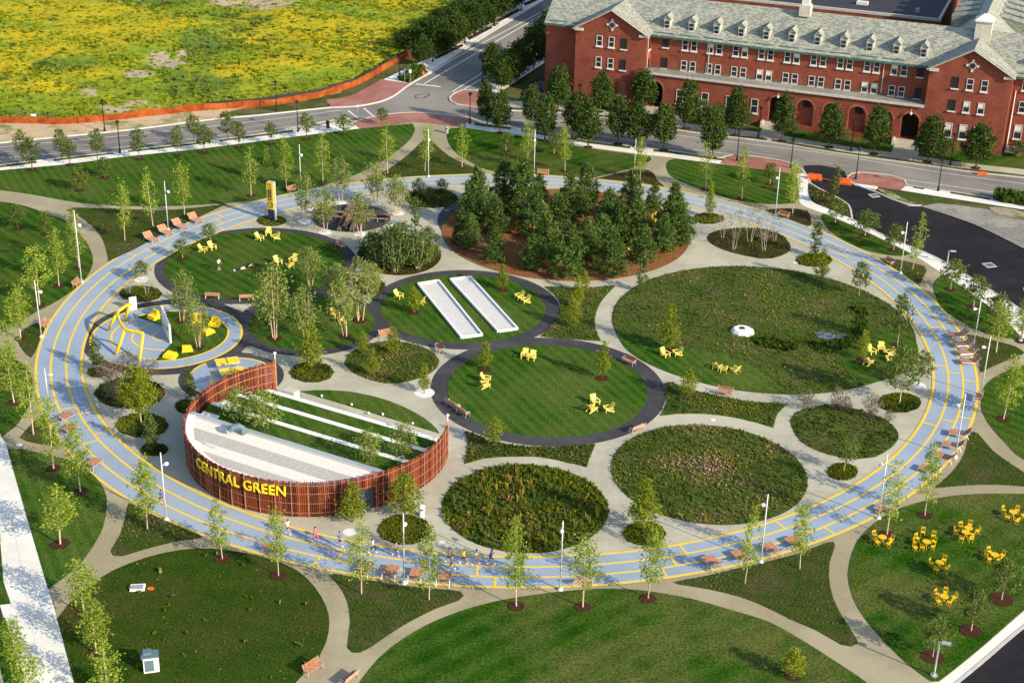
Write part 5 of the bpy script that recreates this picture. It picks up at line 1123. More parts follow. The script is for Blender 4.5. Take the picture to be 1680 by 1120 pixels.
T_ = [
# ---- left street, from the left edge to the crossing
('street', 38, 266, 214, 23, 'farther of the first pair from the left beside the street', 0), ('street', 53, 279, 227, 25, 'nearer of the first pair from the left beside the street', 1),
('street', 101, 260, 212, 22, 'farther of the second pair from the left beside the street', 0), ('street', 115, 271, 229, 22, 'nearer of the second pair from the left beside the street', 1),
('street', 160, 264, 212, 22, 'standing alone between the second pair and the black lamp', 0), ('street', 229, 262, 210, 20, 'first lone one right of the near black lamp', 1),
('street', 291, 255, 207, 20, 'sparsest one, second right of the near black lamp', 1), ('street', 318, 234, 188, 23, 'farther of the third pair from the left beside the street', 0),
('street', 335, 251, 205, 25, 'nearer of the third pair from the left beside the street', 1), ('street', 374, 229, 183, 23, 'farther of the pair nearest the second black lamp', 0),
('street', 392, 243, 200, 20, 'nearer of the pair nearest the second black lamp', 1), ('street', 445, 237, 200, 18, 'directly left of the second near black lamp', 1),
('street', 503, 229, 186, 22, 'directly right of the second near black lamp', 1), ('street', 565, 221, 188, 24, 'last one before the brick crossing', 1),
('street', 627, 206, 178, 19, 'in front of the brick paving at the crossing', 0), ('street', 131, 313, 276, 24, 'low on the lawn below the second pair by the street', 1),
('street', 172, 292, 258, 20, 'on the lawn below the lone street tree', 1), ('street', 446, 268, 243, 16, 'sparse, on the lawn left of the park pole', 1),
('street', 30, 376, 337, 24, 'bare reddish one at the far left of the left lawn', 1), ('street', 76, 385, 347, 18, 'bare reddish one in the middle of the left lawn', 1),
# ---- tulip trees outside the track
('tulip', 205, 395, 297, 26, 'leftmost of three in the dark bed by the orange loungers', 0), ('tulip', 251, 371, 277, 28, 'middle of three in the dark bed by the orange loungers', 0), ('tulip', 303, 353, 265, 27, 'rightmost of three in the dark bed by the orange loungers', 0),
('tulip', 412, 322, 241, 22, 'on the top lawn above the yellow pylon', 1), ('tulip', 130, 440, 339, 26, 'behind the pole at the right edge of the left lawn', 1), ('tulip', 97, 470, 377, 30, 'right of the tallest pair on the left lawn', 1),
('tulip', 65, 501, 399, 38, 'tallest on the left lawn, behind the second pole', 1), ('tulip', 34, 556, 471, 40, 'at the lower left end of the left lawn', 1), ('tulip', 14, 612, 527, 38, 'cut by the left edge just below the left lawn', 1), ('tulip', 23, 661, 573, 40, 'on the small left lawn, left of the track', 1),
('tulip', 55, 713, 600, 38, 'in the small bed left of the track', 0), ('tulip', 88, 769, 652, 40, 'on the lower left lawn beside its top path', 1), ('tulip', 132, 807, 692, 40, 'on the lower left lawn by the single lounger', 1), ('tulip', 99, 893, 796, 52, 'broad bright one alone on the lower left lawn', 1.2),
('tulip', 242, 868, 752, 40, 'in the triangle bed left of the pole below the pavilion', 0), ('tulip', 365, 917, 813, 35, 'on the outer edge below the pavilion lettering', 1), ('tulip', 457, 945, 836, 30, 'thin one beside the path under the first runner', 1), ('tulip', 593, 974, 857, 42, 'left one in the lower triangle bed under the runners', 0),
('tulip', 704, 984, 860, 40, 'right one in the lower triangle bed under the runners', 0), ('tulip', 847, 995, 855, 38, 'left one of three along the top of the bottom lawn', 1), ('tulip', 956, 996, 868, 40, 'middle one of three along the top of the bottom lawn', 1), ('tulip', 1063, 982, 862, 40, 'right one of three along the top of the bottom lawn', 1),
('tulip', 1222, 957, 823, 32, 'over the second lounger in the lower right bed', 0), ('tulip', 1312, 933, 828, 30, 'almost leafless one over the last lounger in the lower right bed', 0), ('tulip', 1455, 877, 756, 38, 'beside the leftmost yellow cafe table', 1), ('tulip', 1517, 846, 729, 36, 'on the cafe lawn above the eight-chair table', 1),
('tulip', 1646, 688, 587, 36, 'alone on the right edge lawn', 1), ('tulip', 1634, 578, 495, 38, 'in the right bed beside the pole by the dark loungers', 0), ('tulip', 1676, 560, 488, 28, 'cut by the right edge beside the white pavement', 1), ('tulip', 1497, 442, 349, 22, 'in the small right bed above the track', 0), ('tulip', 1300, 352, 267, 28, 'beside the brick corner at the white pavement', 0),
('tulip', 1158, 311, 235, 23, 'left one of two on the striped top right lawn', 1), ('tulip', 1217, 326, 238, 23, 'right one of two on the striped top right lawn', 1), ('tulip', 1050, 296, 226, 18, 'beside the pole in the reddish triangle behind the pines', 0), ('tulip', 865, 277, 195, 22, 'left one of two on the top lawn behind the pines', 1), ('tulip', 927, 281, 204, 22, 'right one of two on the top lawn behind the pines', 1),
('tulip', 758, 275, 205, 24, 'at the left end of the top lawn behind the pines', 1), ('tulip', 697, 281, 204, 20, 'beside the pole in the top triangle bed', 0), ('tulip', 636, 285, 204, 25, 'at the right end of the big top lawn', 1), ('tulip', 530, 298, 218, 26, 'on the top lawn right of the park pole', 1), ('tulip', 470, 310, 228, 24, 'sparse one on the top lawn behind the wooden bench', 1),
('tulip', 138, 1006, 912, 50, 'top one of three in a line beside the left white pavement', 1), ('tulip', 158, 1072, 986, 44, 'middle one of three in a line beside the left white pavement', 1), ('tulip', 178, 1145, 1050, 48, 'lowest of three in a line beside the left white pavement', 1),
('tulip', 30, 1098, 1014, 44, 'upper one of two at the bottom left corner', 0), ('tulip', 52, 1150, 1055, 46, 'lower one of two at the bottom left corner', 0), ('tulip', -8, 905, 845, 26, 'barely showing at the left edge by the white pavement', 0),
('tulip', 440, 300, 240, 16, 'thin one just left of the pole on the top lawn', 1),
# ---- feathery trees
('gold', 232, 696, 602, 54, 'in the lower of the two round beds left of the pavilion', 0), ('feather', 511, 606, 530, 42, 'in the round ring right of the table tennis court', 0), ('feather', 645, 582, 533, 22, 'right one in the flower oval', 0), ('feather', 612, 617, 572, 24, 'lower one in the flower oval', 0), ('feather', 596, 582, 545, 18, 'thin one at the left of the flower oval', 0),
('feather', 696, 645, 597, 22, 'on the white disc beside the black ring path', 0), ('feather', 795, 606, 561, 24, 'on the top left of the round middle lawn', 1), ('feather', 988, 621, 560, 27, 'on the top right of the round middle lawn', 1), ('feather', 807, 732, 685, 26, 'in the bed just below the round middle lawn', 0), ('feather', 578, 856, 795, 46, 'left of the pavilion door', 0), ('feather', 664, 848, 775, 54, 'right of the pavilion door over the ring bed', 0),
('feather', 1054, 872, 787, 54, 'in the ring between the two lower meadows', 0), ('feather', 1129, 651, 604, 25, 'by the bench on the path under the big meadow', 0), ('feather', 1100, 576, 502, 34, 'at the left of the big meadow beside two yellow chairs', 1), ('feather', 1414, 590, 540, 18, 'thin one left of the chair circle in the big meadow', 1), ('feather', 1346, 462, 408, 28, 'in front of the right ring bed at the meadow edge', 0),
('feather', 939, 537, 492, 25, 'nearer of two in the bed right of the bocce lawn', 0), ('feather', 947, 506, 456, 24, 'farther of two in the bed right of the bocce lawn', 0), ('feather', 961, 481, 444, 16, 'thin one at the top of the bed right of the bocce lawn', 0), ('feather', 825, 476, 435, 25, 'on the right of the bocce lanes', 1), ('feather', 679, 513, 472, 25, 'on the left of the bocce lanes', 1),
('feather', 1165, 357, 298, 17, 'tall narrow one in the ring right of the pines', 0), ('feather', 1301, 1109, 1064, 38, 'short one at the bottom edge of the bottom lawn', 1),
# ---- birches
('birch', 500, 363, 285, 38, 'on the white disc right of the yellow pylon', 0), ('birch', 533, 381, 307, 42, 'on the white disc at the near left of the boardwalk', 0), ('birch', 591, 384, 317, 40, 'on the white disc at the near side of the boardwalk', 0), ('birch', 653, 350, 290, 44, 'on the white disc at the right of the boardwalk', 0), ('birch', 560, 331, 258, 38, 'on the white disc at the far left of the boardwalk', 0), ('birch', 617, 334, 263, 36, 'on the white disc at the far right of the boardwalk', 0),
('birch', 299, 527, 445, 42, 'at the back of the play lawn behind the white board', 1), ('birch', 326, 570, 491, 38, 'in the middle of the play lawn between yellow blocks', 1), ('birch', 509, 470, 408, 46, 'at the near edge of the picnic lawn', 0), ('birch', 451, 556, 432, 62, 'tallest, at the left of the birch lawn', 1.2), ('birch', 503, 556, 472, 48, 'second from the left on the birch lawn', 0), ('birch', 591, 526, 428, 62, 'at the far right of the birch lawn with bright stems', 1.2), ('birch', 567, 552, 460, 48, 'at the near right of the birch lawn', 1), ('birch', 557, 500, 433, 46, 'behind the yellow chairs on the birch lawn', 0), ('birch', 610, 482, 434, 40, 'in the small bed left of the bocce lawn', 0),
# ---- street pears
('pear', 799, 207, 137, 31, 'leftmost farther one by the brick corner', 0), ('pear', 820, 219, 150, 34, 'leftmost nearer one by the brick corner', 1), ('pear', 871, 211, 142, 32, 'third from the left on the park side of the street', 0), ('pear', 893, 232, 159, 34, 'fourth from the left on the park side of the street', 1), ('pear', 941, 227, 157, 34, 'fifth from the left on the park side of the street', 1), ('pear', 965, 242, 166, 38, 'sixth from the left on the park side of the street', 1), ('pear', 1014, 237, 160, 38, 'seventh from the left on the park side of the street', 1), ('pear', 1045, 241, 172, 40, 'eighth from the left on the park side of the street', 1), ('pear', 1089, 247, 172, 41, 'ninth from the left, standing free on the park side', 1), ('pear', 1169, 260, 180, 40, 'last on the park side, left of the brick paving', 1),
('pear', 915, 182, 111, 40, 'in front of the dark left end of the brick building', 1), ('pear', 984, 184, 120, 37, 'in front of the left gable', 1), ('pear', 1056, 181, 117, 40, 'left of the left dark archway', 1), ('pear', 1125, 211, 135, 36, 'right of the left dark archway', 1), ('pear', 1207, 222, 147, 34, 'left of the middle entrance steps', 1), ('pear', 1283, 232, 155, 38, 'right of the middle entrance steps', 1), ('pear', 1360, 242, 172, 36, 'in front of the second brick arch', 1), ('pear', 1434, 253, 177, 40, 'left of the right dark archway', 1), ('pear', 1522, 266, 194, 45, 'right of the right dark archway', 1), ('pear', 1601, 276, 206, 46, 'in front of the right gable', 1),
# ---- small spreading trees
('oak', 1370, 366, 327, 32, 'first along the right white pavement, nearest the barriers', 1), ('oak', 1419, 387, 345, 36, 'second along the right white pavement', 1), ('oak', 1466, 411, 370, 32, 'third along the right white pavement', 1), ('oak', 1559, 475, 425, 32, 'fourth along the right white pavement, by the arm lamp', 1), ('oak', 1597, 504, 454, 38, 'fifth along the right white pavement', 1), ('oak', 1634, 534, 483, 46, 'sixth along the right white pavement, by the dark loungers', 1),
('oak', 1643, 984, 920, 50, 'sparse one at the right of the cafe lawn', 1.4), ('oak', 1593, 1035, 970, 42, 'second from the bottom on the cafe lawn', 1.3), ('oak', 1530, 1078, 1013, 44, 'beside the arm lamp at the bottom of the cafe lawn', 1.3), ('oak', 830, 248, 217, 27, 'on the top lawn behind the pines, left', 1), ('oak', 909, 253, 219, 28, 'on the top lawn behind the pines, right', 1), ('oak', 1263, 303, 267, 26, 'on the striped top right lawn beside the brick', 1),
('oak', 1476, 661, 572, 48, 'large one in the green ring at the right of the track', 0), ('oak', 1507, 632, 577, 34, 'on the white disc at the right of the big meadow', 0), ('oak', 1472, 567, 484, 32, 'beside the ring of yellow chairs in the big meadow', 1), ('oak', 1384, 773, 714, 30, 'in the small ring below the right oval bed', 0), ('oak', 1409, 485, 431, 30, 'overlapping the track at the top right of the big meadow', 0), ('oak', 346, 397, 366, 24, 'right one of two at the back of the picnic lawn', 1), ('oak', 300, 424, 392, 24, 'left one of two at the back of the picnic lawn', 1), ('oak', 232, 460, 429, 26, 'on the white disc left of the picnic lawn', 0),
('terrace', 391, 692, 637, 46, 'left one on the pavilion terraces, near the timber wall', 0), ('terrace', 432, 706, 642, 46, 'second one on the pavilion terraces, brighter green', 0), ('terrace', 605, 757, 707, 42, 'third one on the pavilion terraces, lower right', 0), ('terrace', 663, 746, 697, 44, 'rightmost one on the pavilion terraces', 0),
# ---- narrow trees
('column', 1335, 421, 367, 18, 'in the ring bed inside the track at the right', 0), ('column', 1362, 335, 275, 17, 'dark one in the planting strip by the orange barriers', 0), ('column', 1052, 478, 418, 17, 'at the left tip of the big meadow', 0), ('column', 681, 376, 326, 15, 'beside the white disc left of the pines', 0), ('column', 250, 741, 679, 19, 'in the small ring left of the pavilion', 0), ('column', 160, 608, 557, 19, 'at the left edge of the blue play court', 0), ('column', 312, 656, 607, 18, 'beside the timber wall at the table tennis court', 0),
# ---- shrubs
('bush', 620, 438, 386, 40, 'at the left of the dense oval bed', 0), ('bush', 649, 447, 375, 44, 'at the near centre of the dense oval bed', 0), ('bush', 686, 441, 378, 42, 'at the near right of the dense oval bed', 0), ('bush', 703, 430, 376, 36, 'at the right end of the dense oval bed', 0), ('bush', 608, 425, 382, 34, 'at the far left of the dense oval bed', 0), ('bush', 660, 425, 368, 40, 'at the far centre of the dense oval bed', 0), ('bush', 637, 418, 370, 38, 'far back in the dense oval bed', 0),
('bush', 686, 320, 294, 17, 'left one at the back of the oval by the pines', 0), ('bush', 726, 314, 295, 20, 'right one at the back of the oval by the pines', 0), ('bush', 705, 330, 309, 18, 'small one in the middle of the oval by the pines', 0),
('bush', 1000, 178, 155, 30, 'at the foot of the left gable', 0), ('bush', 1152, 196, 166, 34, 'against the arcade wall, left of two', 0), ('bush', 1180, 200, 172, 34, 'against the arcade wall, middle', 0), ('bush', 1222, 206, 180, 26, 'against the arcade wall, left of the middle steps', 0), ('bush', 1301, 218, 198, 18, 'right of the middle entrance steps', 0), ('bush', 1378, 228, 208, 24, 'below the third brick arch', 0), ('bush', 1552, 252, 228, 34, 'between the two trees at the right gable', 0), ('bush', 1670, 256, 232, 26, 'at the right edge of the picture by the building', 0), ('bush', 955, 168, 150, 26, 'at the dark left corner of the building', 0),
('smoke', 210, 614, 578, 34, 'left one behind the upper round bed by the play court', 0), ('smoke', 246, 622, 589, 26, 'right one behind the upper round bed by the play court', 0), ('smoke', 190, 658, 606, 30, 'tall brown one in the upper round bed', 0), ('smoke', 176, 624, 592, 26, 'leftmost one by the upper round bed', 0), ('smoke', 1322, 670, 643, 28, 'first from the left on the right oval bed', 0), ('smoke', 1372, 672, 636, 27, 'second from the left on the right oval bed', 0), ('smoke', 1386, 676, 652, 20, 'small one between the second and third on the right oval bed', 0), ('smoke', 1428, 686, 646, 26, 'third from the left on the right oval bed', 0), ('smoke', 1458, 692, 674, 19, 'smallest at the right of the right oval bed', 0),
('bare', 1186, 391, 338, 26, 'leftmost with pink haze of twigs', 0), ('bare', 1204, 410, 345, 26, 'nearest, at the left of its bed', 0), ('bare', 1230, 397, 335, 34, 'in the middle of its bed', 0), ('bare', 1253, 412, 350, 28, 'near right of its bed', 0), ('bare', 1271, 396, 355, 24, 'rightmost of its bed', 0), ('bare', 241, 484, 458, 24, 'in the small oval left of the picnic lawn', 0), ('bare', 212, 483, 460, 20, 'thin one at the left of the small oval bed', 0),
# ---- trees along the side road
('far', 695, 106, 58, 32, 'first on the left of the side road', 0), ('far', 725, 90, 36, 38, 'second on the left of the side road', 0), ('far', 749, 76, 24, 38, 'third on the left of the side road', 0), ('far', 776, 61, 8, 38, 'fourth on the left of the side road', 0), ('far', 797, 48, 4, 36, 'fifth on the left of the side road', 0), ('far', 824, 28, -20, 36, 'sixth on the left of the side road', 0), ('far', 845, 14, -30, 36, 'seventh on the left of the side road', 0),
('far', 680, 80, 48, 50, 'lowest of the bushy row behind the orange fence', 0), ('far', 705, 66, 30, 46, 'second of the bushy row behind the orange fence', 0), ('far', 730, 48, 14, 50, 'third of the bushy row behind the orange fence', 0), ('far', 756, 34, 2, 50, 'fourth of the bushy row behind the orange fence', 0), ('far', 782, 22, -8, 50, 'fifth of the bushy row behind the orange fence', 0), ('far', 806, 10, -18, 50, 'last of the bushy row behind the orange fence', 0),
('far', 806, 136, 72, 36, 'first on the right of the side road, beside the black lamp', 0), ('far', 822, 148, 100, 28, 'smaller one in front on the right of the side road', 0), ('far', 838, 140, 84, 34, 'third on the right of the side road', 0), ('far', 851, 128, 68, 40, 'fourth on the right of the side road', 0), ('far', 875, 113, 44, 42, 'fifth on the right of the side road', 0), ('far', 895, 99, 22, 38, 'sixth, against the left edge of the building', 0),
]
for i, (x, y, t, w) in enumerate(((782, 352, 276, 48), (775, 373, 303, 48), (813, 384, 322, 42), (826, 346, 261, 48), (858, 357, 265, 50), (886, 331, 287, 26), (875, 386, 318, 48), (772, 409, 352, 38), (750, 400, 370, 22), (812, 429, 377, 36), (895, 421, 350, 50), (873, 442, 387, 38), (925, 451, 366, 58), (938, 366, 290, 52), (962, 346, 268, 42), (996, 386, 312, 42), (1030, 361, 281, 44), (1070, 346, 300, 28), (1100, 386, 302, 46), (1112, 401, 335, 50), (1045, 401, 330, 52), (985, 416, 352, 48), (1003, 448, 380, 46), (1055, 429, 370, 36), (1085, 413, 352, 38), (962, 426, 360, 42), (915, 373, 318, 48), (1020, 401, 335, 42))):
    row = 'back' if y < 362 else 'second row' if y < 390 else 'third row' if y < 418 else 'front row'
    T_.append(('pine', x, y, t, w, (row, x), 0))
rows = {}
for r in T_:
    if r[0] == 'pine': rows.setdefault(r[5][0], []).append(r[5][1])
ORD = ['first', 'second', 'third', 'fourth', 'fifth', 'sixth', 'seventh', 'eighth', 'ninth', 'tenth', 'eleventh', 'twelfth']
for key, x, y, t, w, ph, mu in T_:
    if key == 'pine':
        k = sorted(rows[ph[0]]).index(ph[1]); ph = '%s from the left in the %s of the pine circle' % (ORD[k], 'back row' if ph[0] == 'back' else ph[0])
    plant(key, x, y, t, w, ph, mu)
# ---- ground planting that nobody could count: tufts in the beds and meadows
def tufts(name, poly, n, hh, ww, pal, seed, per=3, grid=None, keep=None, z=.05, spr=.5, fs=.35, rn=.16):
    rnd = random.Random(seed); xs = [p[0] for p in poly]; ys = [p[1] for p in poly]
    mats_ = [m_ for m_, _ in pal]; wt = [w_ for _, w_ in pal]; mb = MB(); pts = []
    if grid:
        nx = int((max(xs)-min(xs))/grid)+1; nyy = int((max(ys)-min(ys))/grid)+1
        for i in range(nx):
            for j in range(nyy): pts.append((min(xs)+i*grid+(j % 2)*grid/2+rnd.gauss(0, .04), min(ys)+j*grid+rnd.gauss(0, .04)))
    else:
        while len(pts) < n:
            q = (rnd.uniform(min(xs), max(xs)), rnd.uniform(min(ys), max(ys)))
            if inside(q, poly): pts.append(q)
    for q in pts:
        if grid and not inside(q, poly): continue
        if keep and not keep(q, rnd): continue
        pn = noise.noise(Vector((q[0]*fs+seed, q[1]*fs, 1.3)))
        u = min(.999, max(0, .5+pn*.9+rnd.gauss(0, rn))); acc = 0; tot = sum(wt)
        for mi, w_ in enumerate(wt):
            acc += w_/tot
            if u < acc: break
        mb.m = mi; h = hh*(.5+rnd.random()*.9); w = ww*(.6+.8*rnd.random())
        for k in range(per):
            a = rnd.random()*2*PI; lx = math.cos(a)*h*spr*rnd.random()*1.5; ly_ = math.sin(a)*h*spr*rnd.random()*1.5
            px_, py_ = q[0]+rnd.gauss(0, w*.3), q[1]+rnd.gauss(0, w*.3); b = a+PI/2+rnd.gauss(0, .5); dx, dy = math.cos(b)*w/2, math.sin(b)*w/2
            mb.add([(px_-dx*.5, py_-dy*.5, z), (px_+dx*.5, py_+dy*.5, z), (px_+lx*.6+dx, py_+ly_*.6+dy, z+h*.65), (px_+lx, py_+ly_, z+h), (px_+lx*.6-dx, py_+ly_*.6-dy, z+h*.65)], [(0, 1, 2, 3, 4)])
    return tag(mb.build(name, mats_), kind='stuff')
mow = [spline([(1009, 537, 1), (1065, 560), (1140, 574), (1205, 588), (1250, 612), (1290, 643, 1), (1200, 670, 1), (1000, 620, 1)]), spline([(1520, 560, 1), (1510, 600), (1470, 640), (1410, 645, 1), (1390, 613), (1381, 590), (1385, 571), (1405, 556), (1440, 545), (1480, 543), (1500, 550)])]
dome = G(1218, 543)
kp = lambda q, r: not inside(q, mow[0]) and not inside(q, mow[1]) and (Vector((q[0], q[1], 0))-Vector((dome.x, dome.y, 0))).length > 1.6
tufts('meadow_planting', BEDS['meadow'], 7000, .20, .10, [('blade_dark', 2), ('blade_green', 3), ('blade_olive', 3), ('blade_tan', 1), ('blade_lime', .8)], 3, 3, keep=kp, fs=.16, rn=.13)
hol = spline([(1320, 560), (1300, 578), (1262, 572), (1235, 560), (1250, 552), (1300, 562), (1345, 562), (1385, 560), (1400, 545), (1410, 515), (1395, 505), (1420, 508), (1424, 530), (1415, 552), (1390, 572), (1350, 582)])
tufts('hollow_planting', hol, 520, .40, .22, [('blade_dark', 3), ('blade_green', 3)], 5, 4)
tufts('meadow_planting', BEDS['wild'], 3600, .22, .11, [('blade_dark', 1), ('blade_green', 3), ('blade_olive', 3), ('blade_tan', 1.0), ('blade_lime', .9), ('blade_gold', .6), ('blade_rust', .8), ('blade_pink', .16)], 11, 3, fs=.17, rn=.11)
tufts('shrub_planting', BEDS['rose'], 2100, .28, .17, [('blade_dark', .6), ('blade_green', 3), ('blade_lime', 3.2), ('blade_olive', 2), ('blade_gold', 1)], 12, 4, fs=.2, rn=.12)
rb = BEDS['rose']
tufts('rose_canes', [Vector((1.68+(p.x-1.68)*.9, 129.11+(p.y-129.11)*.9, 0)) for p in rb], 150, .8, .10, [('blade_olive', 3), ('blade_gold', 1), ('blade_rust', .5)], 14, 6, spr=.35)
for key, n_, pal in (('mid_tri', 700, [('blade_green', 3), ('blade_olive', 3), ('blade_tan', 1), ('blade_rust', .4)]), ('east_bed', 800, [('blade_dark', 1), ('blade_green', 3), ('blade_olive', 3), ('blade_lime', 1), ('blade_gold', .3)]), ('south_bed', 700, [('blade_dark', 1), ('blade_green', 2), ('blade_olive', 3), ('blade_tan', 1), ('blade_gold', .5)]), ('flower_oval', 1000, [('blade_green', 3), ('blade_olive', 3), ('blade_tan', 1.3), ('blade_lime', .7), ('blade_gold', .5)]), ('east_oval', 800, [('blade_dark', 2), ('blade_green', 3), ('blade_olive', 3), ('blade_lime', .4)]), ('lot_bed', 120, [('blade_dark', 2), ('blade_tan', 2), ('blade_green', 2)]), ('shrub_oval', 900, [('blade_dark', 2), ('blade_green', 3), ('blade_olive', 2)]), ('white_birch', 420, [('blade_dark', 2), ('blade_green', 2), ('blade_olive', 2), ('blade_lime', .8)]), ('oval_n', 500, [('blade_dark', 2), ('blade_olive', 2)]), ('small_e', 120, [('blade_dark', 2), ('blade_green', 2)]), ('west_b', 700, [('blade_dark', 2), ('blade_green', 2), ('blade_olive', 2), ('blade_rust', .6)])):
    tufts('bed_planting', BEDS[key], int(n_*1.2), .20, .12, pal, len(key)*7+n_, 3)
for key, n_ in (('pylon_ring', 330), ('col_ring', 260), ('feather_ring', 420), ('green_ring', 620), ('ring_se', 330), ('ring_s', 560), ('ring_sw', 800), ('feather_mid', 560), ('west_a', 520), ('west_c', 620), ('west_d', 200), ('west_e', 120), ('west_f', 160)):
    tufts('ring_planting', BEDS[key], int(n_*1.3), .14, .13, [('blade_dark', 1.2), ('blade_olive', 1.6), ('blade_lime', 2.6)], n_, 4)
for i, key in enumerate('abcdefghi'):
    tufts('sedge_plugs', BEDS['sedge_'+key], 0, .10, .10, [('blade_dark', 1), ('blade_green', 2.6), ('blade_olive', 2.6), ('blade_tan', 2.2)], 50+i, 3, grid=.47, fs=.14, rn=.10)
for key in ('top_tri',): tufts('sedge_plugs', BEDS[key], 0, .1, .1, [('blade_dark', 2), ('blade_olive', 2), ('blade_tan', 1)], 71, 3, grid=.55)
rough = spline([(100, 1015), (150, 960), (241, 916), (348, 902), (447, 920), (516, 965), (538, 1020), (500, 1100), (300, 1180), (140, 1180)])
tufts('rough_grass', rough, 700, .10, .09, [('blade_green', 3), ('blade_olive', 3), ('blade_tan', .8), ('blade_lime', .8)], 81, 3)
tufts('tall_weeds', rough, 34, .34, .16, [('blade_lime', 2), ('blade_tan', 1)], 82, 7)
tufts('street_hedge', spline([(1633, 323, 1), (1680, 330, 1), (1760, 342, 1), (1760, 349, 1), (1680, 337, 1), (1634, 329, 1)]), 420, 1.3, .6, [('blade_dark', 2), ('blade_green', 2)], 83, 5)
# ---- the wild field, gently rolling, with colour patches of flowers, greenery and bare soil
BL = [  # px, py, rx, ry, kind
(440, 8, 44, 10, 'dirt'), (370, 6, 34, 6, 'dirt'), (262, 100, 20, 12, 'dirt'), (225, 126, 26, 8, 'dirt'), (285, 108, 20, 8, 'dirt'), (300, 90, 10, 6, 'dirt'), (145, 152, 20, 6, 'dirt'), (185, 180, 34, 6, 'dirt'), (225, 170, 24, 5, 'dirt'), (262, 178, 20, 4, 'dirt'),
(500, 55, 110, 26, 'yel'), (600, 60, 60, 18, 'yel'), (650, 8, 60, 10, 'yel'), (560, 85, 60, 20, 'yel'), (100, 20, 140, 16, 'yel'), (180, 55, 90, 20, 'yel'), (60, 60, 80, 12, 'yel'), (260, 45, 60, 10, 'yel'), (150, 120, 60, 10, 'yel'), (390, 120, 40, 12, 'yel'), (470, 105, 60, 14, 'yel'), (20, 110, 50, 16, 'yel'), (90, 85, 70, 10, 'yel'), (460, 25, 60, 8, 'yel'), (60, 145, 60, 10, 'yel'),
(400, 40, 40, 30, 'dark'), (380, 70, 40, 14, 'dark'), (330, 80, 30, 22, 'dark'), (320, 140, 50, 16, 'dark'), (30, 190, 60, 8, 'dark'), (240, 8, 60, 6, 'dark'), (100, 110, 50, 8, 'dark')]
def fc_(px_, py_):
    s_ = {'dirt': 0, 'yel': 0, 'dark': 0}
    for x, y, rx, ry, k in BL:
        d = ((px_-x)/rx)**2+((py_-y)/ry)**2
        if d < 2.4: s_[k] = max(s_[k], 1-d/2.4)
    return s_
FY = [(-140, 226), (0, 200), (50, 199), (100, 201), (200, 191), (300, 183), (400, 173), (480, 167), (560, 150), (620, 118), (650, 100), (676, 88), (720, 66), (780, 36), (850, -8), (900, -40), (1000, -95)]
mb = MB(); NXF, NYF = 120, 46; FZ = {}
vs = []; cols = []
for j in range(NYF+1):
    for i in range(NXF+1):
        px_ = -140+1140*i/NXF; y0 = lint(FY, px_); t = j/NYF; py_ = y0+(-105-y0)*t; g = G(px_, py_)
        rise = min(1, t*5); s_ = fc_(px_, py_)
        z = -.06+rise*(.5+1.1*noise.noise(Vector((g.x*.03, g.y*.03, 0)))+.5*noise.noise(Vector((g.x*.11, g.y*.11, 3)))-.4*s_['dark'])
        vs.append((g.x, g.y, z)); cols.append((s_['yel'], s_['dirt'], s_['dark'], 1))
mb.add(vs, [(j*(NXF+1)+i, j*(NXF+1)+i+1, (j+1)*(NXF+1)+i+1, (j+1)*(NXF+1)+i) for j in range(NYF) for i in range(NXF)])
m, nt, out = _new('field')
b = N(nt, 'ShaderNodeBsdfPrincipled'); b.inputs['Roughness'].default_value = .9; b.inputs['Specular IOR Level'].default_value = .1; nt.links.new(b.outputs[0], out.inputs[0])
at = N(nt, 'ShaderNodeAttribute'); at.attribute_name = 'patch'; sp = N(nt, 'ShaderNodeSeparateColor'); nt.links.new(at.outputs['Color'], sp.inputs[0])
tc = N(nt, 'ShaderNodeTexCoord'); v_ = tc.outputs['Object']
def addm(a, b_, op='ADD'):
    q = N(nt, 'ShaderNodeMath', operation=op)
    for s_, x in ((q.inputs[0], a), (q.inputs[1], b_)):
        if isinstance(x, (int, float)): s_.default_value = x
        else: nt.links.new(x, s_)
    return q.outputs[0]
col = mixc(nt, (.16, .25, .013), (.26, .30, .02), ramp(nt, noisen(nt, v_, .25, 5, .7), .38, .6))
col = mixc(nt, col, (.11, .18, .026), ramp(nt, addm(noisen(nt, v_, .16, 5, .7), addm(sp.outputs[2], .35, 'MULTIPLY')), .54, .72))
col = mixc(nt, col, (.48, .38, .012), ramp(nt, addm(noisen(nt, v_, .17, 8, .72), addm(sp.outputs[0], .24, 'MULTIPLY')), .52, .74))
col = mixc(nt, col, (.46, .36, .24), ramp(nt, addm(noisen(nt, v_, .5, 5, .7), addm(sp.outputs[1], .42, 'MULTIPLY')), .70, .82))
g_ = ramp(nt, noisen(nt, v_, 1.6, 3, .7), .25, .75); col = mixc(nt, col, mixc(nt, (.62,)*3, (1.25,)*3, g_), 1.0, 'MULTIPLY')
nt.links.new(col, b.inputs['Base Color'])
bp_ = N(nt, 'ShaderNodeBump'); bp_.inputs['Strength'].default_value = .8; bp_.inputs['Distance'].default_value = .3; nt.links.new(noisen(nt, v_, 1.1, 4, .7), bp_.inputs['Height']); nt.links.new(bp_.outputs[0], b.inputs['Normal'])
fo = mb.build('field', 'field'); tag(fo, kind='structure')
ca = fo.data.color_attributes.new('patch', 'FLOAT_COLOR', 'POINT')
ca.data.foreach_set('color', [c for q in cols for c in q])
rnd = random.Random(5); mb = MB(); FM = ['leaf_field', 'leaf_field_dark', 'leaf_yellow', 'blade_tan']
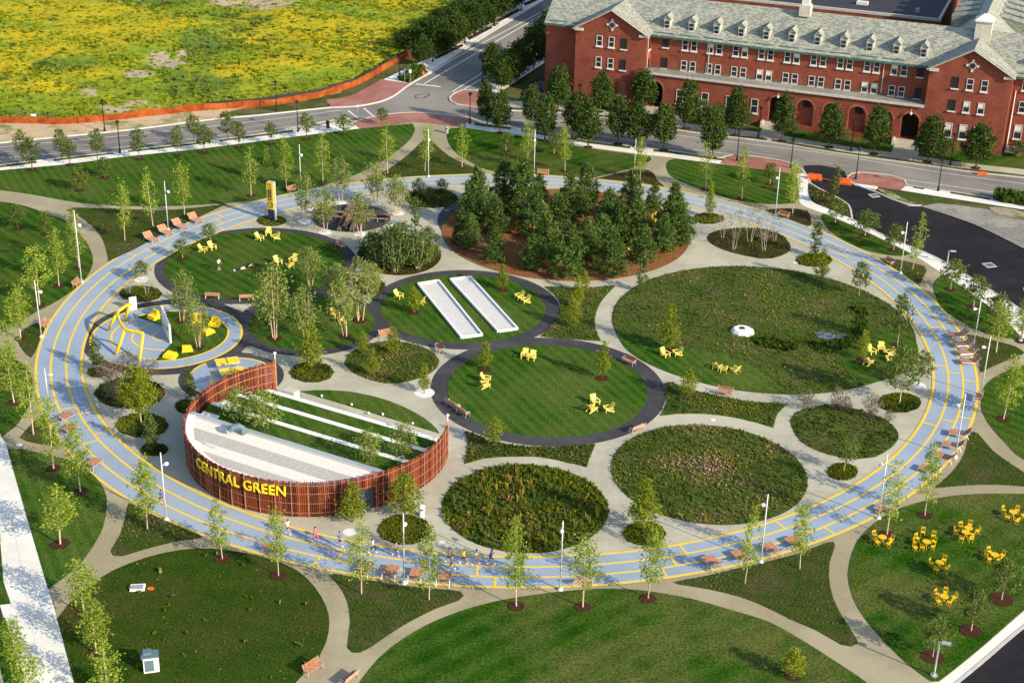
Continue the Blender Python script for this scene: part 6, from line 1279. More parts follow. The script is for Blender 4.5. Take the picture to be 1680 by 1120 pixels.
for k in range(9500):
    px_ = rnd.uniform(-60, 880); y0 = lint(FY, px_)-1.5; py_ = y0+(-40-y0)*rnd.random()**1.0
    if py_ > y0: continue
    s_ = fc_(px_, py_); u = rnd.random()
    i = min(NXF-1, max(0, int((px_+140)/1140*NXF))); j = min(NYF-1, max(0, int((y0+1.5-py_)/(y0+1.5+105)*NYF))); z = vs[j*(NXF+1)+i][2]
    if u < s_['dirt']*.85: continue
    g = G(px_, py_); pn = noise.noise(Vector((g.x*.12, g.y*.12, 7)))*.55
    mb.m = 1 if u+pn < -.02+s_['dark']*.55 else (2 if rnd.random()+pn < .02+s_['yel']*.40 else 0)
    h = (.10+rnd.random()*.18)*(1.7 if mb.m == 1 else 1); w = (.25+rnd.random()*.4)*(1.5 if mb.m == 1 else 1)
    for q in range(3):
        a = rnd.random()*PI; dx, dy = math.cos(a)*w*.7, math.sin(a)*w*.7; ox, oy = rnd.gauss(0, w*.4), rnd.gauss(0, w*.4); hq = h*(.6+.6*rnd.random())
        mb.add([(g.x+ox-dx, g.y+oy-dy, z-.1), (g.x+ox+dx, g.y+oy+dy, z-.1), (g.x+ox+dx*1.1+rnd.gauss(0, .1), g.y+oy+dy, z+hq*.8), (g.x+ox, g.y+oy+rnd.gauss(0, .2), z+hq), (g.x+ox-dx*1.1, g.y+oy-dy+rnd.gauss(0, .1), z+hq*.7)], [(0, 1, 2, 3, 4)])
tag(mb.build('wild_flowers', FM), kind='stuff')
tufts('corner_hedge', spline([(654, 132, 1), (672, 136, 1), (697, 117, 1), (690, 110, 1), (676, 114, 1)]), 160, .8, .5, [('blade_green', 2), ('blade_dark', 1), ('blade_lime', 1)], 91, 5)
# ================================================================ FENCE OF ORANGE MESH ALONG THE FIELD
fx = [(-60, 202.5), (0, 201.5), (50, 202), (100, 203.5), (140, 201), (200, 195.5), (250, 189.5), (310, 183), (370, 178.5), (420, 175), (480, 168.5), (540, 155.5), (590, 138), (625, 118.5), (652, 103), (676, 92.5)]
fl = spline(fx, 1.2, closed=False)
t = empty('safety_fence', (0, 0, 0)); tag(t, 'long orange plastic safety fence along the flowering field', 'fence')
q = MB(); n = len(fl); rnd = random.Random(3)
for i, p in enumerate(fl):
    hgt = 1.15+.10*math.sin(i*.9)+rnd.gauss(0, .05); off = rnd.gauss(0, .05)
    q.v += [(p.x, p.y+off, -.06), (p.x+rnd.gauss(0, .03), p.y-.04+off, hgt*.5), (p.x, p.y+off*.5, hgt)]
for i in range(n-1):
    for k in range(2): q.f.append([3*i+k, 3*i+3+k, 3*i+4+k, 3*i+1+k]); q.mi.append(0)
q.build('mesh_panel', 'orange_mesh', t)
for i in range(0, n, 3):
    s = MB(); p = fl[i]; s.tube([(p.x, p.y+.08, -.1), (p.x, p.y+.08, 1.35)], .035, 4); s.build('stake', 'timber_dark', t)
bl = [p+Vector((0, .7, 0)) for p in fl]
t = empty('silt_fence', (0, 0, 0)); tag(t, 'low black silt fence running just behind the orange fence', 'fence')
q = MB()
bl = [p for p in bl if PX(p)[0] > 215]; nn = len(bl)
for i, p in enumerate(bl): q.v += [(p.x, p.y, -.06), (p.x, p.y+.05, min(1.45, .6+.04*i)+.12*math.sin(i*.7)+.15*math.sin(i*.13))]
for i in range(nn-1): q.f.append([2*i, 2*i+2, 2*i+3, 2*i+1]); q.mi.append(0)
q.build('fabric', 'silt_black', t)
s = MB(); p = bl[nn//2]; s.tube([(p.x, p.y, -.1), (p.x, p.y, .9)], .03, 4); s.build('stake', 'timber_dark', t)
g = G(57, 199); t = empty('notice_board', (g.x, g.y-.25, -.06), .1); tag(t, 'small pale notice fixed on the orange fence at the left', 'sign')
q = MB(); q.box((0, 0, .8), (.8, .05, 1.2)); q.build('panel', 'terrace_white', t); q = MB(); q.tube([(0, .06, 0), (0, .06, 1.3)], .03, 4); q.build('stake', 'timber_dark', t)
# ================================================================ LAMPS
def park_lamp():
    t = empty('park_lamp'); tag(t, 'x', 'lamp')
    q = MB(); q.tube([(0, 0, .12), (0, 0, 7.4)], [.075, .055], 8); q.build('pole', 'pole_white', t, True)
    q = MB(); q.tube([(0, 0, 0), (0, 0, .1), (0, 0, .28)], [.28, .26, .13], 14); q.build('base', 'pole_white', t)
    q = MB(); q.tube([(0, 0, 5.9), (0, -.42, 5.95)], .03, 5); hd_ = q.build('arm', 'pole_white', t)
    q = MB(); q.tube([(0, -.36, 5.95), (0, -.5, 5.93), (0, -.72, 5.88)], [.10, .19, .17], 10); q.build('floodlight', 'white_metal', hd_)
    return Proto(t)
PL = park_lamp(); PLG = 'white park lamp poles around the track'
for x, y, ty, ph in ((134, 463, 345, 'at the right edge of the left lawn'), (276, 377, 297, 'between the two middle orange loungers at the top left'), (494, 314, 237, 'on the track edge behind the birches and wooden bench'), (703, 290, 212, 'in the top triangle bed'), (876, 287, 213, 'beside the wooden bench behind the pines'), (1040, 289, 228, 'in the reddish triangle behind the pines'), (1272, 353, 275, 'on the striped top right lawn'), (1477, 448, 364, 'in the small bed on the right above the track'), (1596, 574, 490, 'beside the four dark loungers on the right'), (1609, 647, 551, 'at the right edge by the small side bench'), (1567, 750, 646, 'among the lower right row of loungers'), (1441, 850, 744, 'at the left corner of the cafe lawn'), (1248, 922, 810, 'between the loungers of the lower right bed'), (919, 967, 854, 'on the bottom track edge, in the middle'), (663, 956, 842, 'between the loungers under the runners'), (273, 852, 742, 'on the track below the pavilion left end'), (68, 553, 460, 'left of the track beside the small left bed'), (80, 662, 604, 'on the left stretch of the track, near the tall trees'), (1674, 559, 452, 'cut by the right edge beside the white pavement')):
    b = G(x, y); d = TC-b; o = PL.put((b.x, b.y, .0), math.atan2(d.y, d.x)+PI/2, 'white park lamp pole '+ph, PLG, (1, 1, H(b, ty)/7.4))
def arm_lamp(x, y, ty, label, rz):
    b = G(x, y); h = H(b, ty); t = empty('area_lamp', b, rz); tag(t, label, 'lamp', 'grey area lamps with a short arm')
    q = MB(); q.tube([(0, 0, .1), (0, 0, h)], [.09, .07], 8); q.build('pole', 'silver', t); q = MB(); q.disc((0, 0, 0), .3, .14, 14); q.build('base', 'silver', t)
    q = MB(); q.tube([(0, 0, h-.1), (.25, 0, h-.02)], .05, 5); a = q.build('arm', 'silver', t); q = MB(); q.box((.55, 0, h-.02), (.75, .34, .14)); q.build('head', 'silver', a)
arm_lamp(1532, 1108, 1052, 'grey area lamp with a square head at the bottom of the cafe lawn', -.3); arm_lamp(1554, 432, 411, 'grey area lamp with a square head beside the white pavement, upper right', -.2)
def street_lamp():
    t = empty('street_lamp'); tag(t, 'x', 'street lamp')
    q = MB(); q.tube([(0, 0, 0), (0, 0, .25), (0, 0, .9), (0, 0, 1.0)], [.24, .2, .13, .09], 8); q.build('base', 'black_metal', t)
    q = MB(); q.tube([(0, 0, .95), (0, 0, 5.0)], [.09, .06], 8); q.build('pole', 'black_metal', t)
    q = MB(); q.tube([(0, 0, 4.95), (0, 0, 5.1), (0, 0, 5.45)], [.08, .16, .24], 6); la = q.build('lantern', 'window_dark', t)
    q = MB(); q.tube([(0, 0, 5.45), (0, 0, 5.52), (0, 0, 5.75)], [.42, .4, .05], 8); q.build('cap', 'black_metal', la)
    return Proto(t)
SL = street_lamp(); SG = 'black street lamps'
for x, y, ty, ph in ((172, 216, 163, 'beyond the left street, in front of the orange fence'), (197, 251, 197, 'on the left pavement, the first from the left'), (454, 182, 132, 'beyond the left street near the brick crossing'), (489, 216, 164, 'on the left pavement, the second from the left'), (656, 126, 82, 'at the end of the orange fence on the side road'), (771, 203, 151, 'at the park corner of the brick crossing'), (710, 101, 74, 'first along the side road pavement'), (763, 71, 44, 'second along the side road pavement'), (811, 43, 14, 'third along the side road pavement'), (855, 18, -10, 'farthest along the side road pavement'), (792, 135, 98, 'right of the side road among the trees'), (906, 222, 178, 'behind the dark trees on the park side, by the top lawn'), (950, 178, 138, 'at the left gable of the brick building'), (1244, 227, 174, 'by the middle entrance steps'), (1209, 264, 210, 'left one on the brick paving at the top right lawn'), (1396, 248, 196, 'across the street in front of the brick arches'), (1297, 276, 226, 'right one on the brick paving at the top right lawn'), (1404, 294, 240, 'on the round brick island'), (1559, 271, 218, 'in front of the right gable'), (1539, 313, 260, 'on the white pavement right of the brick island')):
    b = G(x, y); SL.put((b.x, b.y, -.02), random.random(), 'black street lamp '+ph, SG, (1, 1, H(b, ty)/5.75))
b = G(1, 1011); SL.put((b.x, b.y, 0), 0, 'black street lamp at the lower left edge beside the white pavement', SG, (1, 1, 1))
# ================================================================ BENCHES AND LOUNGERS
def bench():
    t = empty('park_bench'); tag(t, 'x', 'bench')
    q = MB()
    for k in range(5): q.box((0, -.24+.115*k, .45), (1.8, .095, .04))
    q.build('seat', 'timber_pale', t)
    q = MB()
    for k in range(4): q.bar((-.9, .27+.045*k, .55+.115*k), (.9, .27+.045*k, .55+.115*k), .035, .098, up=(0, -.35, .94))
    q.build('backrest', 'timber_pale', t)
    for s_ in (-.84, .84):
        f = MB(); f.tube([(s_, -.28, 0), (s_, -.25, .43), (s_, .22, .43), (s_, .44, .98)], .032, 5); f.tube([(s_, .2, .43), (s_, .34, 0)], .032, 5); f.tube([(s_, -.25, .43), (s_, -.25, .66), (s_, .33, .66)], .028, 5); f.build('leg', 'silver', t)
    return Proto(t)
BN = bench(); BG = 'slatted wooden park benches'
for (x0, y0), (x1, y1), fx_, ph in (((122, 475), (134, 464), (300, 500), 'at the left lawn edge beside the pole'), ((70, 542), (80, 531), (300, 560), 'beside the second pole at the left of the track'), ((337, 489), (361, 490), (345, 440), 'left one on the black path below the picnic lawn'), ((392, 493), (417, 492), (400, 440), 'right one on the black path below the picnic lawn'), ((471, 318), (490, 312), (500, 370), 'on the track edge right of the yellow pylon'), ((550, 402), (566, 412), (520, 430), 'on the black path at the right of the picnic lawn'), ((880, 288), (902, 289), (890, 350), 'on the track edge behind the pines, beside the pole'), ((622, 556), (646, 551), (640, 600), 'above the flower oval'), ((715, 569), (726, 584), (690, 590), 'at the right end of the flower oval'), ((735, 664), (752, 673), (800, 640), 'upper one of the touching pair on the ring path'), ((750, 674), (770, 687), (800, 645), 'lower one of the touching pair on the ring path'), ((1021, 592), (1042, 602), (980, 640), 'at the upper right of the ring path'), ((1032, 712), (1057, 703), (1030, 660), 'at the lower right of the ring path'), ((1176, 646), (1201, 651), (1190, 690), 'on the path under the big meadow'), ((502, 1110), (527, 1094), (600, 1130), 'left one of two at the bottom edge'), ((558, 1130), (588, 1106), (500, 1090), 'right one of two at the bottom edge, partly cut'), ((432, 903), (461, 911), (450, 850), 'on the track behind the thin tree under the first runner'), ((940, 960), (972, 958), (955, 900), 'on the bottom track edge behind a tree'), ((1603, 664), (1606, 649), (1500, 640), 'at the far right of the track beside the pole'), ((1275, 355), (1294, 360), (1260, 420), 'at the reddish corner bed, top right'), ((1450, 430), (1464, 438), (1430, 480), 'at the small right bed above the track')):
    a, b = G(x0, y0), G(x1, y1); c = (a+b)/2; d = b-a; rz = math.atan2(d.y, d.x); f = G(*fx_)-c
    front = Vector((math.sin(rz), -math.cos(rz), 0))
    if front.dot(f) < 0: rz += PI
    BN.put((c.x, c.y, .03), rz, 'wooden slatted bench '+ph, BG)
def lounger():
    t = empty('sun_lounger'); tag(t, 'x', 'lounger')
    q = MB()
    for k in range(11): q.box((0, -1.0+.125*k+.06, .36), (.98, .105, .04))
    q.build('seat', 'timber_pale', t)
    q = MB()
    for k in range(6): q.bar((-.49, .44+.10*k, .40+.105*k), (.49, .44+.10*k, .40+.105*k), .04, .125, up=(0, .7, .72))
    q.build('backrest', 'timber_pale', t)
    for s_ in (-.5, .5):
        f = MB(); f.tube([(s_, -.98, 0), (s_, -.98, .34), (s_, .40, .34), (s_, 1.0, .97)], .032, 5); f.tube([(s_, .62, .58), (s_, .86, .02)], .032, 5); f.build('leg', 'silver', t)
    return Proto(t)
LG = lounger(); LGG = 'wooden sun loungers along the track'
for foot, head, ph in (((258, 400), (239, 391), 'first from the left in the orange row at the top left'), ((281, 388.5), (263, 380), 'second from the left in the orange row at the top left'), ((304, 377.5), (287, 370), 'third from the left in the orange row at the top left'), ((329, 368), (313, 360), 'fourth from the left in the orange row at the top left'),
                       ((1558, 555), (1585, 553), 'farthest of the four dark ones on the right'), ((1566, 569.5), (1593, 568), 'second farthest of the four dark ones on the right'), ((1572, 583), (1600, 581), 'second nearest of the four dark ones on the right'), ((1576, 597), (1605, 597), 'nearest of the four dark ones on the right'),
                       ((1560, 713), (1588, 718), 'top of the lower right row'), ((1548, 732), (1577, 738), 'second of the lower right row'), ((1536, 750), (1564, 759), 'third of the lower right row'), ((1511, 770), (1540, 780), 'fourth of the lower right row, under the tree'), ((1445, 838), (1462, 847), 'beside the pole at the left corner of the cafe lawn'),
                       ((1160, 919), (1178, 936), 'first from the left in the lower right bed row'), ((1208, 910), (1225, 927), 'second from the left in the lower right bed row, behind the tree'), ((1257, 898), (1275, 915), 'third from the left in the lower right bed row'), ((1296, 888), (1316, 904), 'fourth from the left in the lower right bed row'),
                       ((646, 933), (636, 955), 'left of the pole under the runners'), ((686, 938), (679, 959), 'right of the pole under the runners'), ((731, 944), (726, 964), 'last one right of the tree under the runners'), ((602, 928), (592, 948), 'hidden behind the tree under the runners'),
                       ((115, 684), (96, 694), 'upper of the two at the left of the track'), ((121, 703), (102, 716), 'lower of the two at the left of the track'), ((160, 758), (144, 774), 'single one lower left beside the track')):
    a, b = G(*foot), G(*head); d = b-a; c = (a+b)/2; LG.put((c.x, c.y, .04), math.atan2(d.y, d.x)-PI/2, 'wooden lounger '+ph, LGG, (1.2, 1.15, 1.1))
# ================================================================ YELLOW GARDEN CHAIRS
def adirondack():
    t = empty('garden_chair'); tag(t, 'x', 'chair')
    q = MB()
    for k in range(6): q.bar((-.30, -.42+.11*k, .40-.035*k), (.30, -.42+.11*k, .40-.035*k), .095, .03, up=(0, .3, .95))
    q.build('seat', 'chair_yellow', t)
    q = MB()
    for k in range(6):
        x = -.26+.104*k; q.bar((x*.82, .14, .24), (x*1.22, .62, 1.02-.10*abs(x)*2), .098, .028, up=(0, -.85, .5))
    q.bar((-.30, .40, .64), (.30, .40, .64), .05, .08, up=(0, -.85, .5)); q.build('backrest', 'chair_yellow', t)
    for s_ in (-1, 1):
        q = MB(); q.bar((s_*.38, -.52, .56), (s_*.38, .38, .56), .16, .035); q.build('arm_rest', 'chair_yellow', t)
        q = MB(); q.bar((s_*.34, -.44, 0), (s_*.34, -.44, .545), .12, .04, up=(0, 1, 0)); q.build('leg', 'chair_yellow', t)
        q = MB(); q.bar((s_*.34, -.42, .38), (s_*.34, .58, .02), .035, .13); q.bar((s_*.34, .36, .1), (s_*.37, .40, .545), .04, .06, up=(0, 1, 0)); q.build('rear_leg', 'chair_yellow', t)
    return Proto(t)
AD = adirondack(); AG = 'yellow slatted garden chairs'
for x, y, fx_, ph in ((333, 413, (30, 4), 'left one of two at the back left of the picnic lawn'), (348, 409, (25, 12), 'right one of two at the back left of the picnic lawn'), (426, 394, (25, 6), 'left one of three by the pylon on the picnic lawn'), (441, 386, (-3, 20), 'middle one of three by the pylon on the picnic lawn'), (452, 393, (-20, 5), 'right one of three by the pylon on the picnic lawn'), (456, 433, (25, 12), 'upper left one of three on the right of the picnic lawn'), (481, 430, (-20, 12), 'upper right one of three on the right of the picnic lawn'), (476, 440, (-12, -8), 'nearest of three on the right of the picnic lawn'),
                      (550, 519, (20, 12), 'left one of the pair on the birch lawn'), (560, 529, (-8, -15), 'right one of the pair on the birch lawn'), (654, 489, (25, 8), 'left of the bocce lanes, in the open'), (690, 498, (-25, -4), 'left of the bocce lanes, behind the small tree'), (852, 490, (-25, 6), 'farther one of the pair right of the bocce lanes'), (862, 497, (-25, 6), 'nearer one of the pair right of the bocce lanes'),
                      (861, 587, (-10, 22), 'left one of the pair at the top of the round middle lawn'), (873, 590, (-12, 20), 'right one of the pair at the top of the round middle lawn'), (797, 626, (25, 4), 'farther one of the pair at the left of the round middle lawn'), (796, 636, (25, -4), 'nearer one of the pair at the left of the round middle lawn'), (976, 663, (18, 16), 'farthest of three on the round middle lawn'), (971, 675, (20, -6), 'left one of the nearest pair of three on the round middle lawn'), (998, 675, (-25, 4), 'right one of the nearest pair of three on the round middle lawn'),
                      (1091, 585, (16, 8), 'left of the tree in the meadow'), (1111, 583, (-25, 4), 'right of the tree in the meadow'), (1176, 606, (18, -14), 'left one of three in a row in the meadow'), (1187, 610, (4, -20), 'middle one of three in a row in the meadow'), (1206, 611, (-20, -8), 'right one of three in a row in the meadow'),
                      (1429, 580, (22, 14), "left one of the five ringed at the meadow right"), (1445, 576, (2, 22), "farthest of the five ringed at the meadow right"), (1459, 583, (-25, 4), "right upper one of the five ringed at the meadow right"), (1460, 593, (-25, 0), "right lower one of the five ringed at the meadow right"), (1424, 598, (20, -8), "nearest left one of the five ringed at the meadow right")):
    b = G(x, y); f = G(x+fx_[0], y+fx_[1])-b; AD.put((b.x, b.y, .05), math.atan2(f.y, f.x)+PI/2, 'yellow garden chair '+ph, AG)
# ================================================================ YELLOW CAFE TABLES AND CHAIRS
def cafe_table():
    t = empty('cafe_table'); tag(t, 'x', 'table')
    q = MB(); q.disc((0, 0, .75), .40, .035, 28); q.build('tabletop', 'cafe_yellow', t)
    for k in range(4):
        a = PI/4+k*PI/2; q = MB(); q.tube([(math.cos(a)*.36, math.sin(a)*.36, 0), (-math.cos(a)*.12, -math.sin(a)*.12, .71)], .022, 5); q.build('leg', 'cafe_yellow', t)
    return Proto(t)
def cafe_chair():
    t = empty('cafe_chair'); tag(t, 'x', 'chair')
    q = MB(); q.box((0, 0, .45), (.42, .40, .03)); q.build('seat', 'cafe_yellow', t)
    q = MB(); q.box((0, .245, .86), (.42, .03, .10)); q.box((0, .23, .70), (.42, .025, .07)); 
    for s_ in (-.2, .2): q.bar((s_, .19, .45), (s_, .25, .92), .03, .03, up=(0, 1, 0))
    q.build('backrest', 'cafe_yellow', t)
    for sx in (-.19, .19):
        q = MB(); q.tube([(sx, -.2, 0), (sx, .17, .44)], .016, 4); q.build('leg', 'cafe_yellow', t)
        q = MB(); q.tube([(sx*.9, .24, 0), (sx*.9, -.16, .44)], .016, 4); q.build('leg', 'cafe_yellow', t)
    return Proto(t)
CT, CC = cafe_table(), cafe_chair()
zt = lambda x, y: (1380+x/5.6, 820+y/5.6)
CLK = ['twelve', 'one', 'two', 'three', 'four', 'five', 'six', 'seven', 'eight', 'nine', 'ten', 'eleven']
def cafe(tops, chairs, ph, short):
    tb = []
    for k, tpx in enumerate(tops):
        b = G(*zt(*tpx), .75); tb.append(b); nm = ph if len(tops) == 1 else ('farther of the ' if k == 0 else 'nearer of the ')+ph
        CT.put((b.x, b.y, .05), random.random(), 'round yellow cafe table, '+nm, 'round yellow cafe tables')
    c = sum(tb, Vector())/len(tb); used = set()
    mx = sum(p[0] for p in tops)/len(tops); my = sum(p[1] for p in tops)/len(tops)
    for x, y in chairs:
        b = G(*zt(x, y+14), .25); d = Vector((c.x-b.x, c.y-b.y, 0))
        ck = int(round((math.degrees(math.atan2(x-mx, -(y-my)*1.5)) % 360)/30)) % 12
        while ck in used: ck = (ck+1) % 12
        used.add(ck)
        CC.put((b.x, b.y, .05), math.atan2(d.y, d.x)+PI/2+random.gauss(0, .2), 'yellow chair at %s o\'clock of %s' % (CLK[ck], short), 'yellow folding cafe chairs', (.94, .94, .94))
cafe([(380, 343)], [(308, 325), (332, 385), (430, 402), (455, 360)], 'table beside the tree at the left of the cafe lawn', 'the cafe table beside the tree at the left')
cafe([(785, 385)], [(750, 295), (697, 350), (680, 388), (678, 435), (745, 435), (845, 330), (848, 380), (840, 428)], 'table ringed by eight chairs on the cafe lawn', 'the cafe table ringed by eight chairs')
cafe([(1170, 260), (1145, 298)], [(1055, 285), (1100, 245), (1180, 228), (1250, 280), (1205, 318), (1105, 355), (1190, 355)], 'two touching tables on the cafe lawn', 'the two touching cafe tables')
cafe([(1580, 112)], [(1495, 95), (1525, 155), (1615, 95), (1610, 190), (1668, 138)], 'table at the top right of the cafe lawn', 'the top right cafe table')
cafe([(1412, 505)], [(1360, 475), (1335, 505), (1360, 540), (1445, 550), (1478, 505)], 'table right of centre on the cafe lawn', 'the cafe table right of centre')
cafe([(905, 578)], [(828, 580), (942, 550), (870, 638), (962, 628)], 'table in the middle of the cafe lawn', 'the cafe table in mid lawn')
cafe([(946, 888)], [(878, 865), (957, 850), (893, 930), (990, 940), (1035, 892)], 'lowest table on the cafe lawn', 'the lowest cafe table')
# ================================================================ HAMMOCKS, BINS, BARRIERS, SIGNS, HYDRANT
def hammock(p0, p1, label):
    a, b = G(*p0), G(*p1); t = empty('hammock', (0, 0, 0)); tag(t, label, 'hammock', 'yellow hammocks among the pines')
    for p in (a, b): q = MB(); q.tube([p, p+Vector((0, 0, 1.75))], .09, 6); q.build('post', 'yellow_paint', t)
    d = (b-a); n_ = Vector((-d.y, d.x, 0)).normalized(); q = MB(); vs = []
    for k in range(13):
        s_ = k/12; c = a.lerp(b, .16+.68*s_)+Vector((0, 0, 1.5-.8*(1-(2*s_-1)**2))); w = .15+.42*math.sin(PI*s_)
        vs += [c-n_*w+Vector((0, 0, .12)), c-Vector((0, 0, .08)), c+n_*w+Vector((0, 0, .12))]
    q.add(vs, [(3*k+j, 3*k+3+j, 3*k+4+j, 3*k+1+j) for k in range(12) for j in range(2)]); q.build('sling', 'chair_yellow', t)
    for p, e in ((a, vs[1]), (b, vs[-2])): q = MB(); q.tube([p+Vector((0, 0, 1.62)), e], .02, 4); q.build('rope', 'white_metal', t)
hammock((846, 378), (876, 374), 'yellow hammock with a visible post in the gap left of centre among the pines')
hammock((884, 344), (914, 350), 'yellow hammock in the gap at the back centre of the pines')
hammock((1018, 420), (1046, 416), 'yellow hammock in the front gap at the right of the pines')
hammock((1062, 372), (1075, 366), 'yellow hammock nearly hidden at the back right of the pines')
def bin_(x, y, m_, label, h=1.0):
    t = empty('litter_bin', G(x, y), .2); tag(t, label, 'bin')
    q = MB(); q.tube([(0, 0, 0), (0, 0, h)], [.27, .31], 14); q.build('body', m_, t); q = MB(); q.tube([(0, 0, h), (0, 0, h+.06), (0, 0, h+.16)], [.34, .34, .2], 14); q.build('lid', m_, t)
    q = MB(); q.box((0, -.29, h*.8), (.28, .08, .14)); q.build('opening', 'window_dark', t)
bin_(538, 210, 'black_metal', 'black litter bin on the pavement near the brick crossing', 1.1); bin_(733, 219, 'grey_metal', 'pale grey litter bin at the path by the brick crossing', 1.1); bin_(692, 846, 'white_metal', 'white litter bin right of the pavilion door', 1.05)
bin_(1664, 334, 'black_metal', 'black litter bin by the hedge at the right edge', 1.1)
def barrier():
    t = empty('water_barrier'); tag(t, 'x', 'barrier')
    q = MB(); q.prism([(-.95, -.3), (.95, -.3), (.95, .3), (-.95, .3)], 0, .3); q.box((0, 0, .62), (1.85, .42, .68), taper=.86); q.build('body', 'orange_plastic', t)
    for s_ in (-.45, .45): q = MB(); q.box((s_, 0, .97), (.4, .3, .06)); q.build('lug', 'orange_plastic', t)
    q = MB(); q.box((0, -.305, .16), (1.2, .02, .16)); q.build('recess', 'sign_red', t)
    return Proto(t)
BA = barrier()
for x, y, lb in ((1336, 294, 'orange water-filled barrier on the left, by the kerb of the dark tarmac'), (1384, 301, 'orange water-filled barrier on the right, by the round brick island')):
    b = G(x, y); BA.put((b.x, b.y, -.11), -.28, lb, 'orange road barriers', (1.25, 1, 1))
t = empty('barrier_tape', (0, 0, 0)); tag(t, 'orange tape strung between the two orange barriers', 'tape')
q = MB(); a, b = G(1346, 291, .6), G(1376, 297, .6); q.tube([a, (a+b)/2+Vector((0, 0, -.2)), b], .05, 4); q.build('tape', 'orange_plastic', t)
g = G(694, 125); t = empty('fire_hydrant', g, .4); tag(t, 'orange fire hydrant in the mulch at the side road corner', 'hydrant')
q = MB(); q.tube([(0, 0, 0), (0, 0, .08), (0, 0, .1), (0, 0, .75), (0, 0, .9), (0, 0, 1.0)], [.26, .26, .17, .17, .2, .05], 10); q.build('body', 'orange_plastic', t)
q = MB(); q.tube([(-.32, 0, .6), (.32, 0, .6)], .09, 8); q.tube([(0, -.3, .55), (0, 0, .55)], .11, 8); q.build('outlet', 'orange_plastic', t)
def sign(x, y, ty, label, m_='white_metal', w=.55, hh=.7):
    b = G(x, y); h = H(b, ty); t = empty('street_sign', b, .5); tag(t, label, 'sign'); q = MB(); q.tube([(0, 0, 0), (0, 0, h)], .045, 5); q.build('post', 'grey_metal', t); q = MB(); q.box((0, -.06, h-hh/2), (w, .03, hh)); q.build('panel', m_, t)
sign(673, 137, 114, 'grey-backed sign post at the brick corner of the side road', 'sign_grey'); sign(587, 192, 172, 'thin sign post beside the left crosswalk', 'sign_grey', .3, .4); sign(764, 192, 168, 'thin sign post with a red panel at the park corner', 'sign_red', .35, .4)
sign(664, 136, 107, 'thin black sign post by the hedge at the side road corner', 'black_metal', .3, .4)
g = G(1611, 285); t = empty('road_barrier', (g.x, g.y-.2, -.10), -.3); tag(t, 'low orange road barrier lying at the kerb in front of the right gable', 'barrier')
q = MB(); q.box((0, 0, .22), (1.7, .5, .44), taper=.8); q.build('body', 'orange_plastic', t); q = MB(); q.box((0, 0, .47), (1.0, .25, .06)); q.build('lug', 'orange_plastic', t)
g = G(897, 165); t = empty('bicycle_rack', G(892, 146), .3); tag(t, 'row of grey hoop racks on the dark pad at the left end of the building', 'bicycle rack')
for k in range(6):
    q = MB(); q.tube([(-.4, k*.8-2, 0), (-.4, k*.8-2, .85), (.4, k*.8-2, .85), (.4, k*.8-2, 0)], .04, 5); q.build('hoop', 'silver', t)
# ================================================================ PEOPLE
for nm, c in (('skin_light', (.52, .29, .20)), ('skin_tan', (.33, .17, .10)), ('hair_dark', (.015, .011, .009)), ('hair_brown', (.07, .038, .02)), ('cloth_white', (.78, .78, .78)), ('cloth_black', (.012, .012, .015)), ('cloth_navy', (.012, .016, .05)), ('cloth_pink', (.75, .12, .20)), ('cloth_blue', (.05, .12, .45)), ('cloth_yellow', (.75, .62, .02)), ('cloth_purple', (.16, .12, .17)), ('cloth_tan', (.42, .33, .27)), ('cloth_royal', (.03, .05, .36)), ('shoe_white', (.72, .72, .70)), ('cloth_grey', (.2, .2, .22)), ('lip', (.35, .10, .09)), ('eye_dark', (.02, .015, .012))): mat(nm, c, rough=.8)
J0 = dict(pel=(0, 0, .93), wai=(0, 0, 1.08), che=(0, .01, 1.28), nec=(0, .01, 1.46), hed=(0, .03, 1.60), top=(0, .02, 1.70))
def pose_run(ph, lean=.10):
    """facing +y; ph = +1 / -1 swaps the leading side"""
    J = {k: Vector(v) for k, v in J0.items()}
    for k in ('wai', 'che', 'nec', 'hed', 'top'): J[k].y += lean*(J[k].z-.93)
    for s_, f in ((1, ph), (-1, -ph)):
        n = 'R' if s_ > 0 else 'L'; x = .09*s_
        if f > 0: J['hip'+n] = Vector((x, 0, .90)); J['kne'+n] = Vector((x, .32, .60)); J['ank'+n] = Vector((x, .26, .17)); J['toe'+n] = Vector((x, .46, .16))
        else: J['hip'+n] = Vector((x, 0, .90)); J['kne'+n] = Vector((x, -.10, .48)); J['ank'+n] = Vector((x, -.36, .20 if ph else .07)); J['toe'+n] = Vector((x, -.26, .03))
        sh = J['che']+Vector((.19*s_, 0, .10)); J['sho'+n] = sh
        if f > 0: J['elb'+n] = sh+Vector((.06*s_, -.26, -.16)); J['wri'+n] = J['elb'+n]+Vector((-.03*s_, .20, -.10))
        else: J['elb'+n] = sh+Vector((.06*s_, .06, -.29)); J['wri'+n] = J['elb'+n]+Vector((-.05*s_, .22, .12))
    m_ = min(J['toeR'].z, J['toeL'].z, J['ankR'].z-.05, J['ankL'].z-.05)
    for k in J: J[k].z -= m_-.03
    return J
def pose_stand():
    J = {k: Vector(v) for k, v in J0.items()}
    for k in ('che', 'nec', 'hed', 'top'): J[k].y += .08
    for s_ in (1, -1):
        n = 'R' if s_ > 0 else 'L'; x = .10*s_
        J['hip'+n] = Vector((x, 0, .9)); J['kne'+n] = Vector((x*1.3, .05, .48)); J['ank'+n] = Vector((x*1.5, 0, .08)); J['toe'+n] = Vector((x*1.7, .17, .03))
        sh = J['che']+Vector((.19*s_, 0, .1)); J['sho'+n] = sh; J['elb'+n] = sh+Vector((.08*s_, .05, -.28)); J['wri'+n] = J['elb'+n]+Vector((-.04*s_, .18, -.12))
    return J
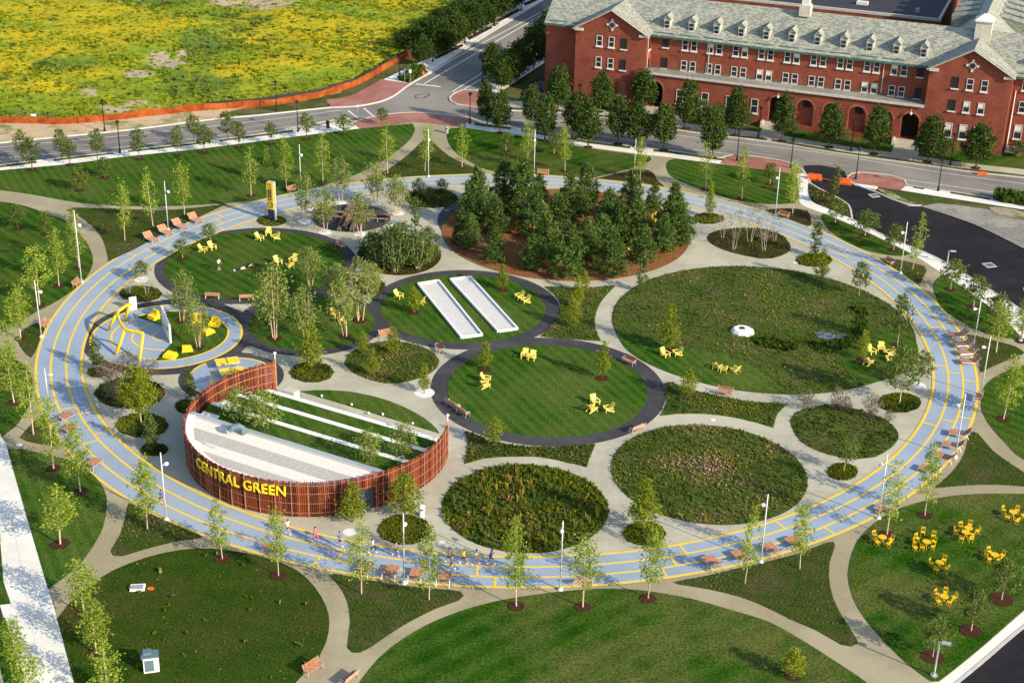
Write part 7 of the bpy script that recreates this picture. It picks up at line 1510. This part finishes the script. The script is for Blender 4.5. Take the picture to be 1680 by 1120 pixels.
def pose_lie(up=.0):
    """lying on the front/side, head towards +y, propped on the elbows"""
    J = dict(pel=(0, 0, .13), wai=(0, .15, .14), che=(0, .36, .22+up), nec=(0, .53, .32+up), hed=(0, .64, .42+up), top=(0, .67, .52+up)); J = {k: Vector(v) for k, v in J.items()}
    for s_ in (1, -1):
        n = 'R' if s_ > 0 else 'L'; x = .1*s_
        J['hip'+n] = Vector((x, -.04, .13)); J['kne'+n] = Vector((x*1.5, -.46, .10)); J['ank'+n] = Vector((x*1.4, -.86, .10 if s_ > 0 else .12)); J['toe'+n] = Vector((x*1.8, -1.02, .05))
        sh = J['che']+Vector((.19*s_, .10, .02)); J['sho'+n] = sh; J['elb'+n] = Vector((.26*s_, .52, .06)); J['wri'+n] = Vector((.10*s_, .72, .06))
    return J
def skin(name, pts, edges, radii, root, m_, parent, sub=1):
    me = bpy.data.meshes.new(name); me.from_pydata([tuple(p) for p in pts], edges, []); o = bpy.data.objects.new(name, me); COL.objects.link(o)
    md = o.modifiers.new('s', 'SKIN'); md.use_smooth_shade = True
    for v, r in zip(me.skin_vertices[0].data, radii): v.radius = (r, r)
    me.skin_vertices[0].data[root].use_root = True
    sb = o.modifiers.new('u', 'SUBSURF'); sb.levels = sb.render_levels = sub
    bpy.context.view_layer.update(); ev_ = o.evaluated_get(bpy.context.evaluated_depsgraph_get()); m2 = bpy.data.meshes.new_from_object(ev_)
    bpy.data.objects.remove(o); m2.materials.clear(); m2.materials.append(MATS[m_]); m2.polygons.foreach_set('use_smooth', [True]*len(m2.polygons))
    r = bpy.data.objects.new(name, m2); COL.objects.link(r); r.parent = parent; return r
def person(px, py, toward, J, label, shirt, shorts, hair, skinm='skin_light', shoe='shoe_white', sleeve=.55, leg=.5, scale=1.0, longhair=False, group=None, shirtless=False):
    b = G(px, py); f = G(px+toward[0], py+toward[1])-b; t = empty('person', (b.x, b.y, .045), math.atan2(f.y, f.x)-PI/2); t.scale = (scale,)*3
    tag(t, label, 'person', group)
    pts = []; rad = []; ed = []
    def V(p, r, link=None):
        pts.append(Vector(p)); rad.append(r); i = len(pts)-1
        if link is not None: ed.append((link, i))
        return i
    up = (J['top']-J['nec']).normalized(); fw = Vector((0, 1, 0)); fw = (fw-up*fw.dot(up)).normalized() if abs(up.y) < .95 else Vector((0, 0, -1))
    p0 = V(J['pel'], .125); p1 = V(J['wai'], .11, p0); p2 = V(J['che'], .13, p1); p3 = V(J['nec'], .052, p2)
    h0 = V(J['hed']-up*.07+fw*.012, .062, p3); h1 = V(J['hed']+up*.01, .083, h0); h2 = V(J['hed']+up*.085, .068, h1)
    for n in 'RL':
        s_ = 1 if n == 'R' else -1
        a = V(J['hip'+n], .092, p0); k = V(J['kne'+n], .058, a); q = V(J['kne'+n].lerp(J['ank'+n], .35), .057, k); e = V(J['ank'+n], .037, q); V(J['toe'+n], .03, e)
        a = V(J['sho'+n], .058, p2); k = V(J['elb'+n], .04, a); w = V(J['wri'+n], .026, k)
        d = (J['wri'+n]-J['elb'+n]).normalized(); sd = d.cross(Vector((0, 0, 1)))
        sd = sd.normalized() if sd.length > .1 else Vector((1, 0, 0)); dn = d.cross(sd)
        pm = V(J['wri'+n]+d*.055, .026, w)
        for i in range(4):                          # four fingers of unequal length, half curled, and a thumb from the side of the palm
            r0 = J['wri'+n]+d*.092+sd*(-.030+.02*i); L = (.06, .072, .066, .05)[i]
            f0 = V(r0, .0095, pm); f1 = V(r0+d*L*.5+dn*.008*s_, .0085, f0); V(r0+d*L*.72+dn*L*.5*s_, .0075, f1)
        th = J['wri'+n]+d*.045-sd*.036; f0 = V(th, .0105, pm); V(th+d*.035-sd*.022, .0085, f0)
    body = skin('body', pts, ed, rad, 0, skinm, t)
    hb = MB(); hc = J['hed']
    def ball(mb, c, r, n=10, cut=None):
        vs = []; fs = []
        for i in range(n//2+1):
            for j in range(n):
                th, ph_ = PI*i/(n//2), 2*PI*j/n
                dv = up*math.cos(th)+(fw*math.cos(ph_)+up.cross(fw)*math.sin(ph_))*math.sin(th); vs.append(c+dv*r)
        for i in range(n//2):
            for j in range(n):
                if cut and cut(vs[i*n+j]): continue
                fs.append((i*n+j, (i+1)*n+j, (i+1)*n+(j+1) % n, i*n+(j+1) % n))
        mb.add(vs, fs)
    ball(hb, hc+up*.04-fw*.012, .102, 14, lambda v: (v-hc).dot(fw) > .045 and (v-hc).dot(up) < .075)
    if longhair: hb.tube([hc+up*.03-fw*.09, hc-fw*.14-up*.05, hc-fw*.15-up*.18], [.045, .04, .012], 6)
    hb.build('hair', hair, t, True)
    fb = MB(); sdv = up.cross(fw); fb.tube([hc+fw*.078-up*.0, hc+fw*.105-up*.018, hc+fw*.08-up*.026], [.010, .014, .008], 5)
    for s_ in (-1, 1): fb.tube([hc+sdv*.083*s_+up*.015, hc+sdv*.096*s_, hc+sdv*.083*s_-up*.02], [.012, .02, .008], 5)
    fb.build('face', skinm, t, True)
    eb = MB()
    for s_ in (-1, 1): ball(eb, hc+fw*.078+sdv*.03*s_+up*.012, .009, 6)
    eb.build('eyes', 'eye_dark', t)
    mb_ = MB(); mb_.tube([hc+fw*.076-up*.05-sdv*.02, hc+fw*.083-up*.05, hc+fw*.076-up*.05+sdv*.02], .007, 4); mb_.build('mouth', 'lip', t)
    if not shirtless:
        P_ = []; R2 = []; E2 = []
        P_ += [J['pel']+(J['wai']-J['pel'])*.25, J['wai'], J['che'], J['che'].lerp(J['nec'], .5)]; R2 += [.142, .13, .15, .10]; E2 += [(0, 1), (1, 2), (2, 3)]
        for n in 'RL':
            i = len(P_); P_ += [J['sho'+n], J['sho'+n].lerp(J['elb'+n], sleeve)]; R2 += [.074, .060]; E2 += [(2, i), (i, i+1)]
            if sleeve >= 1: P_.append(J['elb'+n].lerp(J['wri'+n], .9)); R2.append(.042); E2.append((i+1, i+2))
        skin('shirt', P_, E2, R2, 1, shirt, t)
    P_ = [J['wai'].lerp(J['pel'], .6), J['pel']]; R2 = [.135, .145]; E2 = [(0, 1)]
    for n in 'RL':
        i = len(P_); P_ += [J['hip'+n], J['hip'+n].lerp(J['kne'+n], min(1, leg*1.2))]; R2 += [.112, .088 if leg < 1 else .07]; E2 += [(1, i), (i, i+1)]
        if leg >= 1: P_.append(J['kne'+n].lerp(J['ank'+n], .8)); R2.append(.052); E2.append((i+1, i+2))
    skin('shorts' if leg < 1 else 'trousers', P_, E2, R2, 1, shorts, t)
    for n in 'RL':
        s = MB(); s.tube([J['ank'+n]+(J['ank'+n]-J['toe'+n])*.25, J['ank'+n].lerp(J['toe'+n], .4), J['toe'+n]], [.05, .052, .036], 8); s.build('shoe', shoe, t, True)
    return t
RG_ = 'runners on the blue track'
person(472, 877, (40, 12), pose_run(1), 'first runner in the group, white top and dark shorts', 'cloth_white', 'cloth_navy', 'hair_dark', group=RG_)
person(517, 889, (40, 10), pose_run(-1), 'runner in pink top and pink tights', 'cloth_pink', 'cloth_pink', 'hair_brown', leg=1, sleeve=.5, longhair=True, group=RG_)
person(557, 897, (40, 9), pose_run(1, .05), 'runner in blue top and navy shorts', 'cloth_blue', 'cloth_navy', 'hair_brown', leg=.7, group=RG_)
person(611, 908, (40, 7), pose_run(-1), 'runner in white top and black tights', 'cloth_white', 'cloth_black', 'hair_brown', leg=1, longhair=True, skinm='skin_light', group=RG_)
person(649, 913, (40, 6), pose_run(1), 'runner in dark sleeveless top and black shorts left of the pole', 'cloth_grey', 'cloth_black', 'hair_dark', skinm='skin_light', sleeve=.2, group=RG_)
person(736, 924, (40, 2), pose_run(1), 'runner in greyish purple top behind the shirtless runner', 'cloth_purple', 'cloth_navy', 'hair_dark', skinm='skin_tan', group=RG_)
person(740, 936, (40, 2), pose_run(-1), 'shirtless runner in black shorts', 'cloth_black', 'cloth_black', 'hair_dark', shirtless=True, group=RG_)
person(760, 926, (40, 2), pose_run(1), 'runner in bright yellow top and black shorts', 'cloth_yellow', 'cloth_black', 'hair_brown', skinm='skin_tan', group=RG_)
person(780, 927, (40, 1), pose_run(-1), 'runner in white top and grey shorts, second from the right', 'cloth_white', 'cloth_grey', 'hair_dark', skinm='skin_tan', group=RG_)
person(805, 927, (40, 0), pose_run(1), 'rightmost runner in a royal blue long-sleeved top', 'cloth_royal', 'cloth_royal', 'hair_dark', skinm='skin_tan', sleeve=1, group=RG_)
person(265, 828, (40, 20), pose_run(-1), 'lone runner in a blue top left of the pavilion', 'cloth_royal', 'cloth_black', 'hair_dark', group=RG_)
person(359, 443, (20, 8), pose_stand(), 'person in a white shirt and dark shorts standing on the picnic lawn', 'cloth_white', 'cloth_black', 'hair_dark', leg=.8)
person(395, 443, (40, -8), pose_lie(), 'person in a white shirt and dark trousers lying on the picnic lawn', 'cloth_white', 'cloth_navy', 'hair_dark', leg=1)
person(408, 439, (40, -12), pose_lie(.04), 'person in a tan shirt lying at the right on the picnic lawn', 'cloth_tan', 'cloth_black', 'hair_brown', leg=1)
# ================================================================ LIGHT, SKY, CAMERA
SUN_EL, SH_AZ = math.radians(25.5), math.radians(143.2)             # shadows fall towards SH_AZ
sd = Vector((-math.cos(SH_AZ)*math.cos(SUN_EL), -math.sin(SH_AZ)*math.cos(SUN_EL), math.sin(SUN_EL)))
L = bpy.data.lights.new('sun', 'SUN'); L.energy = 4.45; L.angle = math.radians(.5); L.color = (1.0, .865, .665)
so = bpy.data.objects.new('sun', L); COL.objects.link(so); so.rotation_euler = sd.to_track_quat('Z', 'Y').to_euler(); so.location = (60, 60, 120)
w = bpy.data.worlds.new('World'); SC.world = w; w.use_nodes = True; nt = w.node_tree; nt.nodes.clear()
sk = nt.nodes.new('ShaderNodeTexSky'); sk.sky_type = 'NISHITA'; sk.sun_disc = False; sk.sun_elevation = SUN_EL; sk.sun_rotation = math.atan2(sd.x, sd.y)
bg = nt.nodes.new('ShaderNodeBackground'); bg.inputs[1].default_value = .148; ow = nt.nodes.new('ShaderNodeOutputWorld')
nt.links.new(sk.outputs[0], bg.inputs[0]); nt.links.new(bg.outputs[0], ow.inputs[0])
cd = bpy.data.cameras.new('camera'); co = bpy.data.objects.new('camera', cd); COL.objects.link(co)
cd.sensor_width = 36.0; cd.sensor_fit = 'HORIZONTAL'; cd.lens = 36.0*FPX/1680; cd.clip_start = 1; cd.clip_end = 4000
co.matrix_world = Matrix(((CR.x, CU.x, -CF.x, 0), (CR.y, CU.y, -CF.y, 0), (CR.z, CU.z, -CF.z, CAMH), (0, 0, 0, 1)))
SC.camera = co
SC.render.engine = 'CYCLES'; SC.render.resolution_x = 1024; SC.render.resolution_y = 682
SC.view_settings.view_transform = 'Standard'; SC.view_settings.look = 'None'; SC.view_settings.gamma = 1; SC.view_settings.exposure = .70
SC.cycles.max_bounces = 5; SC.cycles.diffuse_bounces = 3; SC.cycles.transmission_bounces = 2; SC.cycles.use_adaptive_sampling = True; SC.cycles.use_denoising = True
